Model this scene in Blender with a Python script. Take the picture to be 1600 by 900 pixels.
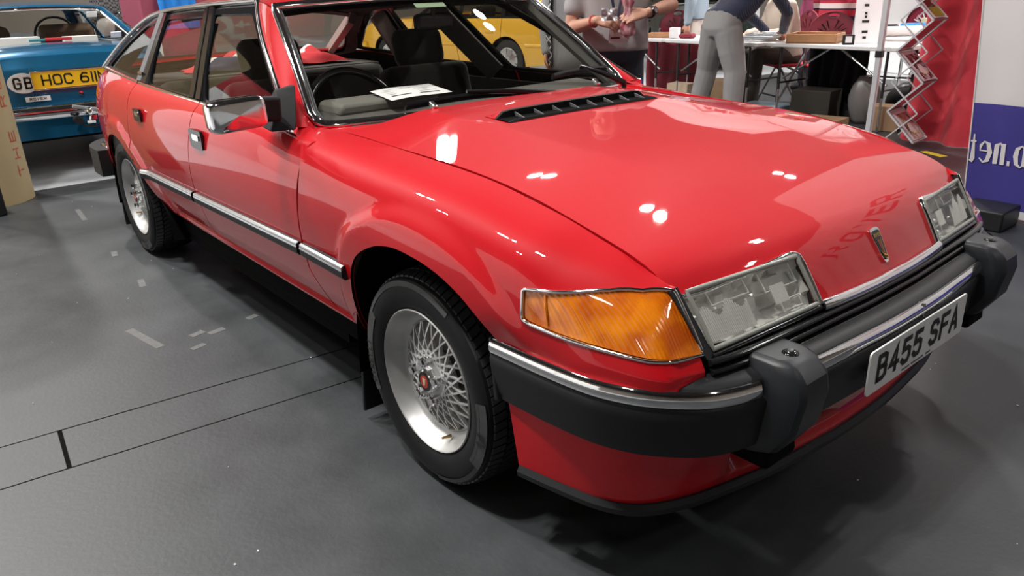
import bpy, bmesh, math, random
import numpy as np
from mathutils import Vector, Matrix
from mathutils.geometry import delaunay_2d_cdt

for _o in list(bpy.data.objects):
    bpy.data.objects.remove(_o)
scene = bpy.context.scene
COL = scene.collection
random.seed(7)
PI = math.pi

EXPOSURE = 0.22
WORLD = 0.25
# x, y, watts of each twin high-bay lamp
LAMP_SPOTS = [(-3.6, 6.6, 150), (-8.4, 7.2, 150), (-14.5, 8.2, 110), (1.2, 7.4, 120), (-13.0, -.5, 150), (-8.0, -2.4, 190), (-3.9, -3.0, 190), (-.7, -2.9, 200),
              (-12.2, -4.2, 230), (-8.4, -6.0, 60), (-3.6, -6.6, 20), (1.4, -6.6, 15), (7.5, -.6, 40), (6.5, 7.5, 90), (-4.0, 13.0, 110), (3.0, 13.0, 90)]


def LAMPS():
    for x, y, w in LAMP_SPOTS:
        for s in (-.26, .26):
            o = area_lamp('hall_light', (x + s, y + .05 * s, 7.98), .36, w, (1, .975, .94))
            o.data.shape = 'DISK'


# ------------------------------------------------------------------ camera
CAM = (1.56203767, -1.80997095, 1.30166074)
YAW, PITCH, ROLL, FPX = 2.45573827, -0.378722180, -0.0306072130, 1172.97512
_f = Vector((math.cos(PITCH) * math.cos(YAW), math.cos(PITCH) * math.sin(YAW), math.sin(PITCH)))
_r0 = _f.cross(Vector((0, 0, 1))).normalized()
_u0 = _r0.cross(_f)
_c, _s = math.cos(ROLL), math.sin(ROLL)
_r, _u = _c * _r0 + _s * _u0, -_s * _r0 + _c * _u0
cam_data = bpy.data.cameras.new('camera')
cam_data.sensor_fit = 'HORIZONTAL'
cam_data.sensor_width = 36.0
cam_data.lens = 36.0 * FPX / 1600.0
cam_data.clip_start = 0.05
cam_data.clip_end = 200
camera = bpy.data.objects.new('camera', cam_data)
m = Matrix((_r, _u, -_f)).transposed().to_4x4()
m.translation = Vector(CAM)
camera.matrix_world = m
COL.objects.link(camera)
scene.camera = camera

# ------------------------------------------------------------------ world, lights, exposure
scene.view_settings.view_transform = 'Standard'
scene.view_settings.look = 'None'
scene.view_settings.exposure = EXPOSURE
scene.view_settings.gamma = 1.0
scene.view_settings.use_curve_mapping = False
world = bpy.data.worlds.new('world')
scene.world = world
world.use_nodes = True
_bg = world.node_tree.nodes['Background']
_bg.inputs[0].default_value = (0.86, 0.90, 1.0, 1)
_bg.inputs[1].default_value = WORLD


def area_lamp(name, loc, size, power, color=(1, 0.97, 0.93), target=None, size_y=None, spread=PI):
    d = bpy.data.lights.new(name, 'AREA')
    d.energy = power
    d.color = color
    d.spread = spread
    if size_y:
        d.shape = 'RECTANGLE'
        d.size, d.size_y = size, size_y
    else:
        d.shape = 'SQUARE'
        d.size = size
    o = bpy.data.objects.new(name, d)
    o.location = loc
    if target is None:
        target = (loc[0], loc[1], 0)
    v = Vector(target) - Vector(loc)
    o.rotation_euler = v.to_track_quat('-Z', 'Y').to_euler()
    COL.objects.link(o)
    return o


LAMPS()

# ------------------------------------------------------------------ helpers
def link(name, me, mat=None, parent=None, label=None, cat=None, group=None, kind=None):
    o = bpy.data.objects.new(name, me)
    COL.objects.link(o)
    if mat is not None and me is not None and hasattr(me, 'materials') and not me.materials:
        for mm in (mat if isinstance(mat, (list, tuple)) else [mat]):
            me.materials.append(mm)
    if parent is not None:
        o.parent = parent
    return tag(o, label, cat, group, kind)


def tag(o, label=None, cat=None, group=None, kind=None):
    for k, v in (('label', label), ('category', cat), ('group', group), ('kind', kind)):
        if v:
            o[k] = v
    return o


def empty(name, loc=(0, 0, 0), rz=0.0, label=None, cat=None, group=None, parent=None):
    o = bpy.data.objects.new(name, None)
    o.empty_display_size = 0.1
    o.location = loc
    o.rotation_euler = (0, 0, rz)
    COL.objects.link(o)
    if parent is not None:
        o.parent = parent
    return tag(o, label, cat, group)


def copy_tree(o, parent=None):
    c = o.copy()
    COL.objects.link(c)
    if parent is not None:
        c.parent = parent
    for ch in list(o.children):
        copy_tree(ch, c)
    return c


class MB:
    """collects geometry; build() links it as one mesh object"""
    def __init__(self):
        self.v, self.f, self.mi, self.n = [], [], [], None
        self.cur = 0

    def add(self, verts, faces, mi=None):
        o = len(self.v)
        self.v += [tuple(p) for p in verts]
        self.f += [tuple(i + o for i in f) for f in faces]
        self.mi += [self.cur if mi is None else mi] * len(faces)
        return self

    def box(self, c, s, rot=None, mi=None, taper=1.0):
        hx, hy, hz = s[0] / 2, s[1] / 2, s[2] / 2
        vs = []
        for z in (-1, 1):
            t = taper if z > 0 else 1.0
            for x, y in ((-1, -1), (1, -1), (1, 1), (-1, 1)):
                p = Vector((x * hx * t, y * hy * t, z * hz))
                if rot is not None:
                    p = rot @ p
                vs.append((p.x + c[0], p.y + c[1], p.z + c[2]))
        return self.add(vs, [(0, 3, 2, 1), (4, 5, 6, 7), (0, 1, 5, 4), (1, 2, 6, 5), (2, 3, 7, 6), (3, 0, 4, 7)], mi)

    def bar(self, a, b, w, h=None, up=(0, 0, 1), mi=None):
        a, b = Vector(a), Vector(b)
        h = w if h is None else h
        d = (b - a)
        L = d.length
        d.normalize()
        up = Vector(up)
        if abs(d.dot(up)) > 0.98:
            up = Vector((1, 0, 0))
        s = d.cross(up).normalized()
        u = s.cross(d)
        R = Matrix((s, d, u)).transposed()
        return self.box((a + b) / 2, (w, L, h), R, mi)

    def tube(self, pts, r, n=10, closed=False, caps=True, mi=None, ry=None, up=(0, 0, 1)):
        P = [Vector(p) for p in pts]
        N = len(P)
        rs = r if isinstance(r, (list, tuple)) else [r] * N
        vs, fs = [], []
        prev = None
        for i, p in enumerate(P):
            if closed:
                d = P[(i + 1) % N] - P[i - 1]
            else:
                d = P[min(i + 1, N - 1)] - P[max(i - 1, 0)]
            d.normalize()
            if prev is None:
                uu = Vector(up)
                if abs(d.dot(uu)) > 0.95:
                    uu = Vector((1, 0, 0))
                s = d.cross(uu).normalized()
            else:
                s = (prev - d * prev.dot(d)).normalized()
            prev = s
            u = s.cross(d)
            for k in range(n):
                a = 2 * PI * k / n
                kk = rs[i] if ry is None else ry
                vs.append(p + s * math.cos(a) * rs[i] + u * math.sin(a) * kk)
        M = N if closed else N - 1
        for i in range(M):
            j = (i + 1) % N
            for k in range(n):
                l = (k + 1) % n
                fs.append((i * n + k, j * n + k, j * n + l, i * n + l))
        if caps and not closed:
            fs.append(tuple(range(n)))
            fs.append(tuple((N - 1) * n + k for k in reversed(range(n))))
        return self.add(vs, fs, mi)

    def cyl(self, a, b, r, n=16, r2=None, mi=None):
        return self.tube([a, b], [r, r if r2 is None else r2], n, mi=mi)

    def lathe(self, prof, n=48, axis='z', c=(0, 0, 0), closed=False, mi=None):
        vs, fs = [], []
        m = len(prof)
        for k in range(n):
            a = 2 * PI * k / n
            for r, h in prof:
                x, y = r * math.cos(a), r * math.sin(a)
                if axis == 'z':
                    p = (x, y, h)
                elif axis == 'y':
                    p = (x, h, y)
                else:
                    p = (h, x, y)
                vs.append((p[0] + c[0], p[1] + c[1], p[2] + c[2]))
        q = m if closed else m - 1
        for k in range(n):
            k2 = (k + 1) % n
            for i in range(q):
                j = (i + 1) % m
                fs.append((k * m + i, k2 * m + i, k2 * m + j, k * m + j))
        return self.add(vs, fs, mi)

    def prism(self, pts, z0, z1, mi=None):
        n = len(pts)
        vs = [(x, y, z0) for x, y in pts] + [(x, y, z1) for x, y in pts]
        fs = [tuple(reversed(range(n))), tuple(range(n, 2 * n))]
        fs += [(i, (i + 1) % n, (i + 1) % n + n, i + n) for i in range(n)]
        return self.add(vs, fs, mi)

    def grid(self, F, nu, nv, mi=None, closed_u=False):
        vs = [F(i / (nu if closed_u else nu), j / nv) for i in range(nu + (0 if closed_u else 1)) for j in range(nv + 1)]
        m = nv + 1
        fs = []
        for i in range(nu):
            i2 = (i + 1) % nu if closed_u else i + 1
            for j in range(nv):
                fs.append((i * m + j, i2 * m + j, i2 * m + j + 1, i * m + j + 1))
        return self.add(vs, fs, mi)

    def xf(self, M):
        self.v = [tuple(M @ Vector(p)) for p in self.v]
        return self

    def mesh(self, name, smooth=True, angle=40, fix=True):
        me = bpy.data.meshes.new(name)
        me.from_pydata(self.v, [], self.f)
        if fix:
            bm = bmesh.new()
            bm.from_mesh(me)
            bmesh.ops.recalc_face_normals(bm, faces=bm.faces)
            bm.to_mesh(me)
            bm.free()
        if any(self.mi):
            me.polygons.foreach_set('material_index', self.mi)
        if smooth:
            me.polygons.foreach_set('use_smooth', [True] * len(me.polygons))
            try:
                me.set_sharp_from_angle(angle=math.radians(angle))
            except Exception:
                pass
        me.update()
        return me

    def build(self, name, mat=None, parent=None, label=None, cat=None, group=None, kind=None, smooth=True, angle=40, bevel=0, fix=True):
        o = link(name, self.mesh(name, smooth, angle, fix), mat, parent, label, cat, group, kind)
        if bevel:
            b = o.modifiers.new('bevel', 'BEVEL')
            b.width = bevel
            b.segments = 2
            b.limit_method = 'ANGLE'
            b.angle_limit = math.radians(35)
        return o


# ---- interpolation
def pchip(xs, ys):
    xs, ys = np.array(xs, float), np.array(ys, float)
    if xs[0] > xs[-1]:
        xs, ys = xs[::-1].copy(), ys[::-1].copy()
    h = np.diff(xs)
    shp = (slice(None),) + (None,) * (ys.ndim - 1)
    d = np.diff(ys, axis=0) / h[shp]
    m = np.zeros_like(ys)
    m[0], m[-1] = d[0], d[-1]
    if len(xs) > 2:
        w1, w2 = (2 * h[1:] + h[:-1])[shp], (h[1:] + 2 * h[:-1])[shp]
        with np.errstate(divide='ignore', invalid='ignore'):
            hm = (w1 + w2) / (w1 / d[:-1] + w2 / d[1:])
        m[1:-1] = np.where(d[:-1] * d[1:] > 0, np.nan_to_num(hm), 0)

    def f(x):
        x = np.asarray(x, float)
        i = np.clip(np.searchsorted(xs, x) - 1, 0, len(xs) - 2)
        hh = h[i]
        t = np.clip((x - xs[i]) / hh, -0.6, 1.6)
        s2 = (slice(None),) * x.ndim + (None,) * (ys.ndim - 1)
        t, hh = t[s2], hh[s2]
        return ((1 + 2 * t) * (1 - t) ** 2 * ys[i] + t * (1 - t) ** 2 * hh * m[i] + t * t * (3 - 2 * t) * ys[i + 1] + t * t * (t - 1) * hh * m[i + 1])
    return f


def spline_basis(tk):
    """natural cubic spline: returns B(t) -> (N,K)"""
    tk = np.array(tk, float)
    K = len(tk)
    h = np.diff(tk)
    A = np.zeros((K, K))
    Rm = np.zeros((K, K))
    A[0, 0] = A[-1, -1] = 1
    for i in range(1, K - 1):
        A[i, i - 1], A[i, i], A[i, i + 1] = h[i - 1], 2 * (h[i - 1] + h[i]), h[i]
        Rm[i, i - 1], Rm[i, i + 1] = 6 / h[i - 1], 6 / h[i]
        Rm[i, i] = -6 / h[i - 1] - 6 / h[i]
    M2 = np.linalg.solve(A, Rm)
    I = np.eye(K)

    def B(t):
        t = np.asarray(t, float)
        i = np.clip(np.searchsorted(tk, t) - 1, 0, K - 2)
        a = (tk[i + 1] - t)[:, None]
        b = (t - tk[i])[:, None]
        hh = h[i][:, None]
        return (M2[i] * a ** 3 + M2[i + 1] * b ** 3) / (6 * hh) + (I[i] / hh - M2[i] * hh / 6) * a + (I[i + 1] / hh - M2[i + 1] * hh / 6) * b
    return B


def sstep(x, a, b):
    t = np.clip((np.asarray(x, float) - a) / (b - a), 0, 1)
    return t * t * (3 - 2 * t)


def resample(loop, res):
    out = []
    n = len(loop)
    for i in range(n):
        a, b = np.array(loop[i], float), np.array(loop[(i + 1) % n], float)
        k = max(1, int(math.ceil(np.linalg.norm(b - a) / res)))
        out += [a + (b - a) * j / k for j in range(k)]
    return np.array(out)


def round_poly(pts, r, seg=5):
    """round the corners of a 2D polygon; r may be a list"""
    out = []
    n = len(pts)
    for i in range(n):
        p0, p, p1 = (np.array(pts[(i + k) % n], float) for k in (-1, 0, 1))
        rr = r[i] if isinstance(r, (list, tuple)) else r
        if rr <= 0:
            out.append(p)
            continue
        a, b = p0 - p, p1 - p
        la, lb = np.linalg.norm(a), np.linalg.norm(b)
        d = min(rr, la * 0.45, lb * 0.45)
        A, Bq = p + a / la * d, p + b / lb * d
        for k in range(seg + 1):
            t = k / seg
            out.append((1 - t) ** 2 * A + 2 * t * (1 - t) * p + t * t * Bq)
    return np.array(out)


def inside(P, loop):
    x, y = P[:, 0], P[:, 1]
    c = np.zeros(len(P), bool)
    n = len(loop)
    for i in range(n):
        x0, y0 = loop[i]
        x1, y1 = loop[(i + 1) % n]
        if y0 == y1:
            continue
        k = (y0 > y) != (y1 > y)
        c ^= k & (x < (x1 - x0) * (y - y0) / (y1 - y0) + x0)
    return c


def dist_loop(P, loop):
    d = np.full(len(P), 1e9)
    n = len(loop)
    for i in range(n):
        a, b = loop[i], loop[(i + 1) % n]
        ab = b - a
        L = ab @ ab
        t = np.clip(((P - a) @ ab) / (L + 1e-12), 0, 1)
        d = np.minimum(d, np.linalg.norm(P - a - t[:, None] * ab, axis=1))
    return d


def patch(name, F, loops, res, mat, parent=None, label=None, lip=0.012, bres=None, mirror=False, both=False, sign=1, **kw):
    """curved panel: F maps (N,2)->(N,3); loops[0] outline, others holes; lip = returned edge depth (inward)"""
    bres = bres or res
    L = [resample(l, bres) for l in loops]
    lo, hi = L[0].min(0), L[0].max(0)
    nx, ny = int((hi[0] - lo[0]) / res) + 1, int((hi[1] - lo[1]) / res) + 1
    gx, gy = np.meshgrid(lo[0] + res * (0.5 + np.arange(nx)), lo[1] + res * (0.5 + np.arange(ny)), indexing='ij')
    G = np.stack([gx.ravel(), gy.ravel()], 1)
    keep = inside(G, L[0])
    for h in L[1:]:
        keep &= ~inside(G, h)
    for l in L:
        keep &= dist_loop(G, l) > 0.45 * res
    G = G[keep]
    V2 = np.concatenate(L + [G])
    edges = []
    o = 0
    for l in L:
        n = len(l)
        edges += [(o + i, o + (i + 1) % n) for i in range(n)]
        o += n
    r = delaunay_2d_cdt([Vector(p) for p in V2], edges, [], 0, 1e-7)
    P = np.array([tuple(v) for v in r[0]])
    T = np.array([f for f in r[2] if len(f) == 3])
    C = P[T].mean(1)
    k = inside(C, L[0])
    for h in L[1:]:
        k &= ~inside(C, h)
    T = T[k]
    X = F(P)
    e = 1e-3
    du = (F(P + [e, 0]) - F(P - [e, 0]))
    dv = (F(P + [0, e]) - F(P - [0, e]))
    N = np.cross(du, dv)
    N /= np.linalg.norm(N, axis=1)[:, None] + 1e-12
    N *= sign
    if sign < 0:
        T = T[:, ::-1]
    verts, faces, norms = [tuple(p) for p in X], [tuple(t) for t in T], [tuple(n) for n in N]
    if lip:
        cnt = {}
        for a, b, c in faces:
            for q in ((a, b), (b, c), (c, a)):
                cnt[q] = 1
        bd = [q for q in cnt if (q[1], q[0]) not in cnt]
        for a, b in bd:
            i = len(verts)
            ed = X[b] - X[a]
            pa, pb = X[a] - N[a] * lip, X[b] - N[b] * lip
            nn = np.cross(ed, N[a])
            nn = nn / (np.linalg.norm(nn) + 1e-12)
            verts += [tuple(X[a]), tuple(X[b]), tuple(pb), tuple(pa)]
            norms += [tuple(nn)] * 4
            faces.append((i + 1, i, i + 3, i + 2))
    out = []
    for side in ((1, -1) if both else ((-1,) if mirror else (1,))):
        me = bpy.data.meshes.new(name)
        if side > 0:
            me.from_pydata(verts, [], faces)
            nr = norms
        else:
            me.from_pydata([(a, -b, c) for a, b, c in verts], [], [tuple(reversed(f)) for f in faces])
            nr = [(a, -b, c) for a, b, c in norms]
        me.polygons.foreach_set('use_smooth', [True] * len(me.polygons))
        me.update()
        me.normals_split_custom_set_from_vertices(nr)
        out.append(link(name, me, mat, parent[0 if side > 0 else 1] if isinstance(parent, (list, tuple)) else parent, label, **kw))
    return out if both else out[0]


def mirror_mb(mb):
    q = MB()
    q.v = [(a, -b, c) for a, b, c in mb.v]
    q.f = [tuple(reversed(f)) for f in mb.f]
    q.mi = list(mb.mi)
    return q


def pair(mb, name, mat, parents, **kw):
    """build mb and its mirror image in y"""
    if not isinstance(parents, (list, tuple)):
        parents = (parents, parents)
    return mb.build(name, mat, parents[0], **kw), mirror_mb(mb).build(name, mat, parents[1], **kw)


def strip(path, ups, prof, closed=False):
    """sweep an open/closed 2D profile [(across,out)] along path; ups = outward normals"""
    mb = MB()
    P = [Vector(p) for p in path]
    N = len(P)
    U = [Vector(u) for u in ups] if hasattr(ups[0], '__len__') else [Vector(ups)] * N
    m = len(prof)
    vs, fs = [], []
    for i in range(N):
        d = (P[(i + 1) % N] - P[i - 1]) if closed else (P[min(i + 1, N - 1)] - P[max(i - 1, 0)])
        d.normalize()
        u = (U[i] - d * U[i].dot(d)).normalized()
        s = d.cross(u)
        for a, o in prof:
            vs.append(P[i] + s * a + u * o)
    for i in range(N if closed else N - 1):
        j = (i + 1) % N
        for k in range(m):
            l = (k + 1) % m
            fs.append((i * m + k, j * m + k, j * m + l, i * m + l))
    if not closed:
        fs.append(tuple(range(m)))
        fs.append(tuple((N - 1) * m + k for k in reversed(range(m))))
    return mb.add(vs, fs)


def oval(w, h, n=12, base=-0.35):
    """half-round trim section, width w, proud h"""
    pts = [(-w / 2, base * h)]
    for k in range(n + 1):
        a = PI - PI * k / n
        pts.append((w / 2 * math.cos(a), h * math.sin(a)))
    pts.append((w / 2, base * h))
    return pts


def dense(pts, k=8):
    """Catmull-Rom refine of a polyline"""
    P = np.array(pts, float)
    n = len(P)
    t = np.concatenate([[0], np.cumsum(np.linalg.norm(np.diff(P, axis=0), axis=1))])
    f = pchip(t, P)
    return [tuple(q) for q in f(np.linspace(0, t[-1], (n - 1) * k + 1))]


# ------------------------------------------------------------------ materials
def nodes(name):
    mt = bpy.data.materials.new(name)
    mt.use_nodes = True
    nt = mt.node_tree
    return mt, nt, nt.nodes['Principled BSDF']


def mat(name, color, rough=0.5, metal=0.0, coat=0.0, spec=0.5, noise=0, nscale=20, ndark=0.7, bump=0, bscale=200, emit=0, sheen=0, ncol=None, coord='Object'):
    mt, nt, b = nodes(name)
    c = (*color, 1) if len(color) == 3 else color
    b.inputs['Base Color'].default_value = c
    b.inputs['Roughness'].default_value = rough
    b.inputs['Metallic'].default_value = metal
    b.inputs['Specular IOR Level'].default_value = spec
    b.inputs['Coat Weight'].default_value = coat
    b.inputs['Coat Roughness'].default_value = 0.02
    b.inputs['Sheen Weight'].default_value = sheen
    if emit:
        b.inputs['Emission Color'].default_value = c
        b.inputs['Emission Strength'].default_value = emit
    tc = nt.nodes.new('ShaderNodeTexCoord')
    if noise:
        n = nt.nodes.new('ShaderNodeTexNoise')
        n.inputs['Scale'].default_value = nscale
        n.inputs['Detail'].default_value = 6
        nt.links.new(tc.outputs[coord], n.inputs['Vector'])
        r = nt.nodes.new('ShaderNodeValToRGB')
        r.color_ramp.elements[0].position = 0.5 - noise / 2
        r.color_ramp.elements[1].position = 0.5 + noise / 2
        r.color_ramp.elements[0].color = (*(ncol or [q * ndark for q in color[:3]]), 1)
        r.color_ramp.elements[1].color = c
        nt.links.new(n.outputs['Fac'], r.inputs['Fac'])
        nt.links.new(r.outputs['Color'], b.inputs['Base Color'])
    if bump:
        n2 = nt.nodes.new('ShaderNodeTexNoise')
        n2.inputs['Scale'].default_value = bscale
        n2.inputs['Detail'].default_value = 4
        nt.links.new(tc.outputs[coord], n2.inputs['Vector'])
        bp = nt.nodes.new('ShaderNodeBump')
        bp.inputs['Strength'].default_value = bump
        bp.inputs['Distance'].default_value = 0.01
        nt.links.new(n2.outputs['Fac'], bp.inputs['Height'])
        nt.links.new(bp.outputs['Normal'], b.inputs['Normal'])
    return mt


def thin_glass(name, tint=(0.8, 0.8, 0.78), rough=0.0, ior=1.5, bump=0, bscale=60):
    mt = bpy.data.materials.new(name)
    mt.use_nodes = True
    nt = mt.node_tree
    nt.nodes.clear()
    out = nt.nodes.new('ShaderNodeOutputMaterial')
    mx = nt.nodes.new('ShaderNodeMixShader')
    fr = nt.nodes.new('ShaderNodeFresnel')
    geo = nt.nodes.new('ShaderNodeNewGeometry')   # single sheet: same reflectance from either side
    mrg = nt.nodes.new('ShaderNodeMapRange')
    mrg.inputs['To Min'].default_value, mrg.inputs['To Max'].default_value = ior, 1 / ior
    nt.links.new(geo.outputs['Backfacing'], mrg.inputs['Value'])
    nt.links.new(mrg.outputs[0], fr.inputs['IOR'])
    tr = nt.nodes.new('ShaderNodeBsdfTransparent')
    tr.inputs['Color'].default_value = (*tint, 1)
    gl = nt.nodes.new('ShaderNodeBsdfGlossy')
    gl.inputs['Roughness'].default_value = rough
    if bump:
        tc = nt.nodes.new('ShaderNodeTexCoord')
        w = nt.nodes.new('ShaderNodeTexWave')
        w.inputs['Scale'].default_value = bscale
        w.bands_direction = 'Y'
        nt.links.new(tc.outputs['Object'], w.inputs['Vector'])
        bp = nt.nodes.new('ShaderNodeBump')
        bp.inputs['Strength'].default_value = bump
        bp.inputs['Distance'].default_value = 0.004
        nt.links.new(w.outputs['Fac'], bp.inputs['Height'])
        nt.links.new(bp.outputs['Normal'], gl.inputs['Normal'])
    nt.links.new(fr.outputs[0], mx.inputs[0])
    nt.links.new(tr.outputs[0], mx.inputs[1])
    nt.links.new(gl.outputs[0], mx.inputs[2])
    nt.links.new(mx.outputs[0], out.inputs[0])
    return mt


RED = mat('red_paint', (0.57, 0.005, 0.012), 0.5, coat=1.0, spec=0.12)
def two_sided(mt, inner):
    """painted outside, bare trim colour on the inner face of the sheet metal"""
    nt = mt.node_tree
    b = nt.nodes['Principled BSDF']
    g = nt.nodes.new('ShaderNodeNewGeometry')
    d = nt.nodes.new('ShaderNodeBsdfDiffuse')
    d.inputs['Color'].default_value = (*inner, 1)
    mx = nt.nodes.new('ShaderNodeMixShader')
    nt.links.new(g.outputs['Backfacing'], mx.inputs[0])
    nt.links.new(b.outputs[0], mx.inputs[1])
    nt.links.new(d.outputs[0], mx.inputs[2])
    nt.links.new(mx.outputs[0], nt.nodes['Material Output'].inputs[0])
two_sided(RED, (.02, .018, .016))
CHROME = mat('chrome', (0.93, 0.93, 0.94), 0.07, metal=1.0)
CHROME_DULL = mat('chrome_dull', (0.62, 0.62, 0.63), 0.22, metal=1.0)
BLACK = mat('black_plastic', (0.015, 0.0155, 0.017), 0.45, spec=0.35, bump=0.06, bscale=500)
BLACK_MATT = mat('matt_black_plastic', (0.014, 0.014, 0.015), 0.7, spec=0.2)
BLACK_GLOSS = mat('black_gloss', (0.012, 0.012, 0.013), 0.12)
DARK = mat('underbody_black', (0.005, 0.005, 0.005), 0.9, spec=0.05)
RUBBER = mat('tyre_rubber', (0.009, 0.009, 0.010), 0.55, spec=0.25, noise=0.5, nscale=25, ndark=0.75)
RUBBER_LIGHT = mat('tyre_band', (0.07, 0.07, 0.072), 0.55, noise=0.6, nscale=30, ndark=0.6)
ALLOY = mat('silver_alloy', (0.52, 0.52, 0.51), 0.38, metal=0.55, noise=0.6, nscale=9, ndark=0.85)
ALLOY_LIGHT = mat('bright_alloy', (0.68, 0.68, 0.67), 0.35, metal=0.45)
ALLOY_SHADE = mat('alloy_backplate', (0.22, 0.20, 0.17), 0.5, metal=0.6)
GREY_TRIM = mat('grey_trim', (0.13, 0.13, 0.135), 0.45)
OVERRIDER = mat('overrider_rubber', (0.017, 0.019, 0.023), 0.42, bump=0.05, bscale=400)
GLASS = thin_glass('tinted_glass', (0.80, 0.78, 0.72), ior=1.75)
GLASS_CLEAR = thin_glass('clear_glass', (0.93, 0.93, 0.90))
LENS = thin_glass('ribbed_lens', (0.98, 0.98, 0.96), 0.05, bump=0.5, bscale=70)
SILVER = mat('lamp_reflector', (0.95, 0.95, 0.93), 0.22, metal=0.3)
WHITE = mat('white_plastic', (0.80, 0.80, 0.79), 0.4)
PAPER = mat('white_paper', (0.82, 0.82, 0.84), 0.7)
INK = mat('black_ink', (0.01, 0.01, 0.01), 0.5)
TRIM_CLOTH = mat('dark_velour', (0.030, 0.028, 0.025), 0.85, noise=0.7, nscale=6, ndark=0.5, sheen=0.3)
DASH = mat('dash_vinyl', (0.085, 0.082, 0.075), 0.6, bump=0.1, bscale=300)
DASH_LIGHT = mat('dash_grey_panel', (0.16, 0.155, 0.14), 0.6)


def amber_mat():
    mt, nt, b = nodes('amber_lens')
    b.inputs['Base Color'].default_value = (1.0, 0.30, 0.01, 1)
    b.inputs['Roughness'].default_value = 0.12
    b.inputs['Coat Weight'].default_value = 1.0
    b.inputs['Coat Roughness'].default_value = 0.03
    b.inputs['Subsurface Weight'].default_value = 0.0
    tc = nt.nodes.new('ShaderNodeTexCoord')
    w = nt.nodes.new('ShaderNodeTexWave')
    w.bands_direction = 'Y'
    w.inputs['Scale'].default_value = 45
    w.inputs['Distortion'].default_value = 0.4
    nt.links.new(tc.outputs['Object'], w.inputs['Vector'])
    bp = nt.nodes.new('ShaderNodeBump')
    bp.inputs['Strength'].default_value = 0.55
    bp.inputs['Distance'].default_value = 0.004
    nt.links.new(w.outputs['Fac'], bp.inputs['Height'])
    nt.links.new(bp.outputs['Normal'], b.inputs['Normal'])
    n = nt.nodes.new('ShaderNodeTexNoise')
    n.inputs['Scale'].default_value = 14
    nt.links.new(tc.outputs['Object'], n.inputs['Vector'])
    r = nt.nodes.new('ShaderNodeValToRGB')
    r.color_ramp.elements[0].position = 0.35
    r.color_ramp.elements[1].position = 0.68
    r.color_ramp.elements[0].color = (0.60, 0.095, 0.002, 1)
    r.color_ramp.elements[1].color = (1.0, 0.29, 0.006, 1)
    nt.links.new(n.outputs['Fac'], r.inputs['Fac'])
    nt.links.new(r.outputs['Color'], b.inputs['Base Color'])
    return mt


AMBER = amber_mat()

# ---- stroke lettering ----
GLYPHS = {
    'B': [[(0, 0), (0, 1), (.65, 1), (.95, .9), (.95, .63), (.7, .53), (0, .53)], [(.7, .53), (1, .42), (1, .1), (.7, 0), (0, 0)]],
    '4': [[(.72, 0), (.72, 1), (0, .28), (1, .28)]],
    '5': [[(.93, 1), (.1, 1), (.06, .56), (.6, .62), (.97, .5), (1, .2), (.8, .02), (.3, 0), (0, .14)]],
    'S': [[(.97, .82), (.75, .98), (.25, .98), (.02, .84), (.04, .62), (.3, .53), (.7, .48), (.98, .36), (.98, .14), (.75, .01), (.25, .01), (.01, .16)]],
    'F': [[(0, 0), (0, 1), (1, 1)], [(0, .52), (.85, .52)]],
    'A': [[(0, 0), (.5, 1), (1, 0)], [(.18, .3), (.82, .3)]],
    'H': [[(0, 0), (0, 1)], [(1, 0), (1, 1)], [(0, .5), (1, .5)]],
    'O': [[(.2, 0), (0, .15), (0, .85), (.2, 1), (.8, 1), (1, .85), (1, .15), (.8, 0), (.2, 0)]],
    '0': [[(.2, 0), (0, .15), (0, .85), (.2, 1), (.8, 1), (1, .85), (1, .15), (.8, 0), (.2, 0)]],
    'C': [[(1, .8), (.8, 1), (.2, 1), (0, .85), (0, .15), (.2, 0), (.8, 0), (1, .2)]],
    '6': [[(.9, .95), (.4, 1), (.05, .7), (0, .2), (.2, 0), (.8, 0), (1, .15), (1, .42), (.8, .58), (.2, .58), (.02, .4)]],
    '1': [[(.5, 0), (.5, 1)]],
    'N': [[(0, 0), (0, 1), (1, 0), (1, 1)]],
    'P': [[(0, 0), (0, 1), (.8, 1), (1, .88), (1, .58), (.8, .46), (0, .46)]],
    '3': [[(.03, .85), (.25, 1), (.8, 1), (.97, .85), (.95, .63), (.7, .53), (.4, .53)], [(.7, .53), (1, .4), (1, .14), (.8, 0), (.2, 0), (0, .15)]],
    'V': [[(0, 1), (.5, 0), (1, 1)]],
    'T': [[(0, 1), (1, 1)], [(.5, 0), (.5, 1)]],
    'R': [[(0, 0), (0, 1), (.8, 1), (1, .88), (1, .6), (.8, .48), (0, .48)], [(.55, .48), (1, 0)]],
    'E': [[(1, 0), (0, 0), (0, 1), (1, 1)], [(0, .52), (.85, .52)]],
    'G': [[(1, .8), (.8, 1), (.2, 1), (0, .85), (0, .15), (.2, 0), (.8, 0), (1, .2), (1, .5), (.6, .5)]],
    'U': [[(0, 1), (0, .15), (.2, 0), (.8, 0), (1, .15), (1, 1)]],
    'L': [[(0, 1), (0, 0), (1, 0)]],
    'I': [[(.5, 0), (.5, 1)]],
}


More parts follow.
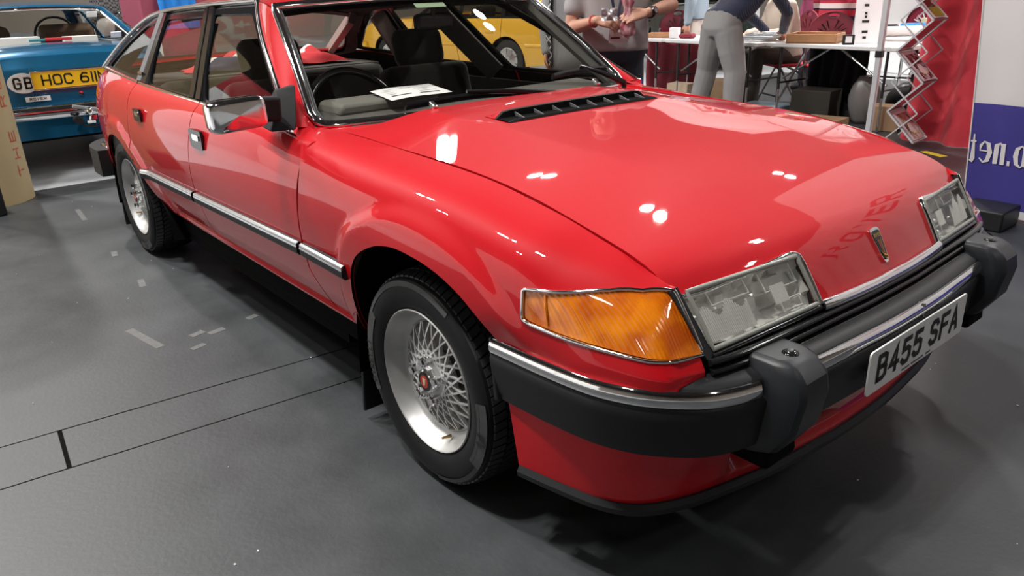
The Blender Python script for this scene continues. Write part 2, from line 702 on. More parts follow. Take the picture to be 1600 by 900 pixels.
def strokes(mb, ch, ox, oy, w, h, st, depth=0.0012, z0=0.0):
    """flat raised strokes of one character in the local XY plane"""
    for line in GLYPHS.get(ch, []):
        P = [Vector((ox + st / 2 + x * (w - st), oy + st / 2 + y * (h - st))) for x, y in line]
        n = len(P)
        left, right = [], []
        cl = (P[0] - P[-1]).length < 1e-6
        for i in range(n):
            if cl:
                a, b = P[i - 1] if i else P[-2], P[(i + 1) if i < n - 1 else 1]
            else:
                a, b = P[max(i - 1, 0)], P[min(i + 1, n - 1)]
            d1 = (P[i] - a).normalized() if (P[i] - a).length > 1e-9 else (b - P[i]).normalized()
            d2 = (b - P[i]).normalized() if (b - P[i]).length > 1e-9 else d1
            nn = (Vector((-d1.y, d1.x)) + Vector((-d2.y, d2.x)))
            nn.normalize()
            k = st / 2 / max(0.45, nn.dot(Vector((-d1.y, d1.x))))
            e = Vector((0, 0))
            if not cl and i == 0:
                e = -d2 * st / 2
            if not cl and i == n - 1:
                e = d1 * st / 2
            left.append(P[i] + nn * k + e)
            right.append(P[i] - nn * k + e)
        vs = [(q.x, q.y, z0 + depth) for q in left] + [(q.x, q.y, z0 + depth) for q in right]
        fs = [(i, n + i, n + i + 1, i + 1) for i in range(n - 1)]
        mb.add(vs, fs)


def text_mesh(txt, size, depth=0.001):
    cu = bpy.data.curves.new('lettering', 'FONT')
    cu.body = txt
    cu.size = size
    cu.extrude = depth
    cu.resolution_u = 3
    cu.align_x = 'CENTER'
    cu.align_y = 'CENTER'
    ob = bpy.data.objects.new('lettering', cu)
    COL.objects.link(ob)
    bpy.context.view_layer.update()
    me = bpy.data.meshes.new_from_object(ob.evaluated_get(bpy.context.evaluated_depsgraph_get()))
    bpy.data.objects.remove(ob)
    bpy.data.curves.remove(cu)
    return me


def lettering(name, txt, size, M, mt, parent, depth=0.001, sx=1.0):
    me = text_mesh(txt, size, depth)
    if sx != 1.0:
        me.transform(Matrix.Diagonal((sx, 1, 1, 1)))
    me.transform(M)
    me.materials.clear()
    return link(name, me, mt, parent)
# ================================================================== HALL
def floor_mat(name, c0, c1, rough, scale=3.0, bump=.15):
    mt, nt, b = nodes(name)
    tc = nt.nodes.new('ShaderNodeTexCoord')
    n = nt.nodes.new('ShaderNodeTexNoise')
    n.inputs['Scale'].default_value = scale
    n.inputs['Detail'].default_value = 9
    n.inputs['Roughness'].default_value = .62
    nt.links.new(tc.outputs['Object'], n.inputs['Vector'])
    r = nt.nodes.new('ShaderNodeValToRGB')
    r.color_ramp.elements[0].position, r.color_ramp.elements[1].position = .33, .68
    r.color_ramp.elements[0].color, r.color_ramp.elements[1].color = (*c0, 1), (*c1, 1)
    nt.links.new(n.outputs['Fac'], r.inputs['Fac'])
    # fine specks
    v = nt.nodes.new('ShaderNodeTexNoise')
    v.inputs['Scale'].default_value = 180
    v.inputs['Detail'].default_value = 2
    nt.links.new(tc.outputs['Object'], v.inputs['Vector'])
    r2 = nt.nodes.new('ShaderNodeValToRGB')
    r2.color_ramp.elements[0].position, r2.color_ramp.elements[1].position = .70, .78
    nt.links.new(v.outputs['Fac'], r2.inputs['Fac'])
    mx = nt.nodes.new('ShaderNodeMixRGB')
    mx.inputs['Color2'].default_value = (c1[0] * 2, c1[1] * 2, c1[2] * 2, 1)
    nt.links.new(r2.outputs['Color'], mx.inputs['Fac'])
    nt.links.new(r.outputs['Color'], mx.inputs['Color1'])
    nt.links.new(mx.outputs['Color'], b.inputs['Base Color'])
    mr = nt.nodes.new('ShaderNodeMapRange')
    mr.inputs['To Min'].default_value, mr.inputs['To Max'].default_value = rough - .08, rough + .12
    nt.links.new(n.outputs['Fac'], mr.inputs['Value'])
    nt.links.new(mr.outputs[0], b.inputs['Roughness'])
    bp = nt.nodes.new('ShaderNodeBump')
    bp.inputs['Strength'].default_value = bump
    bp.inputs['Distance'].default_value = .004
    n3 = nt.nodes.new('ShaderNodeTexNoise')
    n3.inputs['Scale'].default_value = 60
    n3.inputs['Detail'].default_value = 5
    nt.links.new(tc.outputs['Object'], n3.inputs['Vector'])
    nt.links.new(n3.outputs['Fac'], bp.inputs['Height'])
    nt.links.new(bp.outputs['Normal'], b.inputs['Normal'])
    return mt


MAT_GREY = floor_mat('rubber_mat', (.030, .033, .036), (.052, .056, .060), .45)
HALL_FLOOR = floor_mat('hall_floor', (.36, .38, .40), (.50, .52, .54), .30, 1.5, .05)
BAND = floor_mat('floor_band', (.03, .03, .033), (.055, .055, .057), .30)
FLOOR = MB().box((-4, 3, -.10), (40, 36, .186)).build('floor', HALL_FLOOR, kind='structure', label='pale hall floor with dark rubber matting', smooth=False)
def panel(pts, z1, mt, name='mat_panel'):
    return MB().prism(pts, -.02, z1, ).build(name, mt, FLOOR, smooth=False, bevel=.002)
g = .003
# seam lines of the narrow strip
SA = lambda y: -.994 + .10 * (y + 1.2)
SBn = lambda y: -.731 + .10 * (y + 1.2)
Y0, Y1 = -3.3, 3.9
panel([(-4.64, Y0), (SA(Y0) - g, Y0), (SA(Y1) - g, Y1), (-4.64, Y1)], 0, MAT_GREY)
panel([(SA(Y0) + g, Y0), (SBn(Y0) - g, Y0), (SBn(-1.64) - g, -1.645), (SA(-1.63) + g, -1.625)], .0, MAT_GREY)
panel([(SA(-1.61) + g, -1.613), (SBn(-1.63) - g, -1.634), (SBn(Y1) - g, Y1), (SA(Y1) + g, Y1)], .0, MAT_GREY)
panel([(SBn(Y0) + g, Y0), (5.2, Y0), (5.2, Y1), (SBn(Y1) + g, Y1)], 0, MAT_GREY)
panel([(-4.98, Y0), (-4.645, Y0), (-4.645, Y1), (-4.98, Y1)], -.002, BAND, 'edge_band')
panel([(-4.98, Y1 + .004), (5.2, Y1 + .004), (5.2, 9.0), (-4.98, 9.0)], -.001, MAT_GREY)
# dark joint bed below the seams
MB().box((.1, 2.8, -.0055), (10.1, 12.3, .004)).build('joint_bed', DARK, FLOOR, smooth=False)
TAPE = mat('worn_tape', (.16, .16, .155), .6, noise=.9, nscale=40, ncol=(.07, .07, .07))
for x, y, w, l, a in ((-1.50, -.78, .035, .05, .3), (-1.46, -.95, .035, .07, .2), (-1.49, -1.02, .035, .06, .25), (-1.36, -1.06, .03, .06, .3), (-3.95, -.95, .03, .35, 1.5), (-2.9, -1.0, .03, .10, 1.4), (-2.3, -1.02, .03, .12, 1.4), (-1.6, -1.2, .035, .28, 1.75)):
    MB().box((x, y, .0004), (w, l, .0012), Matrix.Rotation(a, 3, 'Z')).build('tape_remnant', TAPE, FLOOR, smooth=False)
random.seed(21)
mb = MB()
for _ in range(70):
    x, y = random.uniform(-4.4, 2.0), random.uniform(-2.4, 1.6)
    s_ = random.uniform(.0015, .0045)
    mb.box((x, y, .0012), (s_, s_ * random.uniform(.6, 2.5), .002), Matrix.Rotation(random.uniform(0, 3), 3, 'Z'))
mb.build('floor_crumbs', PAPER, FLOOR, kind='stuff', smooth=False)
MB().box((-.84, 4.49, .001), (.22, .06, .003), Matrix.Rotation(-.45, 3, 'Z')).build('yellow_tape', mat('yellow_tape', (.75, .62, .05), .5), FLOOR, smooth=False)

HALL_WALL = mat('hall_wall', (.34, .30, .26), .8)
W_ = [('wall_left', (-24, 3, 4.5), (.2, 36, 9)), ('wall_right', (16, 3, 4.5), (.2, 36, 9)), ('wall_far', (-4, 21, 4.5), (40, .2, 9)), ('wall_near', (-4, -15, 4.5), (40, .2, 9))]
for n_, c_, s_ in W_:
    MB().box(c_, s_).build(n_, HALL_WALL, kind='structure', smooth=False)
MB().box((-4, 3, 9.1), (40, 36, .2)).build('ceiling', mat('hall_ceiling', (.035, .033, .032), .8), kind='structure', smooth=False)

# twin high-bay lamps
HOUSING = mat('lamp_housing', (.5, .5, .5), .4, metal=.6)
hb_ = MB()
hb_.lathe([(.05, .42), (.09, .40), (.20, .06), (.205, .0), (.19, .005), (.08, .36), (0, .37)], 20)
hmesh = hb_.mesh('lamp_shade')
for i, (x, y, _w) in enumerate(LAMP_SPOTS):
    t = empty('hall_lamp', (x, y, 8.0), label='twin high-bay lamp hanging from the dark hall ceiling', cat='lamp', group='high-bay lamps under the hall ceiling')
    for s in (-.26, .26):
        o = link('lamp_shade', hmesh, HOUSING, t)
        o.location = (s, .05 * s, 0)
    MB().box((0, 0, .45), (.7, .08, .06)).build('lamp_beam', HOUSING, t)
    MB().bar((0, 0, .45), (0, 0, 1.0), .02).build('suspension_rod', HOUSING, t)

# tall pale board, added for the side windows and doors to reflect
BACK = mat('reflection_board_pale', (.74, .75, .75), .8)
BD = MB().box((-16.2, -4.6, 2.6), (.1, 9.0, 5.2)).build('reflection_board', BACK, label='tall pale board far behind the blue car, added for window reflections', cat='reflection board', smooth=False)
MB().box((-16.13, -4.6, 4.75), (.03, 9.0, .9)).build('red_board_band', mat('board_band_red', (.40, .03, .04), .7), BD, smooth=False)
# white panels added off the driver's side, seen only as reflections in the paint
PART = mat('reflection_panel_white', (.70, .70, .68), .6)
for i in range(5):
    t = MB().box((-13.6 + 3.05 * i, -7.2, 1.25), (3.0, .06, 2.5)).build('reflection_panel', PART, label='white panel added along the unseen near side to reflect in the car', cat='reflection panel', group='white panels added for reflections on the near side', smooth=False)
# ------------------------------------------------------------ gazebo frames over the club stand
ALU = mat('white_aluminium', (.62, .64, .66), .35, metal=.2)
def gazebo(x0, x1, y0, y1, label, cloth, fascia, zt=2.12, apex=3.1, lampw=90):
    t = empty('gazebo', ((x0 + x1) / 2, (y0 + y1) / 2, 0), label=label, cat='gazebo')
    cx, cy = (x0 + x1) / 2, (y0 + y1) / 2
    o_ = Vector((cx, cy, 0))
    for x, y in ((x0, y0), (x1, y0), (x1, y1), (x0, y1)):
        mb = MB()
        mb.bar(Vector((x, y, 0)) - o_, Vector((x, y, zt)) - o_, .045, .045)
        p = mb.build('pole', ALU, t, bevel=.004)
        MB().box(Vector((x, y, .70)) - o_, (.056, .056, .055)).build('pole_collar', BLACK, p, bevel=.004)
        MB().box(Vector((x, y, .01)) - o_, (.10, .10, .012)).build('pole_foot', ALU, p)
    # scissor trusses along the eaves
    cs = [(x0, y0), (x1, y0), (x1, y1), (x0, y1)]
    for k in range(4):
        a, b = Vector((*cs[k], 0)) - o_, Vector((*cs[(k + 1) % 4], 0)) - o_
        mb = MB()
        for q in range(4):
            p0, p1 = a.lerp(b, q / 4), a.lerp(b, (q + 1) / 4)
            mb.bar(p0 + Vector((0, 0, zt - .02)), p1 + Vector((0, 0, zt - .32)), .022, .03)
            mb.bar(p0 + Vector((0, 0, zt - .32)), p1 + Vector((0, 0, zt - .02)), .022, .03)
        mb.build('eaves_truss', ALU, t, kind='stuff')
    mb = MB()
    ap = Vector((0, 0, apex))
    ring = [Vector((*c, zt)) - o_ for c in cs]
    vs = ring + [ap]
    mb.add(vs, [(0, 1, 4), (1, 2, 4), (2, 3, 4), (3, 0, 4)])
    mb.build('canopy', cloth, t, smooth=False, fix=False)
    for k in range(4):
        a, b = ring[k], ring[(k + 1) % 4]
        n_ = (b - a).cross(Vector((0, 0, 1))).normalized() * .012
        mb = MB()
        mb.grid(lambda u, v: a.lerp(b, u) + n_ + Vector((0, 0, .02 - .30 * v)), 4, 1)
        mb.build('fascia', fascia, t, fix=False)
    # fill lamp added under the ridge to brighten the stand
    fl_ = MB().box(Vector((0, 0, apex - .30)), (.40, .16, .06)).build('fill_lamp', HOUSING, t, bevel=.01)
    area_lamp('gazebo_fill', (cx, cy, apex - .34), .36, lampw, (1, .98, .95), size_y=.14)
    return t, o_
def canopy_cloth(name, color):
    mt, nt, b = nodes(name)
    b.inputs['Base Color'].default_value = (*color, 1)
    b.inputs['Roughness'].default_value = .8
    tr = nt.nodes.new('ShaderNodeBsdfTranslucent')
    tr.inputs['Color'].default_value = (*color, 1)
    mx = nt.nodes.new('ShaderNodeMixShader')
    mx.inputs[0].default_value = .5
    nt.links.new(b.outputs[0], mx.inputs[1])
    nt.links.new(tr.outputs[0], mx.inputs[2])
    nt.links.new(mx.outputs[0], nt.nodes['Material Output'].inputs[0])
    return mt
CREAM = canopy_cloth('tan_canopy', (.66, .44, .28))
PALE = canopy_cloth('pale_pink_cloth', (.82, .68, .68))
GZ1, o1 = gazebo(-4.75, -1.55, 4.85, 7.9, 'gazebo with pale fascia and white square poles over the club tables', PALE, PALE)
M_ = Matrix(((1, 0, 0, 0), (0, 0, -1, 0), (0, 1, 0, 0), (0, 0, 0, 1)))
MAROON_INK = mat('maroon_print', (.22, .02, .035), .6)
for txt, x, sz in (('sports', -3.05, .26), ('Au', -2.05, .36)):
    lettering('fascia_lettering', txt, sz, Matrix.Translation(Vector((x, 4.822, 2.0)) - o1) @ M_, MAROON_INK, GZ1, .001)
GZ2, o2 = gazebo(-1.15, 2.0, 5.45, 8.5, 'second gazebo with tan canopy and scissor trusses behind the red curtain', CREAM, CREAM, 2.25, 3.6)
# ================================================================== RED SALOON
CAR = empty('red_car', (0, 0, 0), label='glossy red five-door saloon with chrome bumper and plate B455 SFA parked across the foreground', cat='car')

# ---- body side surface: control points bottom -> top, per station
TK = [0, .085, .20, .305, .385, .475, .555, .66]
BK = spline_basis(TK)
ST_W = [-.90, -.62, -.3, .1, .4, .55, .65, .72, .75, .762]
KW = [
    [(.815, .345), (.846, .42), (.868, .53), (.882, .63), (.885, .71), (.874, .80), (.845, .875), (.755, .908)],
    [(.815, .345), (.846, .42), (.868, .53), (.882, .63), (.885, .71), (.874, .80), (.842, .872), (.700, .902)],
    [(.818, .345), (.848, .42), (.868, .53), (.880, .63), (.883, .705), (.872, .785), (.835, .852), (.690, .890)],
    [(.82, .345), (.850, .42), (.868, .53), (.878, .62), (.879, .69), (.868, .762), (.83, .828), (.690, .871)],
    [(.80, .345), (.825, .42), (.846, .53), (.862, .615), (.861, .675), (.850, .738), (.812, .79), (.690, .828)],
    [(.80, .345), (.825, .42), (.840, .53), (.843, .61), (.838, .665), (.825, .715), (.785, .764), (.688, .805)],
    [(.775, .345), (.80, .42), (.812, .53), (.812, .605), (.805, .655), (.790, .70), (.757, .746), (.685, .785)],
    [(.75, .345), (.77, .42), (.779, .53), (.777, .60), (.769, .645), (.755, .685), (.727, .724), (.683, .757)],
    [(.71, .345), (.73, .42), (.740, .53), (.740, .595), (.734, .64), (.724, .677), (.706, .712), (.682, .744)],
    [(.67, .345), (.68, .42), (.676, .53), (.668, .59), (.668, .635), (.671, .67), (.675, .705), (.681, .737)],
]
ST_D = [-3.70, -3.53, -3.3, -3.0, -2.6, -2.2, -1.4, -.9, -.64, -.4]
KD = [
    [(.64, .40), (.66, .46), (.675, .56), (.68, .65), (.675, .73), (.655, .80), (.61, .865), (.55, .905)],
    [(.74, .38), (.765, .45), (.78, .55), (.785, .65), (.78, .735), (.762, .81), (.725, .878), (.665, .925)],
    [(.79, .36), (.82, .43), (.837, .54), (.843, .64), (.841, .73), (.829, .815), (.798, .893), (.745, .952)],
    [(.81, .35), (.835, .42), (.857, .53), (.868, .63), (.870, .72), (.860, .81), (.837, .89), (.786, .956)],
    [(.815, .345), (.845, .42), (.867, .53), (.879, .63), (.882, .71), (.873, .80), (.853, .875), (.806, .936)],
    [(.815, .345), (.845, .42), (.868, .53), (.882, .63), (.885, .71), (.877, .80), (.857, .87), (.814, .924)],
    [(.815, .345), (.845, .42), (.868, .53), (.882, .63), (.885, .71), (.877, .80), (.857, .87), (.820, .915)],
    [(.815, .345), (.845, .42), (.868, .53), (.882, .63), (.885, .71), (.876, .80), (.852, .872), (.820, .908)],
    [(.815, .345), (.846, .42), (.868, .53), (.882, .63), (.885, .71), (.874, .80), (.842, .870), (.800, .889)],
    [(.815, .345), (.846, .42), (.868, .53), (.882, .63), (.885, .71), (.874, .80), (.840, .868), (.790, .884)],
]
PW, PD = pchip(ST_W, KW), pchip(ST_D, KD)
ARCH_F = [(-.345, .20), (-.335, .36), (-.327, .418), (-.307, .526), (-.272, .590), (-.228, .632), (-.161, .668), (-.091, .692), (-.011, .702), (.076, .697), (.157, .683), (.232, .656), (.302, .612), (.35, .562), (.385, .50), (.412, .43), (.43, .345), (.44, .20)]
ARCH_R = [(-3.19, .20), (-3.17, .36), (-3.14, .45), (-3.08, .54), (-2.99, .61), (-2.90, .645), (-2.80, .655), (-2.70, .64), (-2.60, .59), (-2.52, .54), (-2.44, .475), (-2.35, .405), (-2.25, .345), (-2.2, .20)]
ARCH_F = np.array(dense(ARCH_F, 5))
ARCH_R = np.array(dense(ARCH_R, 5))


def poly_dist(P, line):
    d = np.full(len(P), 1e9)
    for i in range(len(line) - 1):
        a, b = line[i], line[i + 1]
        ab = b - a
        t = np.clip(((P - a) @ ab) / (ab @ ab), 0, 1)
        d = np.minimum(d, np.linalg.norm(P - a - t[:, None] * ab, axis=1))
    return d


def side(PF, flare=None, lean=False, amt=.016):
    def F(q, out=0.0):
        x, t = q[:, 0], q[:, 1]
        C = PF(x)
        r = np.einsum('nk,nkc->nc', BK(t), C)
        s, z = r[:, 0], r[:, 1]
        if flare is not None:
            d = poly_dist(np.stack([x, z], 1), flare)
            s = s + amt * (1 - sstep(d, .060, .112)) * (1 - sstep(z, .80, .90)) * (1 - sstep(x, .28, .40) * (1 - sstep(z, .52, .66)))
        if lean:
            x = x - .6 * (np.maximum(z, .585) - .62) * sstep(x, .35, .70)
        return np.stack([x, -(s + out), z], 1)
    return F


FW = side(PW, ARCH_F, True)
FDp = side(PD)
FQ = side(PD, ARCH_R)


def t_of(PF, x, z):
    lo, hi = 0.0, TK[-1]
    C = PF(np.array([x]))
    for _ in range(30):
        mid = (lo + hi) / 2
        if (BK(np.array([mid])) @ C[0][:, 1])[0] < z:
            lo = mid
        else:
            hi = mid
    return (lo + hi) / 2


def xt(PF, pts):
    return [(x, t_of(PF, x, z)) for x, z in pts]


def flip_y(F):
    return lambda q: F(q)


# note: F gives the near (right hand) side at y<0; 'both' mirrors it to the left hand side
TOP = TK[-1]
arch_up = [(x, z) for x, z in ARCH_F if z > .345]
shut_front = [(-.585, .905), (-.578, .86), (-.598, .74), (-.622, .63), (-.636, .55), (-.638, .475), (-.60, .42), (-.565, .35)]

# front wing
wing = [(-.580, t_of(PW, -.58, .86)), (-.592, t_of(PW, -.592, .74)), (-.616, t_of(PW, -.616, .63)), (-.630, t_of(PW, -.63, .55)), (-.632, t_of(PW, -.632, .475)), (-.596, t_of(PW, -.596, .42)), (-.555, .003)]
wing += [(-.34, .003)] + xt(PW, [(x, z) for x, z in arch_up if not (x > .3 and z < .55)]) + [(.37, t_of(PW, .37, .545)), (.55, t_of(PW, .55, .545)), (.70, t_of(PW, .70, .545)), (.76, t_of(PW, .76, .545))]
wing += [(.76, TOP - .004), (.70, TOP - .004), (.55, TOP - .004), (.3, TOP - .004), (0, TOP - .004), (-.3, TOP - .004), (-.62, TOP - .004), (-.80, TOP - .004), (-.80, TOP - .09), (-.60, TOP - .09), (-.588, TOP - .11)]
IND = [(.438, .714), (.438, .638), (.52, .630), (.62, .621), (.70, .613), (.757, .609)]
IND_T = [(.757, .733), (.70, .737), (.62, .727), (.53, .718)]
# indicator opening (to the front edge of the wing)
def nx_(x, z):
    """wing parameter for a true x,z"""
    xi = x
    for _ in range(20):
        xi = x + .6 * (max(z, .585) - .62) * float(sstep(xi, .35, .70))
    return xi
ind_lo = [(.432, .640), (.46, .635), (.53, .630), (.60, .626), (.66, .622), (.715, .617), (.7615, .613)]
ind_hi = [(.7615, .7325), (.715, .7325), (.66, .730), (.60, .723), (.53, .716), (.46, .711), (.436, .708)]
ind_loop = xt(PW, ind_lo) + xt(PW, ind_hi)
wing_pts = wing[:]
hole = round_poly(ind_loop, [.012] + [0.0] * 5 + [0] + [0] + [0.0] * 5 + [.012])
WING = patch('front_wing', FW, [np.array(wing_pts), hole], .0125, RED, CAR, bres=.011, both=True)

# indicator
ind_in = round_poly(xt(PW, [(x, z + .004) for x, z in ind_lo[:-1]] + [(.7605, .616), (.7605, .729)] + [(x, z - .004) for x, z in ind_hi[1:]]), [.012] + [0.0] * 12 + [.012])
FWin = lambda q: FW(q, -.004)
INDL = patch('indicator_lamp', FWin, [ind_in], .016, AMBER, CAR, both=True, label='amber wrap-around indicator lens')
pth = FW(np.array(ind_hi_p := xt(PW, ind_hi)), .002)
def rim_path(loop):
    q = resample(loop, .012)
    e = 1e-3
    du, dv = FW(q + [e, 0]) - FW(q - [e, 0]), FW(q + [0, e]) - FW(q - [0, e])
    n = np.cross(du, dv)
    n /= np.linalg.norm(n, axis=1)[:, None]
    return FW(q), n
p_, n_ = rim_path(hole)
r_ = strip(p_, n_, oval(.008, .004, 6), closed=True)
for o_, par in zip(pair(r_, 'lamp_trim', CHROME, INDL), INDL):
    pass
# bars inside the amber lens
for zz in (0.33,):
    q = np.array([(.505, t) for t in np.linspace(t_of(PW, .505, .642), t_of(PW, .505, .706), 6)])
    n0 = [(0, -1, 0)] * 6
    pair(strip(FW(q, -.002), n0, oval(.007, .003, 6)), 'lens_divider', AMBER, INDL)

# doors
def door_loop(x_rear, x_front):
    pass
SHB = [(-1.575, .90), (-1.60, .80), (-1.655, .71), (-1.70, .62), (-1.71, .54), (-1.69, .47), (-1.655, .35)]
SHB = [(-1.56, .918), (-1.585, .80), (-1.615, .71), (-1.645, .62), (-1.66, .54), (-1.655, .47), (-1.64, .35)]
gap = .003
fd = [(x + gap, t_of(PD, x, z)) for x, z in SHB] + [(x - gap, t_of(PD, x, z)) for x, z in reversed(shut_front)]
fd[0] = (SHB[0][0] + gap, TOP - .002)
fd[len(SHB) - 1] = (SHB[-1][0] + gap, .003)
fd[len(SHB)] = (shut_front[-1][0] - gap, .003)
fd[-1] = (shut_front[0][0] - gap, TOP - .002)
FDOOR = patch('front_door', FDp, [np.array(fd)], .03, RED, CAR, bres=.02, both=True)
arch_r_up = [(x, z) for x, z in ARCH_R if z > .35]
shut_c = [(-2.40, .93), (-2.42, .84), (-2.43, .74), (-2.44, .66), (-2.46, .60), (-2.50, .555)]
shut_c = [(-2.47, .935), (-2.49, .84), (-2.505, .74), (-2.515, .66), (-2.525, .57)]
rd = [(x + gap, t_of(PD, x, z)) for x, z in shut_c]
rd[0] = (shut_c[0][0] + gap, TOP - .002)
rd += [(x + .002, t_of(PD, x, z)) for x, z in arch_r_up if x > -2.51] + [(-2.235, .003)]
rd += [(x - gap, t_of(PD, x, z)) for x, z in reversed(SHB)]
rd[-len(SHB)] = (SHB[-1][0] - gap, .003)
rd[-1] = (SHB[0][0] - gap, TOP - .002)
RDOOR = patch('rear_door', FQ, [np.array(rd)], .03, RED, CAR, bres=.02, both=True)
rq = [(-3.70, .003), (-3.70, TOP - .002), (-3.3, TOP - .002), (-2.9, TOP - .002), (shut_c[0][0] - gap, TOP - .002)] + [(x - gap, t_of(PD, x, z)) for x, z in shut_c[1:]]
rq += [(x, t_of(PD, x, z)) for x, z in reversed(arch_r_up) if x < -2.53] + [(-3.175, .003)]
RQUART = patch('rear_quarter_panel', FQ, [np.array(rq)], .03, RED, CAR, bres=.02, both=True)

# inner shell so that gaps show dark
def inner(F, lo, hi, n):
    mb = MB()
    xs_ = np.linspace(lo, hi, n)
    ts = np.linspace(.02, TOP - .16, 9)
    q = np.array([(a, b) for a in xs_ for b in ts])
    P = F(q, -.028)
    fs = [(i * 9 + j, (i + 1) * 9 + j, (i + 1) * 9 + j + 1, i * 9 + j + 1) for i in range(n - 1) for j in range(8)]
    return mb.add(P, fs)
pair(inner(FDp, -2.10, -.67, 30), 'door_shell', DARK, CAR)
pair(inner(FQ, -3.68, -3.22, 10), 'door_shell', DARK, CAR)

# sill: tucked black under-edge and bright lip
mb = MB()
xs_ = np.linspace(-2.24, -.36, 30)
prof = [(.815, .350), (.826, .346), (.824, .338), (.812, .335), (.795, .31), (.785, .24), (.74, .20)]
mb.add([(x, -s, z) for x in xs_ for s, z in prof], [(i * 7 + j, (i + 1) * 7 + j, (i + 1) * 7 + j + 1, i * 7 + j + 1) for i in range(29) for j in range(6)], 0)
mb.mi = [0 if (i % 6) < 3 else 1 for i in range(len(mb.f))]
pair(mb, 'sill', [RED, DARK], CAR)
# underbody
mb = MB()
mb.box((-1.55, 0, .27), (3.9, 1.24, .16))
mb.box((-1.45, 0, .24), (1.75, 1.56, .08))
mb.box((.56, 0, .36), (.20, .9, .2))
mb.build('underbody', DARK, CAR)

# wheel-arch liners
def arch_liner(line, y0, y1):
    mb = MB()
    n = len(line)
    cx = line[:, 0].mean()
    pts = [(cx + (x - cx) * 1.02, z + .006) for x, z in line]
    pts = [p for p in pts if not (p[0] > cx + .2 and p[1] < .5)] if line is ARCH_F else pts
    n = len(pts)
    mb.add([(x, -y1, z) for x, z in pts] + [(x, -y0, z) for x, z in pts], [(i, i + 1, n + i + 1, n + i) for i in range(n - 1)])
    mb.add([(x, -y0, z) for x, z in pts] , [tuple(range(n))])
    return mb
pair(arch_liner(ARCH_F, .50, .862), 'wheel_arch_liner', DARK, CAR)
pair(arch_liner(ARCH_R, .50, .855), 'wheel_arch_liner', DARK, CAR)
# arch lip (turned-in edge)
def arch_lip(F, PF, line):
    q = np.array(xt(PF, [(x, z) for x, z in line if z > .352 and not (x > .3 and z < .55)]))
    P = F(q)
    cx = P[:, 0].mean()
    mb = MB()
    n = len(P)
    Q = P.copy()
    Q[:, 1] += .009
    mb.add(list(P) + list(Q), [(i, i + 1, n + i + 1, n + i) for i in range(n - 1)])
    return mb
pair(arch_lip(FW, PW, ARCH_F), 'arch_lip', RED, CAR)
pair(arch_lip(FQ, PD, ARCH_R), 'arch_lip', RED, CAR)

# ---- rub strips: black body with chrome insert
def rub(F, PF, x0, x1, z0f, parents):
    xs_ = np.linspace(x0, x1, 26)
    q = np.array([(x, t_of(PF, x, z0f(x))) for x in xs_])
    P = F(q, .002)
    P[:, 1] = np.linspace(P[0, 1] + .004, P[-1, 1], len(P)) if F is FW else P[:, 1]
    body = [(-.024, -.002), (-.024, .010), (-.014, .018), (.012, .018), (.020, .010), (.022, -.002)]
    a = pair(strip(P, (0, -1, 0), body), 'rub_strip', BLACK, parents)
    top = [(.003, .0155), (.004, .0195), (.017, .0165), (.0215, .010), (.020, .008)]
    pair(strip(P, (0, -1, 0), top), 'chrome_insert', CHROME_DULL, a)
zst = lambda x: .515 + (x + 2.4) * .0195
rub(FW, PW, -.318, -.622, zst, WING)
rub(FDp, PD, -.645, -1.645, zst, FDOOR)
rub(FQ, PD, -1.672, -2.395, zst, RDOOR)

# ---- door handles
def handle(xc, zc, w, h, parents):
    y = -.884
    mb = MB()
    sh = .25
    def rr(x0, z0, ww, hh, y0, y1, mi):
        pts = round_poly([(x0 - ww / 2, z0 - hh / 2), (x0 + ww / 2, z0 - hh / 2), (x0 + ww / 2 , z0 + hh / 2), (x0 - ww / 2, z0 + hh / 2)], .012, 4)
        n = len(pts)
        mb.add([(a, y0, b) for a, b in pts] + [(a, y1, b) for a, b in pts], [tuple(range(n)), tuple(range(2 * n - 1, n - 1, -1))] + [(i, i + n, (i + 1) % n + n, (i + 1) % n) for i in range(n)], mi)
    rr(xc, zc, w, h, y + .006, y - .006, 0)
    hb = pair(mb, 'door_handle', BLACK_GLOSS, parents)
    mb = MB()
    rr(xc + w * .08, zc + h * .12, w * .52, h * .34, y - .004, y - .010, 0)
    pair(mb, 'handle_flap', CHROME, hb)
handle(-1.475, .795, .135, .072, FDOOR)
handle(-2.275, .808, .105, .058, RDOOR)

# ---- greenhouse side: tilted plane
def GP(q, out=0.0):
    x, z = q[:, 0], q[:, 1]
    s = .80 - (z - .925) * (.215 / .345) + .012 * np.sin(np.clip((z - .92) / .35, 0, 1) * PI)
    return np.stack([x, -(s + out * .85), z + out * .53], 1)
frame_loop = [(-.735, .910), (-1.2, .913), (-1.7, .918), (-2.3, .928), (-2.55, .938), (-2.9, .954), (-3.155, .968), (-2.96, 1.100), (-2.757, 1.197), (-2.64, 1.227), (-2.42, 1.248), (-1.92, 1.270), (-1.50, 1.283), (-1.425, 1.281), (-1.30, 1.203), (-1.026, 1.064), (-.82, .955)]
g_front = [(-.815, .928), (-1.565, .929), (-1.838, 1.237), (-1.44, 1.243), (-1.34, 1.195), (-1.10, 1.075)]
g_rear = [(-1.695, .930), (-2.325, .940), (-2.44, 1.212), (-1.955, 1.232)]
g_quart = [(-2.515, .957), (-2.52, 1.205), (-2.70, 1.180), (-2.90, 1.090), (-3.09, .978)]
holes = [round_poly(g, .03, 4) for g in (g_front, g_rear, g_quart)]
patch('window_frame', GP, [np.array(frame_loop)] + holes, .04, BLACK_GLOSS, CAR, both=True, bres=.03)
GG = lambda q: GP(q, -.006)
def grow(loop, d):
    c = np.mean(loop, axis=0)
    return [c + (np.array(p) - c) * (1 + d / np.linalg.norm(np.array(p) - c)) for p in loop]
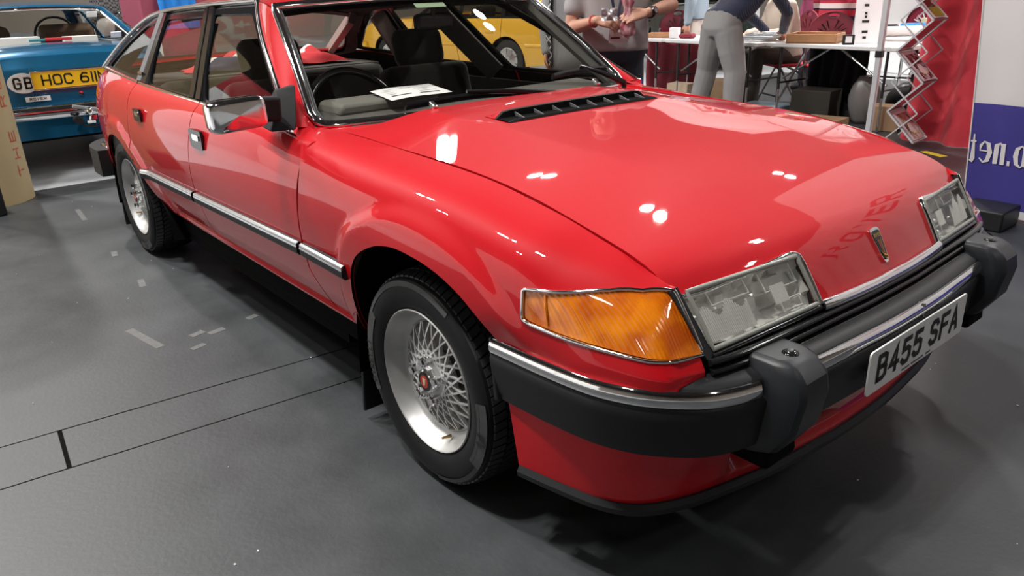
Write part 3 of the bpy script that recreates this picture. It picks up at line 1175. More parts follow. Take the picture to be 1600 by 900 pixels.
for g, par in ((holes[0], FDOOR), (holes[1], RDOOR), (holes[2], RQUART)):
    patch('window_glass', GG, [np.array(grow(g, .006))], .08, GLASS, par, both=True, lip=0)
def gbar(a, b, w0, w1, out, mt, name):
    """flat post on the window plane from a to b"""
    mb = MB()
    vs = []
    for (x, z), w in ((a, w0), (b, w1)):
        for dx, o in ((-w / 2, .0), (-w / 2 + .004, out), (w / 2 - .004, out), (w / 2, .0)):
            vs.append(tuple(GP(np.array([(x + dx, z)]), o)[0]))
    mb.add(vs, [(0, 1, 5, 4), (1, 2, 6, 5), (2, 3, 7, 6)])
    return pair(mb, name, mt, CAR)
gbar((-1.685, .922), (-1.935, 1.258), .058, .05, .012, BLACK_GLOSS, 'door_post')
gbar((-1.605, .922), (-1.872, 1.262), .06, .05, .014, BLACK_GLOSS, 'door_post')
gbar((-2.455, .938), (-2.515, 1.236), .075, .07, .014, GREY_TRIM, 'rear_post')
gbar((-2.375, .934), (-2.462, 1.236), .07, .035, .012, BLACK_GLOSS, 'door_post')
gbar((-2.452, .965), (-2.456, .975), .076, .076, .018, CHROME, 'post_clip')
# belt chrome
bl = [(-.70, .906), (-1.2, .910), (-1.7, .915), (-2.3, .925), (-2.55, .935), (-2.9, .951), (-3.16, .966)]
def gp_path(pts, out=.004, k=6):
    return GP(np.array(dense(pts, k)), out)
pair(strip(gp_path([p for p in bl if p[0] > -1.65] + [(-1.585, .914)] if False else [(-.70, .906), (-1.2, .910), (-1.57, .9137)]), (0, -.85, .5), oval(.022, .008)), 'belt_trim', CHROME, FDOOR)
pair(strip(gp_path([(-1.58, .914), (-2.0, .920), (-2.3, .925), (-2.46, .931)]), (0, -.85, .5), oval(.022, .008)), 'belt_trim', CHROME, RDOOR)
pair(strip(gp_path([(-2.475, .931), (-2.7, .941), (-2.9, .951), (-3.16, .966)]), (0, -.85, .5), oval(.022, .008)), 'belt_trim', CHROME, RQUART)
# drip rail
dr = [(-1.425, 1.284), (-1.92, 1.271), (-2.42, 1.250), (-2.64, 1.229), (-2.757, 1.199), (-2.96, 1.102), (-3.16, .968)]
pair(strip(gp_path(dr, .008), (0, -.85, .5), oval(.02, .012)), 'drip_rail', CHROME_DULL, CAR)
# chrome edge of the front door frame
ap = [(-.722, .905), (-.82, .957), (-1.026, 1.066), (-1.30, 1.206), (-1.425, 1.281)]
pair(strip(gp_path(ap, .006), (.3, -.85, .45), oval(.022, .010)), 'door_edge_trim', CHROME, CAR)

# ---- windscreen
WB = lambda s: (-.64 - .092 * (abs(s) / .737) ** 2, s, .905 - .002)
WT = lambda s: (-1.135 - .075 * (abs(s) / .612) ** 2, s, 1.285 - .022 * (abs(s) / .612) ** 2)
def WS(u, v, out=0.0):
    """u -1..1 across, v 0..1 up"""
    a, b = WB(u * .737), WT(u * .612)
    n = Vector((.58, 0, .81))
    bul = .012 * math.sin(PI * v)
    return Vector([a[i] + (b[i] - a[i]) * v for i in range(3)]) + n * (out + bul)
WSn = lambda q: np.array([WS(a / .72, b / .63) for a, b in q])
patch('windscreen', WSn, [round_poly([(-.70, .015), (.70, .015), (.70, .615), (-.70, .615)], .05, 5)], .05, GLASS_CLEAR, CAR, lip=0)
wl = [(-1, 1)] + [(-1, v) for v in np.linspace(.97, .09, 12)] + [(-.985, .035), (-.955, .008), (-.90, 0)] + [(u, 0) for u in np.linspace(-.8, .8, 17)] + [(.90, 0), (.955, .008), (.985, .035)] + [(1, v) for v in np.linspace(.09, .97, 12)] + [(1, 1)] + [(u, 1) for u in np.linspace(.93, -.93, 15)]
strip([WS(u, v, .006) for u, v in wl], (.58, 0, .81), oval(.030, .010), closed=True).build('windscreen_trim', CHROME, CAR)
strip([WS(u * .972, .018 + v * .962, .001) for u, v in wl], (.58, 0, .81), oval(.014, .004), closed=True).build('windscreen_seal', BLACK, CAR)
# black band at the foot of the glass and tinted band at the top
# A pillar (red) between windscreen trim and door edge
mb = MB()
nA = 14
ins = [WS(-1.022, v, .003) for v in np.linspace(0.0, 1, nA)]
outl = GP(np.array(dense(ap, 8)), .002)
d_ = np.linspace(0, len(outl) - 1, nA).astype(int)
outl = [Vector(outl[i]) for i in d_]
vs = []
for a, b in zip(ins, outl):
    for w in (0, .33, .66, 1):
        p = a.lerp(b, w)
        p += Vector((.5, -.55, .6)).normalized() * .012 * math.sin(PI * w)
        vs.append(p)
mb.add(vs, [(i * 4 + j, (i + 1) * 4 + j, (i + 1) * 4 + j + 1, i * 4 + j + 1) for i in range(nA - 1) for j in range(3)])
# foot of the pillar down onto the wing
pair(mb, 'windscreen_pillar', RED, CAR)
mb = MB()
foot = [ins[0], outl[0]]
mb.add([ins[0] + Vector((0, 0, .004)), outl[0] + Vector((0, 0, .004)), outl[0] + Vector((.06, -.01, -.03)), ins[0] + Vector((.08, 0, -.012))], [(0, 1, 2, 3)])
pair(mb, 'pillar_foot', RED, CAR)
# red scuttle corner between windscreen trim, wing and bonnet
mb = MB()
cor = []
for u in np.linspace(-1.03, -.74, 9):
    A_ = WS(u, 0, -.006)
    y_ = A_.y * .975
    cor += [A_, Vector((A_.x * .45 - .60 * .55, y_, .9005 - .010 * max(0, abs(y_) - .66) / .08)), Vector((-.592, y_ * .97, .893))]
mb.add(cor, [(3 * i + j, 3 * i + 3 + j, 3 * i + 4 + j, 3 * i + 1 + j) for i in range(8) for j in range(2)])
fan = [WS(-1.035, 0, -.004)] + [WS(u, v, -.004) for u, v in ((-1.02, .16), (-.995, .10), (-.98, .05), (-.95, .022), (-.90, .012), (-.86, .0))]
mb.add(fan, [(0, i + 1, i) for i in range(1, 6)])
pair(mb, 'scuttle_corner', RED, CAR)
# inner trim of the pillars
mb = MB()
mb.tube([WS(-.985, .0, -.03), WS(-.985, 1, -.03)], .028, 8)
pair(mb, 'pillar_trim', DASH, CAR)

# ---- roof
RX = [-1.1, -1.21, -1.42, -1.92, -2.42, -2.64, -2.757]
zr = pchip(RX, [1.245, 1.262, 1.284, 1.271, 1.250, 1.229, 1.199])
sr = pchip(RX, [.63, .612, .582, .588, .60, .612, .63])
zc_ = pchip([-1.05, -1.135, -1.42, -1.9, -2.3, -2.6, -2.8], [1.268, 1.287, 1.335, 1.358, 1.342, 1.312, 1.275])
def ROOF(q):
    x, w = q[:, 0], q[:, 1] / .62
    s = w * sr(x)
    z = zc_(x) - (zc_(x) - zr(x)) * np.abs(w) ** 2.2
    return np.stack([x, s, z], 1)
rf = [(-1.142 - .068 * (s / .62) ** 2, s) for s in np.linspace(-.62, .62, 15)] + [(-1.5, .62), (-2.0, .62), (-2.4, .62), (-2.74, .62)] + [(-2.74, -.62), (-2.4, -.62), (-2.0, -.62), (-1.5, -.62)]
patch('roof', ROOF, [np.array(rf)], .05, RED, CAR)
RL = lambda q: ROOF(q) - np.array([0, 0, .035])
patch('headlining', RL, [np.array(rf) * [1, .97]], .08, mat('headlining', (.06, .055, .045), .9), CAR, lip=0)

# ---- tail: hatch, rear glass, tail panel
rail = pchip([0, .35, .7, 1.0], [(-2.757, .63, 1.199), (-2.96, .695, 1.10), (-3.16, .772, .968), (-3.63, .57, .915)])
def HATCH(q):
    v, w = q[:, 0], q[:, 1]
    r = rail(v)
    zc = r[:, 2] + .055 * (1 - v) + .012
    x = r[:, 0] - .03 * v + .0 * w
    s = r[:, 1] * w
    z = zc - (zc - r[:, 2]) * np.abs(w) ** 2.2
    return np.stack([x, s, z], 1)
hg = round_poly([(.06, -.86), (.74, -.86), (.74, .86), (.06, .86)], .08, 4)
patch('tailgate', HATCH, [np.array([(0, -1), (.5, -1), (1, -1), (1, 1), (.5, 1), (0, 1)]), hg], .06, RED, CAR, sign=-1)
patch('tailgate_lining', lambda q: HATCH(q) - np.array([-.02, 0, .03]), [np.array([(0, -.97), (.5, -.97), (1, -.97), (1, .97), (.5, .97), (0, .97)]), hg], .1, TRIM_CLOTH, CAR, sign=1, lip=0)
MB().box((-3.66, 0, .72), (.02, 1.3, .5)).build('tail_lining', TRIM_CLOTH, CAR)
pair(inner(FQ, -3.60, -2.42, 16), 'quarter_trim', TRIM_CLOTH, CAR)
patch('rear_window', HATCH, [hg], .08, GLASS_CLEAR, CAR, lip=0, sign=-1)
mb = MB()
prof = [(-3.65, .915), (-3.72, .88), (-3.745, .80), (-3.735, .62), (-3.70, .42)]
yy = np.linspace(-.64, .64, 9)
mb.add([(x + .05 * (abs(y) / .7) ** 4, y, z) for y in yy for x, z in prof], [(i * 5 + j, (i + 1) * 5 + j, (i + 1) * 5 + j + 1, i * 5 + j + 1) for i in range(8) for j in range(4)])
mb.build('tail_panel', RED, CAR)
mb = MB().box((-3.745, -.52, .78), (.05, .30, .16))
pair(mb, 'tail_lamp', mat('tail_lamp_red', (.45, .01, .01), .15), CAR, bevel=.015)
# rear bumper: chrome blade with black end cap
bp_ = dense([(-3.22, -.846, .515), (-3.40, -.846, .515), (-3.53, -.805, .515), (-3.65, -.70, .515), (-3.74, -.40, .515), (-3.76, 0, .515)], 6)
bp_ = bp_ + [(x, -y, z) for x, y, z in reversed(bp_[:-1])]
RBUMP = strip(bp_, (0, 0, 1), [(-.06, -.15), (.0, -.15), (.010, -.10), (.010, -.03), (.0, .0), (-.06, .0)]).build('rear_bumper', BLACK, CAR)
_ce = [(-3.235, -.790, .515), (-3.245, -.815, .515), (-3.27, -.836, .515)]
strip([(x, y, z - .012) for x, y, z in _ce + bp_[2:-2] + [(a, -b, c) for a, b, c in reversed(_ce)]], (0, 0, 1), [(.020, -.126), (.036, -.122), (.050, -.06), (.048, -.015), (.036, .014), (.008, .020), (.0, .0)]).build('bumper_chrome', CHROME, RBUMP)

# ================================================================== BONNET
Zc = pchip([-.72, -.5, -.27, 0, .2, .32, .48, .60, .68, .725, .757, .780, .807, .83, .86], [.935, .937, .929, .910, .894, .879, .847, .812, .783, .759, .727, .692, .646, .606, .55])
drop = pchip([-.72, -.38, 0, .42, .61, .72, .80], [.034, .036, .022, .019, .009, .004, .0])
crs = pchip([-.7, -.45, -.1, .07, .3, .46, .58, .8], [.40, .395, .39, .385, .345, .335, .325, .31])
def BON(q):
    x, s = q[:, 0], np.abs(q[:, 1])
    t = np.clip((s - crs(x)) / (.69 - crs(x)), 0, 1.2)
    fade = 1 - sstep(x, .35, .66)
    z = Zc(x + .015 * (s / .306) ** 2) - drop(x) * (fade * t ** 1.06 + (1 - fade) * (s / .69) ** 2) - .006 * (s / .69) ** 2 * fade
    return np.stack([x, q[:, 1], z], 1)
br = .688
nose = [(.688, -.681), (.705, -.60), (.718, -.50), (.728, -.40), (.733, -.325), (.740, -.309), (.760, -.306), (.803, -.301)]
nose_c = [(.809, -.24), (.815, -.15), (.818, -.07), (.8185, 0)]
hb = nose + nose_c
hb = hb + [(x, -y) for x, y in reversed(hb[:-1])]
bon_loop = [(-.60, -.0), (-.60, -.35), (-.585, -.55), (-.575, -.655), (-.60, -br + .012), (-.62, -br)]
bon_loop = [(-.625, -.690), (-.628, -.672), (-.598, -.640), (-.59, -.55), (-.60, -.35), (-.615, 0), (-.60, .35), (-.59, .55), (-.598, .640), (-.628, .672), (-.625, .690), (-.4, .686), (0, .685), (.4, .685), (.6, .684)] + list(reversed(hb)) + [(.6, -.684), (.4, -.685), (0, -.685), (-.4, -.686)]
BONNET = patch('bonnet', BON, [np.array(bon_loop)], .022, RED, CAR, bres=.012)
# chrome along the nose foot and over the lamps
def bon_path(pts, dz=.003, dx=.004):
    P = BON(np.array(dense(pts, 5)))
    return [(x + dx, y, z + dz) for x, y, z in P]
nf = nose_c and [(.803, -.301), (.809, -.24), (.815, -.15), (.818, -.07), (.8185, 0)]
nf = nf + [(x, -y) for x, y in reversed(nf[:-1])]
strip([(p[0] + .004, p[1], p[2] - .006) for p in bon_path(nf)], (1, 0, .5), oval(.026, .010)).build('bonnet_chrome_strip', CHROME, BONNET)
pair(strip(bon_path(nose, -.001, .002), (.75, 0, .65), oval(.013, .009)), 'lamp_brow_trim', CHROME, CAR)
# vent at the base of the windscreen
vx, vs_ = -.255, .345
def bz(x, y, d=0):
    return float(BON(np.array([(x, y)]))[0, 2]) + d
mb = MB()
vl = []
ny = 24
for i in range(ny + 1):
    y = -vs_ + 2 * vs_ * i / ny
    z0 = bz(vx, y)
    tp = min(1, (1 - abs(y) / vs_) * 9 + .12)
    vl.append([(vx + .040, y, bz(vx + .040, y, .001)), (vx + .036, y, z0 + .006 * tp), (vx + .030, y, z0 + .005 * tp), (vx + .027, y, z0 + .003), (vx - .018, y, z0 + .0045), (vx - .024, y, z0 + .024 * tp), (vx - .034, y, z0 + .026 * tp), (vx - .085, y, bz(vx - .085, y, .002))])
mb.add([p for r in vl for p in r], [(i * 8 + j, (i + 1) * 8 + j, (i + 1) * 8 + j + 1, i * 8 + j + 1) for i in range(ny) for j in range(7)])
mb.mi = [[3, 3, 1, 1, 1, 3, 2][k % 7] for k in range(len(mb.f))]
VENT = mb.build('bonnet_vent', [mat('vent_black', (.006, .006, .006), .7, spec=.1), DARK, RED, mat('vent_edge', (.008, .008, .008), .6, spec=.15)], BONNET)
for i in range(1, 9):
    y = -vs_ + 2 * vs_ * (i - .1) / 8.6
    z0 = bz(vx, y)
    MB().box((vx + .002, y, z0 + .005), (.050, .0025, .012), Matrix.Rotation(.28, 3, 'Y')).build('vent_slat', GREY_TRIM, VENT)
# badge on the nose
def nose_pt(x, y, d=.0):
    q = np.array([(x, y)])
    e = 1e-3
    P = BON(q)[0]
    n = np.cross(BON(q + [e, 0])[0] - BON(q - [e, 0])[0], BON(q + [0, e])[0] - BON(q - [0, e])[0])
    n /= np.linalg.norm(n)
    return Vector(P) + Vector(n) * d, Vector(n)
pT, nT = nose_pt(.757, 0)
pB, nB = nose_pt(.806, 0)
yax = (pT - pB).normalized()
nn = ((nT + nB) / 2)
nn = (nn - yax * nn.dot(yax)).normalized()
xax = yax.cross(nn)
MBAD = Matrix((xax, yax, nn)).transposed().to_4x4()
MBAD.translation = (pT + pB) / 2 + nn * .003
bw, bh = .044, (pT - pB).length
shield = [(-bw / 2, bh * .46), (-bw * .25, bh * .5), (bw * .25, bh * .5), (bw / 2, bh * .46), (bw * .46, bh * .2), (bw * .32, -bh * .25), (bw * .16, -bh * .48), (-bw * .16, -bh * .48), (-bw * .32, -bh * .25), (-bw * .46, bh * .2)]
sh = round_poly(shield, .006, 3)
mb = MB().prism(sh, -.012, .004).xf(MBAD)
BADGE = mb.build('badge', CHROME, BONNET, label='black and gold shield badge with longship emblem')
MB().prism(sh * .84, .0, .0052).xf(MBAD).build('badge_face', BLACK_GLOSS, BADGE)
mb = MB()
mb.prism([(-.010, .012), (.001, .018), (.006, -.012), (-.004, -.018)], 0, .0062)
mb.xf(MBAD).build('badge_sail', mat('badge_sail', (.18, .035, .02), .3), BADGE)
GOLD = mat('gold', (.75, .48, .12), .25, metal=1)
mb = MB()
cx = -.0155
for ch in 'ROVER':
    strokes(mb, ch, cx, .0225, .0052, .0085, .0013, .0058)
    cx += .0064
mb.bar((.006, .018, .006), (-.002, -.03, .006), .0016)
mb.bar((-.006, -.024, .006), (.008, -.03, .006), .004)
mb.bar((-.004, -.034, .006), (.006, -.036, .006), .003)
mb.bar((-.006, -.024, .006), (-.009, -.017, .006), .002)
mb.xf(MBAD).build('badge_emblem', GOLD, BADGE)

# ================================================================== HEADLAMPS
OT, IT, IB, OB = Vector((.694, -.672, .733)), Vector((.742, -.311, .738)), Vector((.808, -.304, .628)), Vector((.772, -.652, .612))
def LAMP(u, v, d=0.0):
    """u 0 outer..1 inner, v 0 bottom..1 top ; d = depth behind the lens"""
    a, b = OB.lerp(IB, u), OT.lerp(IT, u)
    p = a.lerp(b, v)
    n = Vector((.84, -.08, .52)).normalized()
    return p + n * (.008 * max(0, math.sin(PI * u)) ** .7 * max(0, math.sin(PI * v)) ** .7 - d)
LN = lambda q: np.array([LAMP(a / .36, b / .125) for a, b in q])
lo_ = round_poly([(.006, .004), (.354, .002), (.350, .119), (.012, .118)], .014, 4)
LENSES = patch('headlamp', LN, [lo_], .02, LENS, CAR, both=True, lip=.03, label='ribbed clear headlamp lens')
mb = MB()
random.seed(3)
nu, nv = 18, 8
cell = {}
def refl(u, v):
    i, j = int(u * 8.999), int(v * 3.999)
    if (i, j) not in cell:
        cell[(i, j)] = (random.uniform(-.035, .035), random.uniform(-.03, .03), random.uniform(0, .010))
    a, b, c = cell[(i, j)]
    fu, fv = u * 9 - i - .5, v * 4 - j - .5
    bowl = .062 * (1 - max(abs(u * 2 - 1) ** 3, abs(v * 2 - 1) ** 3)) + .004
    return bowl + (a * fu + b * fv + c) * .9
mb.grid(lambda u, v: LAMP(.02 + .96 * u, .03 + .94 * v, max(.004, refl(u, v))), 48, 24)
RFL = pair(mb, 'reflector', SILVER, LENSES, angle=8)
# vertical flutes on the outer half of the lens, a clear bulb window near the inner end
mb = MB()
for i in range(26):
    u = .07 + i * .0145
    mb.tube([LAMP(u + .004, .12, .010), LAMP(u, .56 + .1 * math.sin(i * .5), .010)], .0021, 6)
for i in range(9):
    u = .66 + i * .0145
    mb.tube([LAMP(u, .28, .010), LAMP(u, .60, .010)], .0021, 6)
pair(mb, 'lens_fluting', SILVER, LENSES)
mb = MB()
for u0, v0, u1, v1 in ((.63, .52, .93, .88), (.72, .12, .90, .30), (.20, .62, .5, .86)):
    c = [LAMP(u0, v0, .016), LAMP(u1, v0, .016), LAMP(u1, v1, .016), LAMP(u0, v1, .016)]
    for i in range(4):
        mb.bar(c[i], c[(i + 1) % 4], .003)
pair(mb, 'lens_frame_lines', SILVER, LENSES)
# dark gasket round the lens and a grey lower moulding
gl = [(0, 0), (.5, -.005), (1, 0), (1, 1), (.5, 1), (0, 1)]
g_ = resample([(.025, .045), (.978, .035), (.968, .93), (.05, .93)], .08)
mb = strip([LAMP(u, v, -.001) for u, v in g_], Vector((.84, -.08, .52)), oval(.011, .004), closed=True)
pair(mb, 'lamp_gasket', mat('lens_bezel', (.30, .31, .28), .25), LENSES)
mb = MB()
mb.bar(LAMP(-.022, 1.02, .006), LAMP(-.022, -.05, .006), .022, .014, up=(.84, -.08, .52))
pair(mb, 'lamp_divider', BLACK, CAR)
mb = strip([LAMP(u, -.045, .002) for u in np.linspace(.0, 1.0, 8)], Vector((.84, -.08, .52)), oval(.014, .006))
pair(mb, 'lamp_moulding', BLACK_GLOSS, CAR)
mb = MB()
mb.grid(lambda u, v: LAMP(-.03 + 1.06 * u, -.08 + 1.1 * v, .085), 4, 3)
pair(mb, 'lamp_housing', DARK, CAR)

# ================================================================== FRONT PLAN CURVES
def sym(pts):
    return pts + [(x, -y) for x, y in reversed(pts[:-1])]
PLAN_B = [(.326, -.858), (.487, -.848), (.609, -.832), (.695, -.800), (.768, -.746), (.815, -.690), (.845, -.61), (.862, -.51), (.872, -.40), (.881, -.25), (.888, -.10), (.889, 0)]
plan_b = sym(dense(PLAN_B, 6))
nb = len(plan_b)
# grille slats between the lamps and the bumper
gr = [p for p in plan_b if abs(p[1]) < .675]
for kz, (zz, off) in enumerate(((.604, -.062), (.586, -.056), (.568, -.050))):
    pth = []
    for x, y in gr:
        k_ = 1 - .012 * 0
        pth.append((x + off + .018 * (abs(y) / .675) ** 4, y, zz - .004 * (abs(y) / .675) ** 2))
    strip(pth, (1, 0, .35), oval(.015, .011)).build('grille_slat', BLACK_GLOSS, CAR)
mb = MB()
mb.add([(x - .075, y, z) for x, y in gr for z in (.52, .625)], [(2 * i, 2 * i + 2, 2 * i + 3, 2 * i + 1) for i in range(len(gr) - 1)])
mb.build('grille_back', DARK, CAR)
# red return under the indicator, wing to grille
# bumper
def sweep_plan(plan, prof, z0=0):
    pth = [(x, y, z0) for x, y in plan]
    return strip(pth, (0, 0, 1), prof)
# strip(): across = d x up ; path runs from -y to +y so 'across' points forward/outwards
BODY = [(-.075, .572), (-.030, .574), (-.006, .566), (.002, .556), (.002, .528), (.010, .522), (.0145, .514), (.012, .49), (.004, .43), (-.002, .405), (-.018, .395), (-.06, .395)]
BUMPER = sweep_plan(plan_b, BODY).build('front_bumper', BLACK, CAR, label='black bumper with chrome top strip')
ch = [(.0, .5605), (.006, .562), (.0125, .556), (.0155, .546), (.0165, .537), (.012, .527), (.002, .525)]
sgn = [(-1, -.595), (-.445, .445), (.595, 1)]
for a, b in sgn:
    seg = [p for p in plan_b if a <= p[1] <= b]
    sweep_plan(seg, ch).build('bumper_chrome', CHROME, BUMPER)
# end caps
mb = MB().add([(.318, -.868, .563), (.330, -.868, .40), (.330, -.80, .40), (.318, -.80, .563), (.332, -.871, .563), (.344, -.862, .40), (.344, -.80, .40), (.332, -.80, .563)], [(0, 1, 2, 3), (4, 7, 6, 5), (0, 4, 5, 1), (3, 2, 6, 7), (0, 3, 7, 4), (1, 5, 6, 2)])
pair(mb, 'bumper_end', BLACK, BUMPER, bevel=.005)
# small joint in the chrome
MB().box((.893, .03, .543), (.022, .006, .036)).build('chrome_joint', CHROME_DULL, BUMPER)
# overriders
def overrider():
    mb = MB()
    yc = -.517
    sec = [  # z, x_back, x_front, halfwidth_front, halfwidth_back
        (.372, .80, .850, .045, .060), (.392, .80, .885, .050, .066), (.45, .80, .922, .050, .068), (.53, .80, .935, .048, .068),
        (.566, .80, .928, .046, .067), (.592, .80, .905, .042, .062), (.602, .80, .882, .036, .055)]
    vs = []
    for z, xb, xf, hf, hb_ in sec:
        vs += [(xb, yc - hb_, z), (xf - .035, yc - hb_ * .98, z), (xf, yc - hf, z), (xf, yc + hf, z), (xf - .025, yc + hb_ * .98, z), (xb, yc + hb_, z)]
    n = 6
    fs = [(i * n + k, i * n + (k + 1) % n, (i + 1) * n + (k + 1) % n, (i + 1) * n + k) for i in range(len(sec) - 1) for k in range(n)]
    fs += [tuple(reversed(range(n))), tuple((len(sec) - 1) * n + k for k in range(n))]
    return mb.add(vs, fs)
OV = pair(overrider(), 'overrider', OVERRIDER, CAR, bevel=.009, smooth=True, angle=30)
mb = MB()
mb.lathe([(0, .606), (.010, .6065), (.0165, .604), (.018, .6015)], 16, c=(.866, -.517, 0))
bolt = pair(mb, 'overrider_bolt', BLACK_GLOSS, OV)
mb = MB()
mb.lathe([(0, .6055), (.005, .6085), (.006, .6095), (.007, .607)], 8, c=(.866, -.517, 0))
pair(mb, 'bolt_socket', GREY_TRIM, OV)
mb = MB().box((.815, -.515, .375), (.12, .12, .06), taper=.9)
pair(mb, 'overrider_bracket', DARK, CAR, bevel=.01)

# valance
PLAN_V = [(.395, -.842), (.515, -.817), (.60, -.795), (.655, -.768), (.695, -.728), (.722, -.68), (.744, -.62), (.770, -.51), (.791, -.40), (.808, -.24), (.818, -.10), (.820, 0)]
PLAN_T = [(.365, -.846), (.49, -.835), (.60, -.816), (.68, -.786), (.74, -.735), (.782, -.68), (.81, -.61), (.828, -.51), (.84, -.40), (.85, -.24), (.856, -.10), (.858, 0)]
pv, pt = sym(dense(PLAN_V, 8)), sym(dense(PLAN_T, 8))
vs = []
nr = 7
for (x0, y0), (x1, y1) in zip(pv, pt):
    rc = float(1 - sstep(abs(y1), .545, .585))
    for j in range(nr):
        w = j / (nr - 1)
        x = x0 + (x1 - x0) * w - .012 * math.sin(PI * w) * .0
        y = y0 + (y1 - y0) * w
        x -= rc * .085 * float(sstep(w, .12, .6))
        vs.append((x - .01, y, .236 + (.42 - .236) * w))
mb = MB().add(vs, [(i * nr + j, (i + 1) * nr + j, (i + 1) * nr + j + 1, i * nr + j + 1) for i in range(len(pv) - 1) for j in range(nr - 1)])
mb.build('front_valance', RED, CAR, angle=50)
strip([(x - .006, y, .222) for x, y in pv], (0, 0, 1), [(-.03, .014), (.004, .016), (.012, .004), (.010, -.010), (-.004, -.018), (-.04, -.018)]).build('chin_spoiler', BLACK, CAR)

# number plate
PLM = Matrix.Translation((.9185, 0, .4735)) @ Matrix.Rotation(-.0126, 4, 'Y') @ Matrix(((0, 0, 1, 0), (1, 0, 0, 0), (0, 1, 0, 0), (0, 0, 0, 1)))
pl = round_poly([(-.26, -.0555), (.26, -.0555), (.26, .0555), (-.26, .0555)], .012, 4)
PLATE = MB().prism(pl, -.004, 0).xf(PLM).build('number_plate', WHITE, CAR, label='white front number plate reading B455 SFA', smooth=False)
mb = MB()
cx = -.222
for ch_ in 'B455 SFA':
    if ch_ == ' ':
        cx += .030
        continue
    mb2 = MB()
    strokes(mb2, ch_, cx, -.034, .050, .074, .0135)
    mb2.xf(PLM).build('plate_letter', INK, PLATE, smooth=False)
    cx += .0605
mb = MB()
for a, b in ((-.085, -.045), (-.035, .03), (.045, .07)):
    mb.box(((a + b) / 2, -.047, .0003), (b - a, .005, .001))
mb.xf(PLM).build('plate_maker_mark', GREY_TRIM, PLATE, smooth=False)
MB().box((.895, 0, .47), (.04, .36, .07)).build('plate_bracket', DARK, CAR)
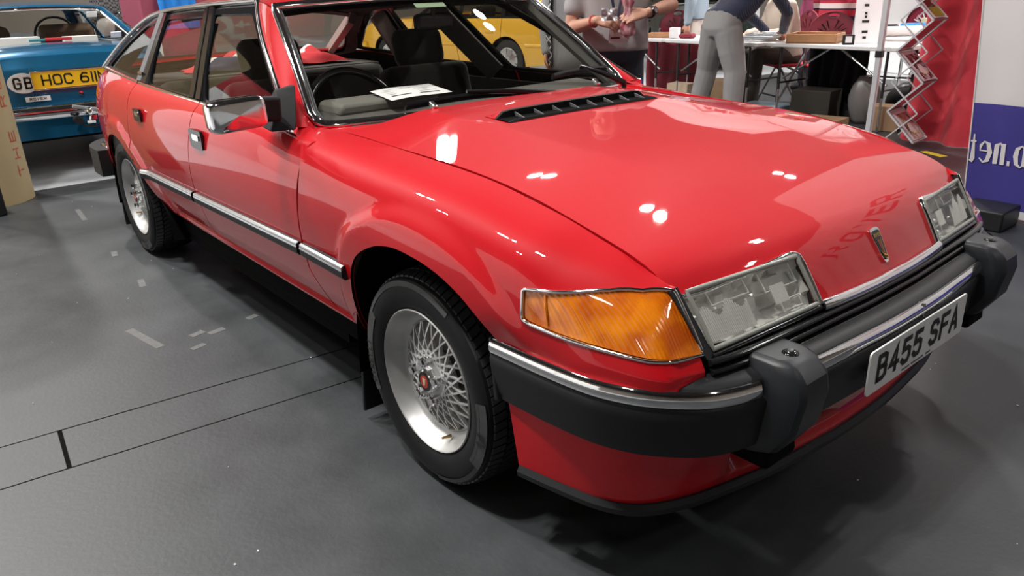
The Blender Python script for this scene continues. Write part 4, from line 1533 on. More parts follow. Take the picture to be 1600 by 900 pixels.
# ================================================================== WHEELS (axis along y, outer face towards -y)
def make_wheel():
    W = empty('wheel', (0, 0, 0), parent=CAR)
    R = .311
    yo = -.848           # plane of the rim edge
    # tyre body: lathe about y, outer sidewall at yo-.01
    side = [(.205, yo + .004), (.214, yo - .004), (.235, yo - .012), (.262, yo - .015), (.280, yo - .012), (.292, yo - .004)]
    tread = [(.292, yo - .004), (.297, yo + .008), (.299, yo + .022)]
    inn = [(.299, yo + .196), (.297, yo + .212), (.280, yo + .225), (.24, yo + .222), (.205, yo + .208)]
    mb = MB().lathe(side + tread + inn, 96, 'y', c=(0, 0, 0))
    T = mb.build('tyre', RUBBER, W, angle=60)
    # tread blocks: five ribs, slanted lateral grooves, real depth
    mb = MB()
    nseg = 76
    ribs = [(yo + .004, yo + .036, .300, .3085), (yo + .041, yo + .079, .309, .311), (yo + .084, yo + .124, .311, .311), (yo + .129, yo + .168, .311, .309), (yo + .173, yo + .206, .3085, .300)]
    for ri, (ya, yb, ra, rb) in enumerate(ribs):
        for k in range(nseg):
            a0 = 2 * PI * (k + .0) / nseg
            a1 = 2 * PI * (k + .79) / nseg
            sk = (.035, .05, .02, -.05, -.035)[ri]
            vs = []
            for rr_off in (0, -.014):
                for a, y, r, s_ in ((a0, ya, ra, 0), (a1, ya, ra, 0), ((a0 + a1) / 2, ya, ra, 0),
                                    (a0, yb, rb, sk), (a1, yb, rb, sk), ((a0 + a1) / 2, yb, rb, sk)):
                    q = a + s_
                    rr = r + rr_off
                    vs.append((rr * math.cos(q), y, rr * math.sin(q)))
            mb.add(vs, [(0, 2, 5, 3), (2, 1, 4, 5), (6, 9, 11, 8), (8, 11, 10, 7), (0, 3, 9, 6), (1, 7, 10, 4), (0, 6, 8, 2), (2, 8, 7, 1), (3, 5, 11, 9), (5, 4, 10, 11)])
    mb.build('tread_blocks', mat_cache('tread_rubber', (.026, .026, .027), .45), W, kind='stuff', angle=20)
    # light worn band and moulded lettering on the sidewall
    def arc_band(r0, r1, a0, a1, y, n=40):
        mb = MB()
        vs = []
        for i in range(n + 1):
            a = a0 + (a1 - a0) * i / n
            for r in (r0, r1):
                yy = y - .0012 + (.006 * ((r - .262) / .03) ** 2 if r > .262 else 0)
                vs.append((r * math.cos(a), yy, r * math.sin(a)))
        mb.add(vs, [(2 * i, 2 * i + 2, 2 * i + 3, 2 * i + 1) for i in range(n)])
        mb.build('sidewall_band', RUBBER_LIGHT, W)
    D = math.radians
    arc_band(.274, .288, D(60), D(150), yo - .0145)
    arc_band(.252, .288, D(150), D(206), yo - .0150)
    arc_band(.252, .288, D(-34), D(10), yo - .0150)
    arc_band(.276, .288, D(-80), D(-34), yo - .0145)
    mb = MB()
    def side_text(txt, a_mid, r, w, h, st):
        n = len(txt)
        for i, ch in enumerate(txt):
            a = a_mid - (i - (n - 1) / 2) * (w * 1.25 / r)
            m2 = MB()
            strokes(m2, ch, -w / 2, -h / 2, w, h, st, 0.0)
            rad = Vector((math.cos(a), 0, math.sin(a)))
            tan = Vector((math.sin(a), 0, -math.cos(a)))
            M = Matrix((tan, rad, Vector((0, -1, 0)))).transposed().to_4x4()
            M.translation = rad * r + Vector((0, yo - .0172, 0))
            m2.xf(M)
            mb.add(m2.v, m2.f)
    side_text('PIRELLI', D(186), .269, .016, .026, .0058)
    side_text('P1', D(-13), .268, .018, .026, .006)
    mb.build('sidewall_lettering', mat_cache('tyre_letters', (.006, .006, .006), .6), W)
    # rim: outer flange, deep barrel and lattice ring
    mb = MB().lathe([(.196, yo + .03), (.2065, yo + .006), (.2075, yo - .003), (.2045, yo - .006), (.2005, yo - .002), (.197, yo + .012), (.190, yo + .022), (.182, yo + .040), (.174, yo + .050), (.166, yo + .052), (.161, yo + .047), (.1585, yo + .049), (.158, yo + .062)], 96, 'y')
    RIM = mb.build('rim', ALLOY, W, angle=50)
    MB().lathe([(.17, yo + .066), (.05, yo + .066), (.0, yo + .066)], 48, 'y').build('rim_disc', ALLOY_SHADE, W)
    # crossed spokes
    mb = MB()
    ns = 20
    r0, r1 = .052, .160
    for sgn_ in (1, -1):
        for k in range(ns):
            a0 = 2 * PI * (k + (.0 if sgn_ > 0 else .0)) / ns
            a1 = a0 + sgn_ * D(62)
            A = Vector((r0 * math.cos(a0), yo + .028, r0 * math.sin(a0)))
            B = Vector((r1 * math.cos(a1), yo + .052, r1 * math.sin(a1)))
            pts = [A.lerp(B, t) + Vector((0, -.010 * math.sin(PI * t), 0)) for t in (0, .25, .5, .75, 1)]
            for i in range(4):
                mb.bar(pts[i], pts[i + 1], .0052, .010, up=(0, 1, 0))
    mb.build('lattice_spokes', ALLOY_LIGHT, W, kind='stuff', angle=25)
    # hub, nuts, cap
    mb = MB().lathe([(.078, yo + .055), (.074, yo + .034), (.060, yo + .026), (.040, yo + .022), (.0, yo + .022)], 40, 'y')
    mb.build('hub', ALLOY, W)
    nutp = MB()
    nutp.lathe([(.0125, yo + .028), (.0125, yo + .012), (.0135, yo + .010), (.0135, yo - .006), (.011, yo - .011), (0, yo - .011)], 6, 'y')
    nm = nutp.mesh('wheel_nut', angle=20)
    for k in range(5):
        a = 2 * PI * k / 5 + D(20)
        n = link('wheel_nut', nm, CHROME, W)
        n.location = (.0575 * math.cos(a), 0, .0575 * math.sin(a))
    mb = MB().lathe([(.036, yo + .028), (.036, yo + .006), (.034, yo + .001), (.030, yo - .002), (0, yo - .002)], 10, 'y')
    mb.build('hub_cap', CHROME, W, angle=25)
    MB().lathe([(.029, yo + .0), (.028, yo - .0035), (0, yo - .0035)], 30, 'y').build('cap_disc', BLACK_GLOSS, W)
    MB().lathe([(.019, yo - .002), (.0185, yo - .0045), (0, yo - .0045)], 30, 'y').build('cap_emblem', mat_cache('emblem_red', (.45, .03, .015), .35), W)
    mb = MB()
    m2 = MB().prism([(-.007, .010), (.007, .010), (.006, -.002), (.002, -.011), (-.002, -.011), (-.006, -.002)], 0, .0008)
    m2.xf(Matrix.Translation((0, yo - .0045, 0)) @ Matrix(((1, 0, 0, 0), (0, 0, -1, 0), (0, 1, 0, 0), (0, 0, 0, 1))))
    m2.build('cap_shield', mat_cache('cream', (.65, .5, .33), .4), W)
    m2 = MB().tube([(.175 * math.cos(D(-74)), yo + .040, .175 * math.sin(D(-74))), (.172 * math.cos(D(-75)), yo + .012, .172 * math.sin(D(-75)))], [.005, .0035], 10)
    m2.build('tyre_valve', mat_cache('brass', (.55, .36, .14), .3, metal=1), W)
    return W


_mc = {}
def mat_cache(name, *a, **k):
    if name not in _mc:
        _mc[name] = mat(name, *a, **k)
    return _mc[name]


WHEEL = make_wheel()
WHEEL.location = (0, 0, .311)
for px_, ang, sd in ((-2.815, 1.1, 1), (0, .4, -1), (-2.815, 2.0, -1)):
    w2 = copy_tree(WHEEL, CAR)
    w2.location = (px_, 0, .311)
    w2.rotation_euler = (0, 0 if sd > 0 else 0, 0 if sd > 0 else PI)
    if sd > 0:
        w2.rotation_euler = (0, ang, 0)

# mud flaps
mb = MB()
mb.box((-.385, -.74, .215), (.014, .20, .36), Matrix.Rotation(.12, 3, 'Y'))
pair(mb, 'mudflap', BLACK, CAR, bevel=.004)
mb = MB()
mb.box((-3.245, -.74, .235), (.014, .19, .36), Matrix.Rotation(.10, 3, 'Y'))
pair(mb, 'mudflap', BLACK, CAR, bevel=.004)

# ================================================================== DOOR MIRROR
def mirror_shell():
    mb = MB()
    # head: rounded box, long axis slightly swept
    def F(u, v):
        a = 2 * PI * u
        # superellipse section in (length, height); v runs from glass side (rear) to nose (front)
        e = .30
        c, s = math.cos(a), math.sin(a)
        L = math.copysign(abs(c) ** e, c)
        H = math.copysign(abs(s) ** e, s)
        k = (.97, 1.0, 1.0, .985, .95, .88, .70, 0)[round(v * 7)]
        d = (0, .025, .045, .055, .061, .064, .066, .068)[round(v * 7)]
        return (d, L * .086 * k, H * .047 * k)
    mb.grid(F, 48, 7, closed_u=True)
    return mb
MH = Matrix.Translation((-.735, -.992, .980)) @ Matrix.Rotation(math.radians(-3), 4, 'Z') @ Matrix.Rotation(math.radians(3), 4, 'X')
mb = mirror_shell().xf(MH)
MIR = mb.build('door_mirror', CHROME, FDOOR[0], angle=70, label='chrome door mirror')
mb = MB().box((0.0, 0, 0), (.012, .160, .084)).xf(MH)
mb.build('mirror_rim', BLACK, MIR, bevel=.01)
mb = MB()
mb.bar((-.71, -.925, .985), (-.715, -.855, .98), .05, .075)
mb.build('mirror_neck', BLACK_MATT, MIR, bevel=.01)
mb = MB()
tri = [(-.835, .918), (-.690, .908), (-.71, .935), (-.775, 1.005), (-.80, 1.03), (-.835, 1.03)]
pA = [tuple(GP(np.array([p]), .008)[0]) for p in tri]
pB_ = [(x + (.0 if x < -.8 else -.02), y - (.062 if z > 1.0 else .075), z - (.012 if z > 1.0 else 0)) for x, y, z in pA]
n = len(tri)
mb.add(pA + pB_, [tuple(range(n)), tuple(range(2 * n - 1, n - 1, -1))] + [(i, (i + 1) % n, (i + 1) % n + n, i + n) for i in range(n)])
mb.build('mirror_base', BLACK_MATT, MIR, bevel=.005)

# ================================================================== WIPERS AND SCUTTLE
mb = MB()
yy = np.linspace(-.63, .63, 21)
mb.add([q for y in yy for q in ((-.57 - .06 * (abs(y) / .7) ** 2, y, bz(-.6, y) - .035), WS(y / .737, .02, .004))], [(2 * i, 2 * i + 2, 2 * i + 3, 2 * i + 1) for i in range(20)])
mb.build('scuttle_panel', BLACK, CAR)
def wiper(y0, y1, v, piv):
    mb = MB()
    P = [WS((y0 + (y1 - y0) * t) / .737, v + .02 * math.sin(PI * t), .022) for t in np.linspace(0, 1, 9)]
    mb.tube(P, .008, 6)
    for p in P:
        pass
    B = [WS((y0 + (y1 - y0) * t) / .737, v + .02 * math.sin(PI * t), .010) for t in np.linspace(0, 1, 9)]
    mb.tube(B, .006, 6, ry=.009)
    for i in (1, 3, 5, 7):
        mb.bar(P[i], B[i], .006)
    mid = P[4]
    pv_ = Vector(piv)
    mb.tube([pv_, pv_.lerp(mid, .5) + Vector((0, 0, .012)), mid + Vector((0, 0, .012))], [.013, .010, .007], 8)
    mb.cyl(pv_ + Vector((0, 0, -.02)), pv_ + Vector((0, 0, .008)), .010, 12)
    return mb.build('wiper', BLACK_GLOSS, CAR)
wiper(-.42, .08, .055, (-.60, .20, .925))
wiper(.30, .68, .14, (-.625, .62, .925))
for x0, y0 in ((-.600, -.36), (-.615, .44)):
    MB().box((x0, y0, .945), (.035, .018, .014), Matrix.Rotation(.5, 3, 'Y')).build('washer_jet', CHROME, CAR, bevel=.003)

# ================================================================== INTERIOR
# dashboard
mb = MB()
def dash(u, v):
    y = -.70 + 1.40 * u
    pr = [(-.68, .885), (-.80, .905), (-.94, .915), (-1.03, .90), (-1.06, .85), (-1.04, .70), (-.98, .55)]
    x, z = pr[round(v * 6)]
    return (x - .05 * (abs(y) / .7) ** 2, y, z)
mb.grid(dash, 20, 6)
mb.build('dashboard', DASH, CAR, angle=60)
mb = MB()
mb.box((-.955, -.36, .923), (.19, .44, .045), taper=.92)
mb.build('instrument_binnacle', DASH_LIGHT, CAR, bevel=.015)
# steering wheel
SW = MB()
R0, ctr = .195, Vector((-1.12, -.37, .85))
sax = Matrix.Rotation(math.radians(62), 3, 'Y')
SW.tube([ctr + sax @ Vector((R0 * math.cos(a), R0 * math.sin(a), 0)) for a in np.linspace(0, 2 * PI, 41)[:-1]], .0155, 10, closed=True)
STEER = SW.build('steering_wheel', BLACK_GLOSS, CAR)
mb = MB()
for a in (0.3, PI - .3, 1.5 * PI):
    mb.bar(ctr, ctr + sax @ Vector((R0 * math.sin(a) * .0 + R0 * math.cos(a + PI / 2), R0 * math.sin(a + PI / 2), 0)), .03, .012)
mb.cyl(ctr + sax @ Vector((0, 0, -.02)), ctr + sax @ Vector((0, 0, .02)), .055, 16)
mb.cyl(ctr, ctr + Vector((.28, 0, -.12)), .03, 12)
mb.build('wheel_spokes', BLACK, STEER)
# seats
def seat(yc, xb=-1.72, head=True, w=.50):
    S = empty('front_seat', (xb, yc, .30), parent=CAR)
    def cushion(name, c, s, rot, parent):
        mb = MB()
        mb.box((0, 0, 0), s)
        mb.xf(Matrix.Translation(c) @ rot.to_4x4())
        o = mb.build(name, TRIM_CLOTH, parent, bevel=.05)
        o.modifiers['bevel'].segments = 4
        return o
    cushion('seat_cushion', (.27, 0, .20), (.54, w, .16), Matrix.Rotation(-.12, 3, 'Y'), S)
    cushion('backrest', (-.06, 0, .38), (.15, w, .56), Matrix.Rotation(-.26, 3, 'Y'), S)
    if head:
        cushion('headrest', (-.165, 0, .735), (.10, .29, .19), Matrix.Rotation(-.22, 3, 'Y'), S)
    return S
seat(-.37)
seat(.43)
# rear bench, parcel shelf and trims
mb = MB()
mb.box((-2.62, 0, .60), (.16, 1.32, .62), Matrix.Rotation(-.28, 3, 'Y'))
o = mb.build('rear_backrest', TRIM_CLOTH, CAR, bevel=.05)
mb = MB()
mb.box((-2.36, 0, .44), (.52, 1.32, .17))
mb.build('rear_cushion', TRIM_CLOTH, CAR, bevel=.05)
MB().box((-3.06, 0, .895), (.68, 1.36, .025)).build('parcel_shelf', TRIM_CLOTH, CAR, bevel=.008)
mb = MB()
mb.box((-1.60, -.785, .66), (1.70, .03, .40))
pair(mb, 'door_card', TRIM_CLOTH, CAR)
MB().box((-1.6, 0, .36), (2.2, 1.5, .03)).build('cabin_floor', DARK, CAR)
# far and near inner pillars
mb = MB()
mb.bar((-1.60, -.715, .90), (-1.87, -.535, 1.22), .10, .03, up=(0, 1, .6))
mirror_mb(mb).build('door_pillar_trim', DASH, CAR)
mb = MB()
mb.bar((-3.38, -.66, .925), (-2.72, -.53, 1.185), .11, .035, up=(0, 1, .6))
mb.bar((-2.44, -.715, .90), (-2.48, -.55, 1.19), .09, .03, up=(0, 1, .6))
mirror_mb(mb).build('rear_pillar_trim', mat('pillar_trim_beige', (.30, .21, .20), .7), CAR)
# interior mirror and visors, seat belt, tax disc
mb = MB()
mb.box((-1.20, .07, 1.185), (.035, .205, .068), Matrix.Rotation(.12, 3, 'Z'))
IM = mb.build('interior_mirror', BLACK, CAR, bevel=.018)
MB().bar((-1.19, .06, 1.19), (-1.18, .06, 1.262), .014).build('mirror_stem', BLACK, IM)
mb = MB()
mb.tube([(-1.74, .755, .93), (-1.83, .66, 1.10), (-1.88, .60, 1.2)], .022, 6, ry=.003)
mb.tube([(-1.76, -.755, .93), (-1.83, -.66, 1.10), (-1.88, -.60, 1.2)], .022, 6, ry=.003)
mb.build('seat_belt', mat('belt_webbing', (.07, .065, .06), .6), CAR)
# white sheet lying on the dash
mb = MB()
mb.grid(lambda u, v: (-.80 - .215 * v - .05 * u, -.40 + .30 * u + .035 * v, .9465 + .012 * v + .003 * math.sin(5 * u)), 6, 4)
PAP = mb.build('paper_sheet', PAPER, label='white printed sheet lying on the dashboard behind the windscreen', cat='paper')
mb = MB()
for i, (u0, u1, v) in enumerate(((.1, .42, .25), (.55, .88, .22), (.12, .9, .42), (.12, .8, .55), (.12, .86, .68), (.12, .6, .8))):
    for u_, u2 in [(u0, u1)]:
        p = lambda u, v_: Vector((-.80 - .215 * v_ - .05 * u, -.40 + .30 * u + .035 * v_, .948 + .012 * v_ + .003 * math.sin(5 * u)))
        h_ = .05 if i < 2 else .018
        mb.add([p(u_, v), p(u2, v), p(u2, v + h_), p(u_, v + h_)], [(0, 1, 2, 3)])
mb.build('printed_lines', GREY_TRIM, PAP)
# windscreen sticker
mb = MB()
def wsq(u0, u1, v0, v1, d):
    mb.add([WS(u0, v0, -d), WS(u1, v0, -d), WS(u1, v1, -d), WS(u0, v1, -d)], [(0, 1, 2, 3)])
wsq(-.13, .10, .90, .945, .006)
mb.build('windscreen_sticker', mat('sticker_green', (.25, .36, .22), .6), CAR)
# flag bundled on the parcel shelf
FR, FWH, FNV = mat('flag_red', (.55, .02, .03), .8), mat('flag_white', (.75, .72, .72), .8), mat('flag_navy', (.012, .015, .06), .8)
mb = MB()
random.seed(5)
def fl(u, v):
    x = -2.83 - .34 * v
    y = -.40 + .95 * u
    h = .03 + .045 * abs(math.sin(7 * u + 2 * v)) + .03 * math.sin(13 * u + 1.7 + 3 * v) * .6 + .02 * math.sin(23 * u + 9 * v)
    edge = min(1, 6 * u, 6 * (1 - u), 5 * v + .15, 5 * (1 - v) + .1)
    return (x, y + .02 * math.sin(9 * v), .910 + max(0.0, h) * edge + .004)
mb.grid(fl, 44, 16)
def flag_ix(k):
    i, j = divmod(k, 16)
    u, v = i / 44, j / 16
    a = abs((u - .42) - (v - .5) * .9)
    if v < .30 + .1 * math.sin(5 * u):
        return 2 if u < .62 else 0
    if a < .10:
        return 0
    if a < .2:
        return 1
    if abs(u - .25 - .5 * v) < .09:
        return 1
    return 0
mb.mi = [flag_ix(k) for k in range(44 * 16)]
mb.build('union_flag', [FR, FWH, FNV], label='red white and navy flag bundled on the rear parcel shelf', cat='flag')
# ================================================================== CURTAIN, BANNER, RACK
CURT = mat('red_curtain_cloth', (.62, .035, .055), .75, noise=.8, nscale=3, ndark=.75, sheen=.2)
def wavy_wall(P0, P1, z1, folds, amp, nx=120, nz=14, spread=.0):
    P0, P1 = Vector((*P0, 0)), Vector((*P1, 0))
    d = (P1 - P0).normalized()
    n = Vector((d.y, -d.x, 0))
    def F(u, v):
        z = z1 * v
        a = amp * (1.0 + .5 * (1 - v)) * (math.sin(u * folds * 2 * PI + .6 * math.sin(5 * v)) + .35 * math.sin(u * folds * 4.7 + 2 * v))
        a += spread * (1 - v) ** 4
        p = P0.lerp(P1, u) + n * a
        return (p.x, p.y, .004 + z)
    return MB().grid(F, nx, nz)
wavy_wall((-1.30, 5.16), (3.4, 4.35), 2.55, 13, .04, 160, 16, .18).build('red_curtain', CURT, label='tall red cloth curtain hanging to the floor behind the leaflet rack', cat='curtain', angle=180)
# loose fold spilling forward near the floor
BAN_W, BAN_N = mat('banner_white', (.72, .70, .70), .75, noise=.6, nscale=2, ndark=.9), mat('banner_navy', (.055, .045, .30), .7, noise=.7, nscale=2.5, ndark=.7)
def ban(x, z):
    lean = -.115 * (z / 1.17) * (1 - sstep(x, -.1, .6))
    return Vector((x + float(lean), 3.0 - .012 * (x + .05) + .016 * math.sin(x * 7 + z * 2.0) + .008 * math.sin(x * 19 + 1.5 * z), z + .004))
BANNER = MB().grid(lambda u, v: ban(-.052 + 3.5 * u, .045 + .575 * v), 90, 8).build('club_banner', BAN_N, label='long club banner seen from behind, white above navy with mirrored web address', cat='banner', angle=180)
MB().grid(lambda u, v: ban(-.052 + 3.5 * u, .0 + .045 * v), 90, 2).build('banner_hem', BAN_W, BANNER, angle=180)
MB().grid(lambda u, v: ban(-.052 + 3.5 * u, .62 + 2.3 * v), 90, 10).build('banner_top_panel', BAN_W, BANNER, angle=180)
MB().tube([ban(-.052, .0), ban(-.052, .5), ban(-.052, 1.0), ban(-.052, 2.9)], .004, 6).build('banner_edge_seam', BAN_W, BANNER)
# serif letters, drawn as stroked outlines: (polyline, widths)
SER = {
    't': [([(.5, 1.32), (.5, .15), (.62, .02), (.9, .08)], [.05, .19, .17, .07]), ([(.18, .98), (.88, .98)], [.08, .08])],
    'e': [([(.12, .55), (.9, .57), (.86, .82), (.6, 1.0), (.3, .92), (.12, .5), (.3, .1), (.62, .02), (.92, .2)], [.07, .07, .12, .08, .17, .2, .17, .09, .06])],
    'n': [([(.05, .97), (.24, .97), (.24, .02)], [.07, .19, .19]), ([(.08, .02), (.42, .02)], [.06, .06]), ([(.24, .78), (.5, 1.0), (.78, .9), (.82, .02)], [.06, .08, .2, .19]), ([(.66, .02), (1.0, .02)], [.06, .06])],
    'b': [([(.02, 1.5), (.22, 1.5), (.22, .05)], [.07, .19, .19]), ([(.22, .8), (.5, 1.0), (.85, .85), (.95, .5), (.82, .12), (.5, .0), (.22, .16)], [.06, .08, .17, .21, .17, .08, .06])],
    'u': [([(.05, .97), (.24, .97), (.24, .2), (.45, .02), (.78, .2)], [.07, .19, .19, .10, .06]), ([(.62, .97), (.8, .97), (.8, .02), (1.0, .02)], [.07, .19, .19, .06])],
    'l': [([(.05, 1.5), (.26, 1.5), (.26, .02)], [.07, .19, .19]), ([(.08, .02), (.44, .02)], [.06, .06])],
    'c': [([(.88, .74), (.7, .95), (.4, .96), (.12, .5), (.35, .06), (.68, .02), (.92, .2)], [.16, .12, .12, .2, .13, .09, .06])],
    'r': [([(.05, .97), (.24, .97), (.24, .02)], [.07, .19, .19]), ([(.08, .02), (.46, .02)], [.06, .06]), ([(.24, .72), (.5, .98), (.76, .84)], [.06, .1, .18])],
    'v': [([(.14, .97), (.5, .02)], [.19, .17]), ([(.5, .02), (.84, .97)], [.09, .07]), ([(.0, .97), (.3, .97)], [.06, .06]), ([(.68, .97), (1.0, .97)], [.06, .06])],
    'w': [([(.08, .97), (.32, .02)], [.17, .15]), ([(.32, .02), (.5, .85)], [.08, .08]), ([(.5, .85), (.7, .02)], [.16, .15]), ([(.7, .02), (.93, .97)], [.08, .06]), ([(.0, .97), (.2, .97)], [.06, .06]), ([(.8, .97), (1.05, .97)], [.06, .06])],
    'o': [([(.5, 1.0), (.18, .85), (.08, .5), (.18, .14), (.5, .0), (.82, .14), (.92, .5), (.82, .85), (.5, 1.0)], [.07, .17, .2, .17, .07, .17, .2, .17, .07])],
    '.': [([(.2, .1), (.42, .1)], [.22, .22])],
}
def serif(mb, ch, ox, oy, w, h, place):
    for line, wd in SER.get(ch, []):
        P = [Vector((x * w, y * h)) for x, y in line]
        L, Rr = [], []
        for i, p in enumerate(P):
            a, b = P[max(i - 1, 0)], P[min(i + 1, len(P) - 1)]
            d = (b - a).normalized()
            nrm = Vector((-d.y, d.x))
            L.append(p + nrm * wd[i] * h / 2)
            Rr.append(p - nrm * wd[i] * h / 2)
        vs = [place(ox + q.x, oy + q.y) for q in L + Rr]
        n = len(P)
        mb.add(vs, [(i, i + 1, n + i + 1, n + i) for i in range(n - 1)])
# seen from behind the address runs right to left
xe = .000
LW, LH = .066, .118
for ch in reversed('www.roverclub.net'):
    w_ = LW * {'t': .62, '.': .5, 'l': .5, 'r': .8, 'w': 1.35}.get(ch, 1.0)
    mb = MB()
    # mirrored in x: glyph starts at its right hand end
    serif(mb, ch, 0, 0, w_ * .92 if ch != '.' else LW, LH, lambda a, b: ban(xe - .052 + w_ - a, .292 + b) + Vector((0, -.006, 0)))
    mb.build('banner_letter', BAN_W, BANNER, smooth=False)
    xe += w_ * 1.08
for ch, x in zip('ROVER', (2.75, 2.25, 1.75, 1.28, .82)):
    mb = MB()
    strokes(mb, ch, 0, 0, .34, .46, .075, 0)
    mb.v = [tuple(ban(x + .17 - a, 1.75 + b) + Vector((0, -.004, 0))) for a, b, _ in mb.v]
    mb.build('banner_capital', mat_cache('banner_red', (.40, .02, .05), .7), BANNER, smooth=False)
MB().box((.14, 2.80, .055), (.24, .26, .11)).build('banner_shade_block', BLACK, label='black block standing for the shade on the floor under the banner', cat='shade block', bevel=.01)  # dark block takes the place of the shade beneath the banner
# banner with red lettering hung high at the far side (it is what the nose reflects)
# leaflet rack
RK = empty('leaflet_rack', (-1.12, 4.62, 0), label='folding zigzag aluminium leaflet rack with photo prints in front of the red curtain', cat='rack')
r_ax, f_ax = Vector((.55, .84, 0)).normalized(), Vector((-.84, .55, 0)).normalized()
w_ax = (r_ax * .80 + f_ax * .60).normalized()
d_ax = (r_ax * .60 - f_ax * .80).normalized()
PINK = mat('rack_pink_panel', (.50, .09, .12), .35)
PH = {}
def photo_mat(i):
    """a printed photograph: sky/ground bands and a pale car blob, procedural"""
    mt, nt, b = nodes('photo_print')
    b.inputs['Roughness'].default_value = .25
    tc = nt.nodes.new('ShaderNodeTexCoord')
    n = nt.nodes.new('ShaderNodeTexNoise')
    n.inputs['Scale'].default_value = (9, 14, 11)[i]
    n.inputs['Detail'].default_value = 5
    nt.links.new(tc.outputs['Object'], n.inputs['Vector'])
    r = nt.nodes.new('ShaderNodeValToRGB')
    cols = [((.10, .06, .04), (.40, .30, .2), (.75, .72, .68)), ((.025, .012, .010), (.10, .05, .045), (.62, .60, .68)), ((.03, .02, .012), (.10, .075, .05), (.60, .58, .52))][i]
    r.color_ramp.elements[0].position, r.color_ramp.elements[1].position = .38, .62
    r.color_ramp.elements[0].color, r.color_ramp.elements[1].color = (*cols[0], 1), (*cols[2], 1)
    e = r.color_ramp.elements.new(.5)
    e.color = (*cols[1], 1)
    nt.links.new(n.outputs['Fac'], r.inputs['Fac'])
    nt.links.new(r.outputs['Color'], b.inputs['Base Color'])
    return mt
GRASS = mat('print_grass', (.25, .33, .04), .3)
PALECAR = mat('print_car', (.78, .77, .74), .3)
PRINTRED = mat('print_yellow', (.75, .62, .10), .3)
base = Vector((.08, -.06, .05))
rw, rd, rh = .30, .235, .235
def node(k, side):
    return base - d_ax * (rd if k % 2 else 0) + w_ax * rw * side + Vector((0, 0, rh * k))
def onode(k, side):
    return base - d_ax * (0 if k % 2 else rd) + w_ax * rw * side + Vector((0, 0, rh * k))
NSEG = 7
for k in range(NSEG):
    a0, a1, b0, b1 = node(k, 0), node(k, 1), node(k + 1, 0), node(k + 1, 1)
    fr = MB()
    for p, q in ((a0, a1), (b0, b1), (a0, b0), (a1, b1)):
        fr.bar(p, q, .014, .014)
    S_ = fr.build('shelf_frame', ALU, RK)
    n_ = (a1 - a0).cross(b0 - a0).normalized()
    def PQ(u, v, o=0.0):
        return a0.lerp(a1, u).lerp(b0.lerp(b1, u), v) + n_ * o
    mb = MB()
    mb.add([PQ(.04, .04, -.003), PQ(.96, .04, -.003), PQ(.96, .96, -.003), PQ(.04, .96, -.003)], [(0, 1, 2, 3)])
    mb.build('shelf_panel', PINK if k % 2 else ALU, S_, smooth=False)
    if k % 2 == 0:
        sg = 1 if n_.dot(Vector((1, -1, .5))) > 0 else -1
        i = k // 2 % 3
        mb = MB()
        mb.add([PQ(.10, .05, sg * .004), PQ(.95, .05, sg * .004), PQ(.95, .92, sg * .004), PQ(.10, .92, sg * .004)], [(0, 1, 2, 3)])
        mb.build('leaflet', PAPER, S_, smooth=False)
        mb = MB()
        mb.add([PQ(.24, .08, sg * .006), PQ(.92, .08, sg * .006), PQ(.92, .84, sg * .006), PQ(.24, .84, sg * .006)], [(0, 1, 2, 3)])
        mb.build('photo_print', photo_mat(i), S_, smooth=False)
        mb = MB()
        if i == 2:
            mb.add([PQ(.24, .08, sg * .007), PQ(.92, .08, sg * .007), PQ(.92, .36, sg * .007), PQ(.24, .36, sg * .007)], [(0, 1, 2, 3)])
            mb.build('print_grass', GRASS, S_, smooth=False)
        else:
            pts = [(.34, .30), (.44, .22), (.72, .22), (.86, .28), (.86, .38), (.74, .42), (.66, .52), (.46, .52), (.40, .42)]
            mb.add([PQ(u, v, sg * .0075) for u, v in pts], [tuple(range(len(pts)))])
            mb.build('print_car', PALECAR, S_, smooth=False)
            mb = MB()
            for u in (.45, .76):
                mb.add([PQ(u + .035 * math.cos(t), .24 + .05 * math.sin(t), sg * .0082) for t in np.linspace(0, 2 * PI, 9)[:-1]], [tuple(range(8))])
            mb.build('print_wheels', PRINTRED, S_, smooth=False)
for sd in (0, 1):
    mb = MB()
    for k in range(NSEG):
        off = w_ax * (.012 if sd else -.012)
        mb.bar(onode(k, sd) + off, onode(k + 1, sd) + off, .010, .010)
    mb.build('scissor_bars', ALU, RK)

# ================================================================== TABLES AND WHAT STANDS ON THEM
TOPM = mat('table_top_white', (.74, .74, .73), .45)
TLEG = mat('table_leg_black', (.02, .02, .02), .4)
def table(x, y, L, rz, label, D=.66):
    t = empty('folding_table', (x, y, 0), rz, label=label, cat='table')
    MB().box((0, 0, .722), (L, D, .036)).build('table_top', TOPM, t, bevel=.006)
    for sx in (-1, 1):
        for sy in (-1, 1):
            mb = MB()
            mb.cyl((sx * (L / 2 - .14), sy * (D / 2 - .07), .704), (sx * (L / 2 - .14), sy * (D / 2 - .07), .30), .013, 8)
            lg = mb.build('leg', TLEG, t)
            MB().cyl((sx * (L / 2 - .14), sy * (D / 2 - .07), .30), (sx * (L / 2 - .14), sy * (D / 2 - .07), 0.0), .011, 8).build('leg_foot', CHROME_DULL, lg)
        MB().bar((sx * (L / 2 - .14), -D / 2 + .07, .36), (sx * (L / 2 - .14), D / 2 - .07, .36), .016).build('leg_crossbar', TLEG, t)
        MB().cyl((sx * (L / 2 - .14), -.2, .40), (sx * (L / 2 - .62), -.2, .70), .010, 8).build('leg_brace', CHROME_DULL, t)
    return t
table(-4.62, 5.47, 1.10, -.10, 'white folding table at the far left of the club stand carrying a wooden box')
table(-3.42, 5.37, 1.22, -.06, 'white folding table the man in navy leans over')
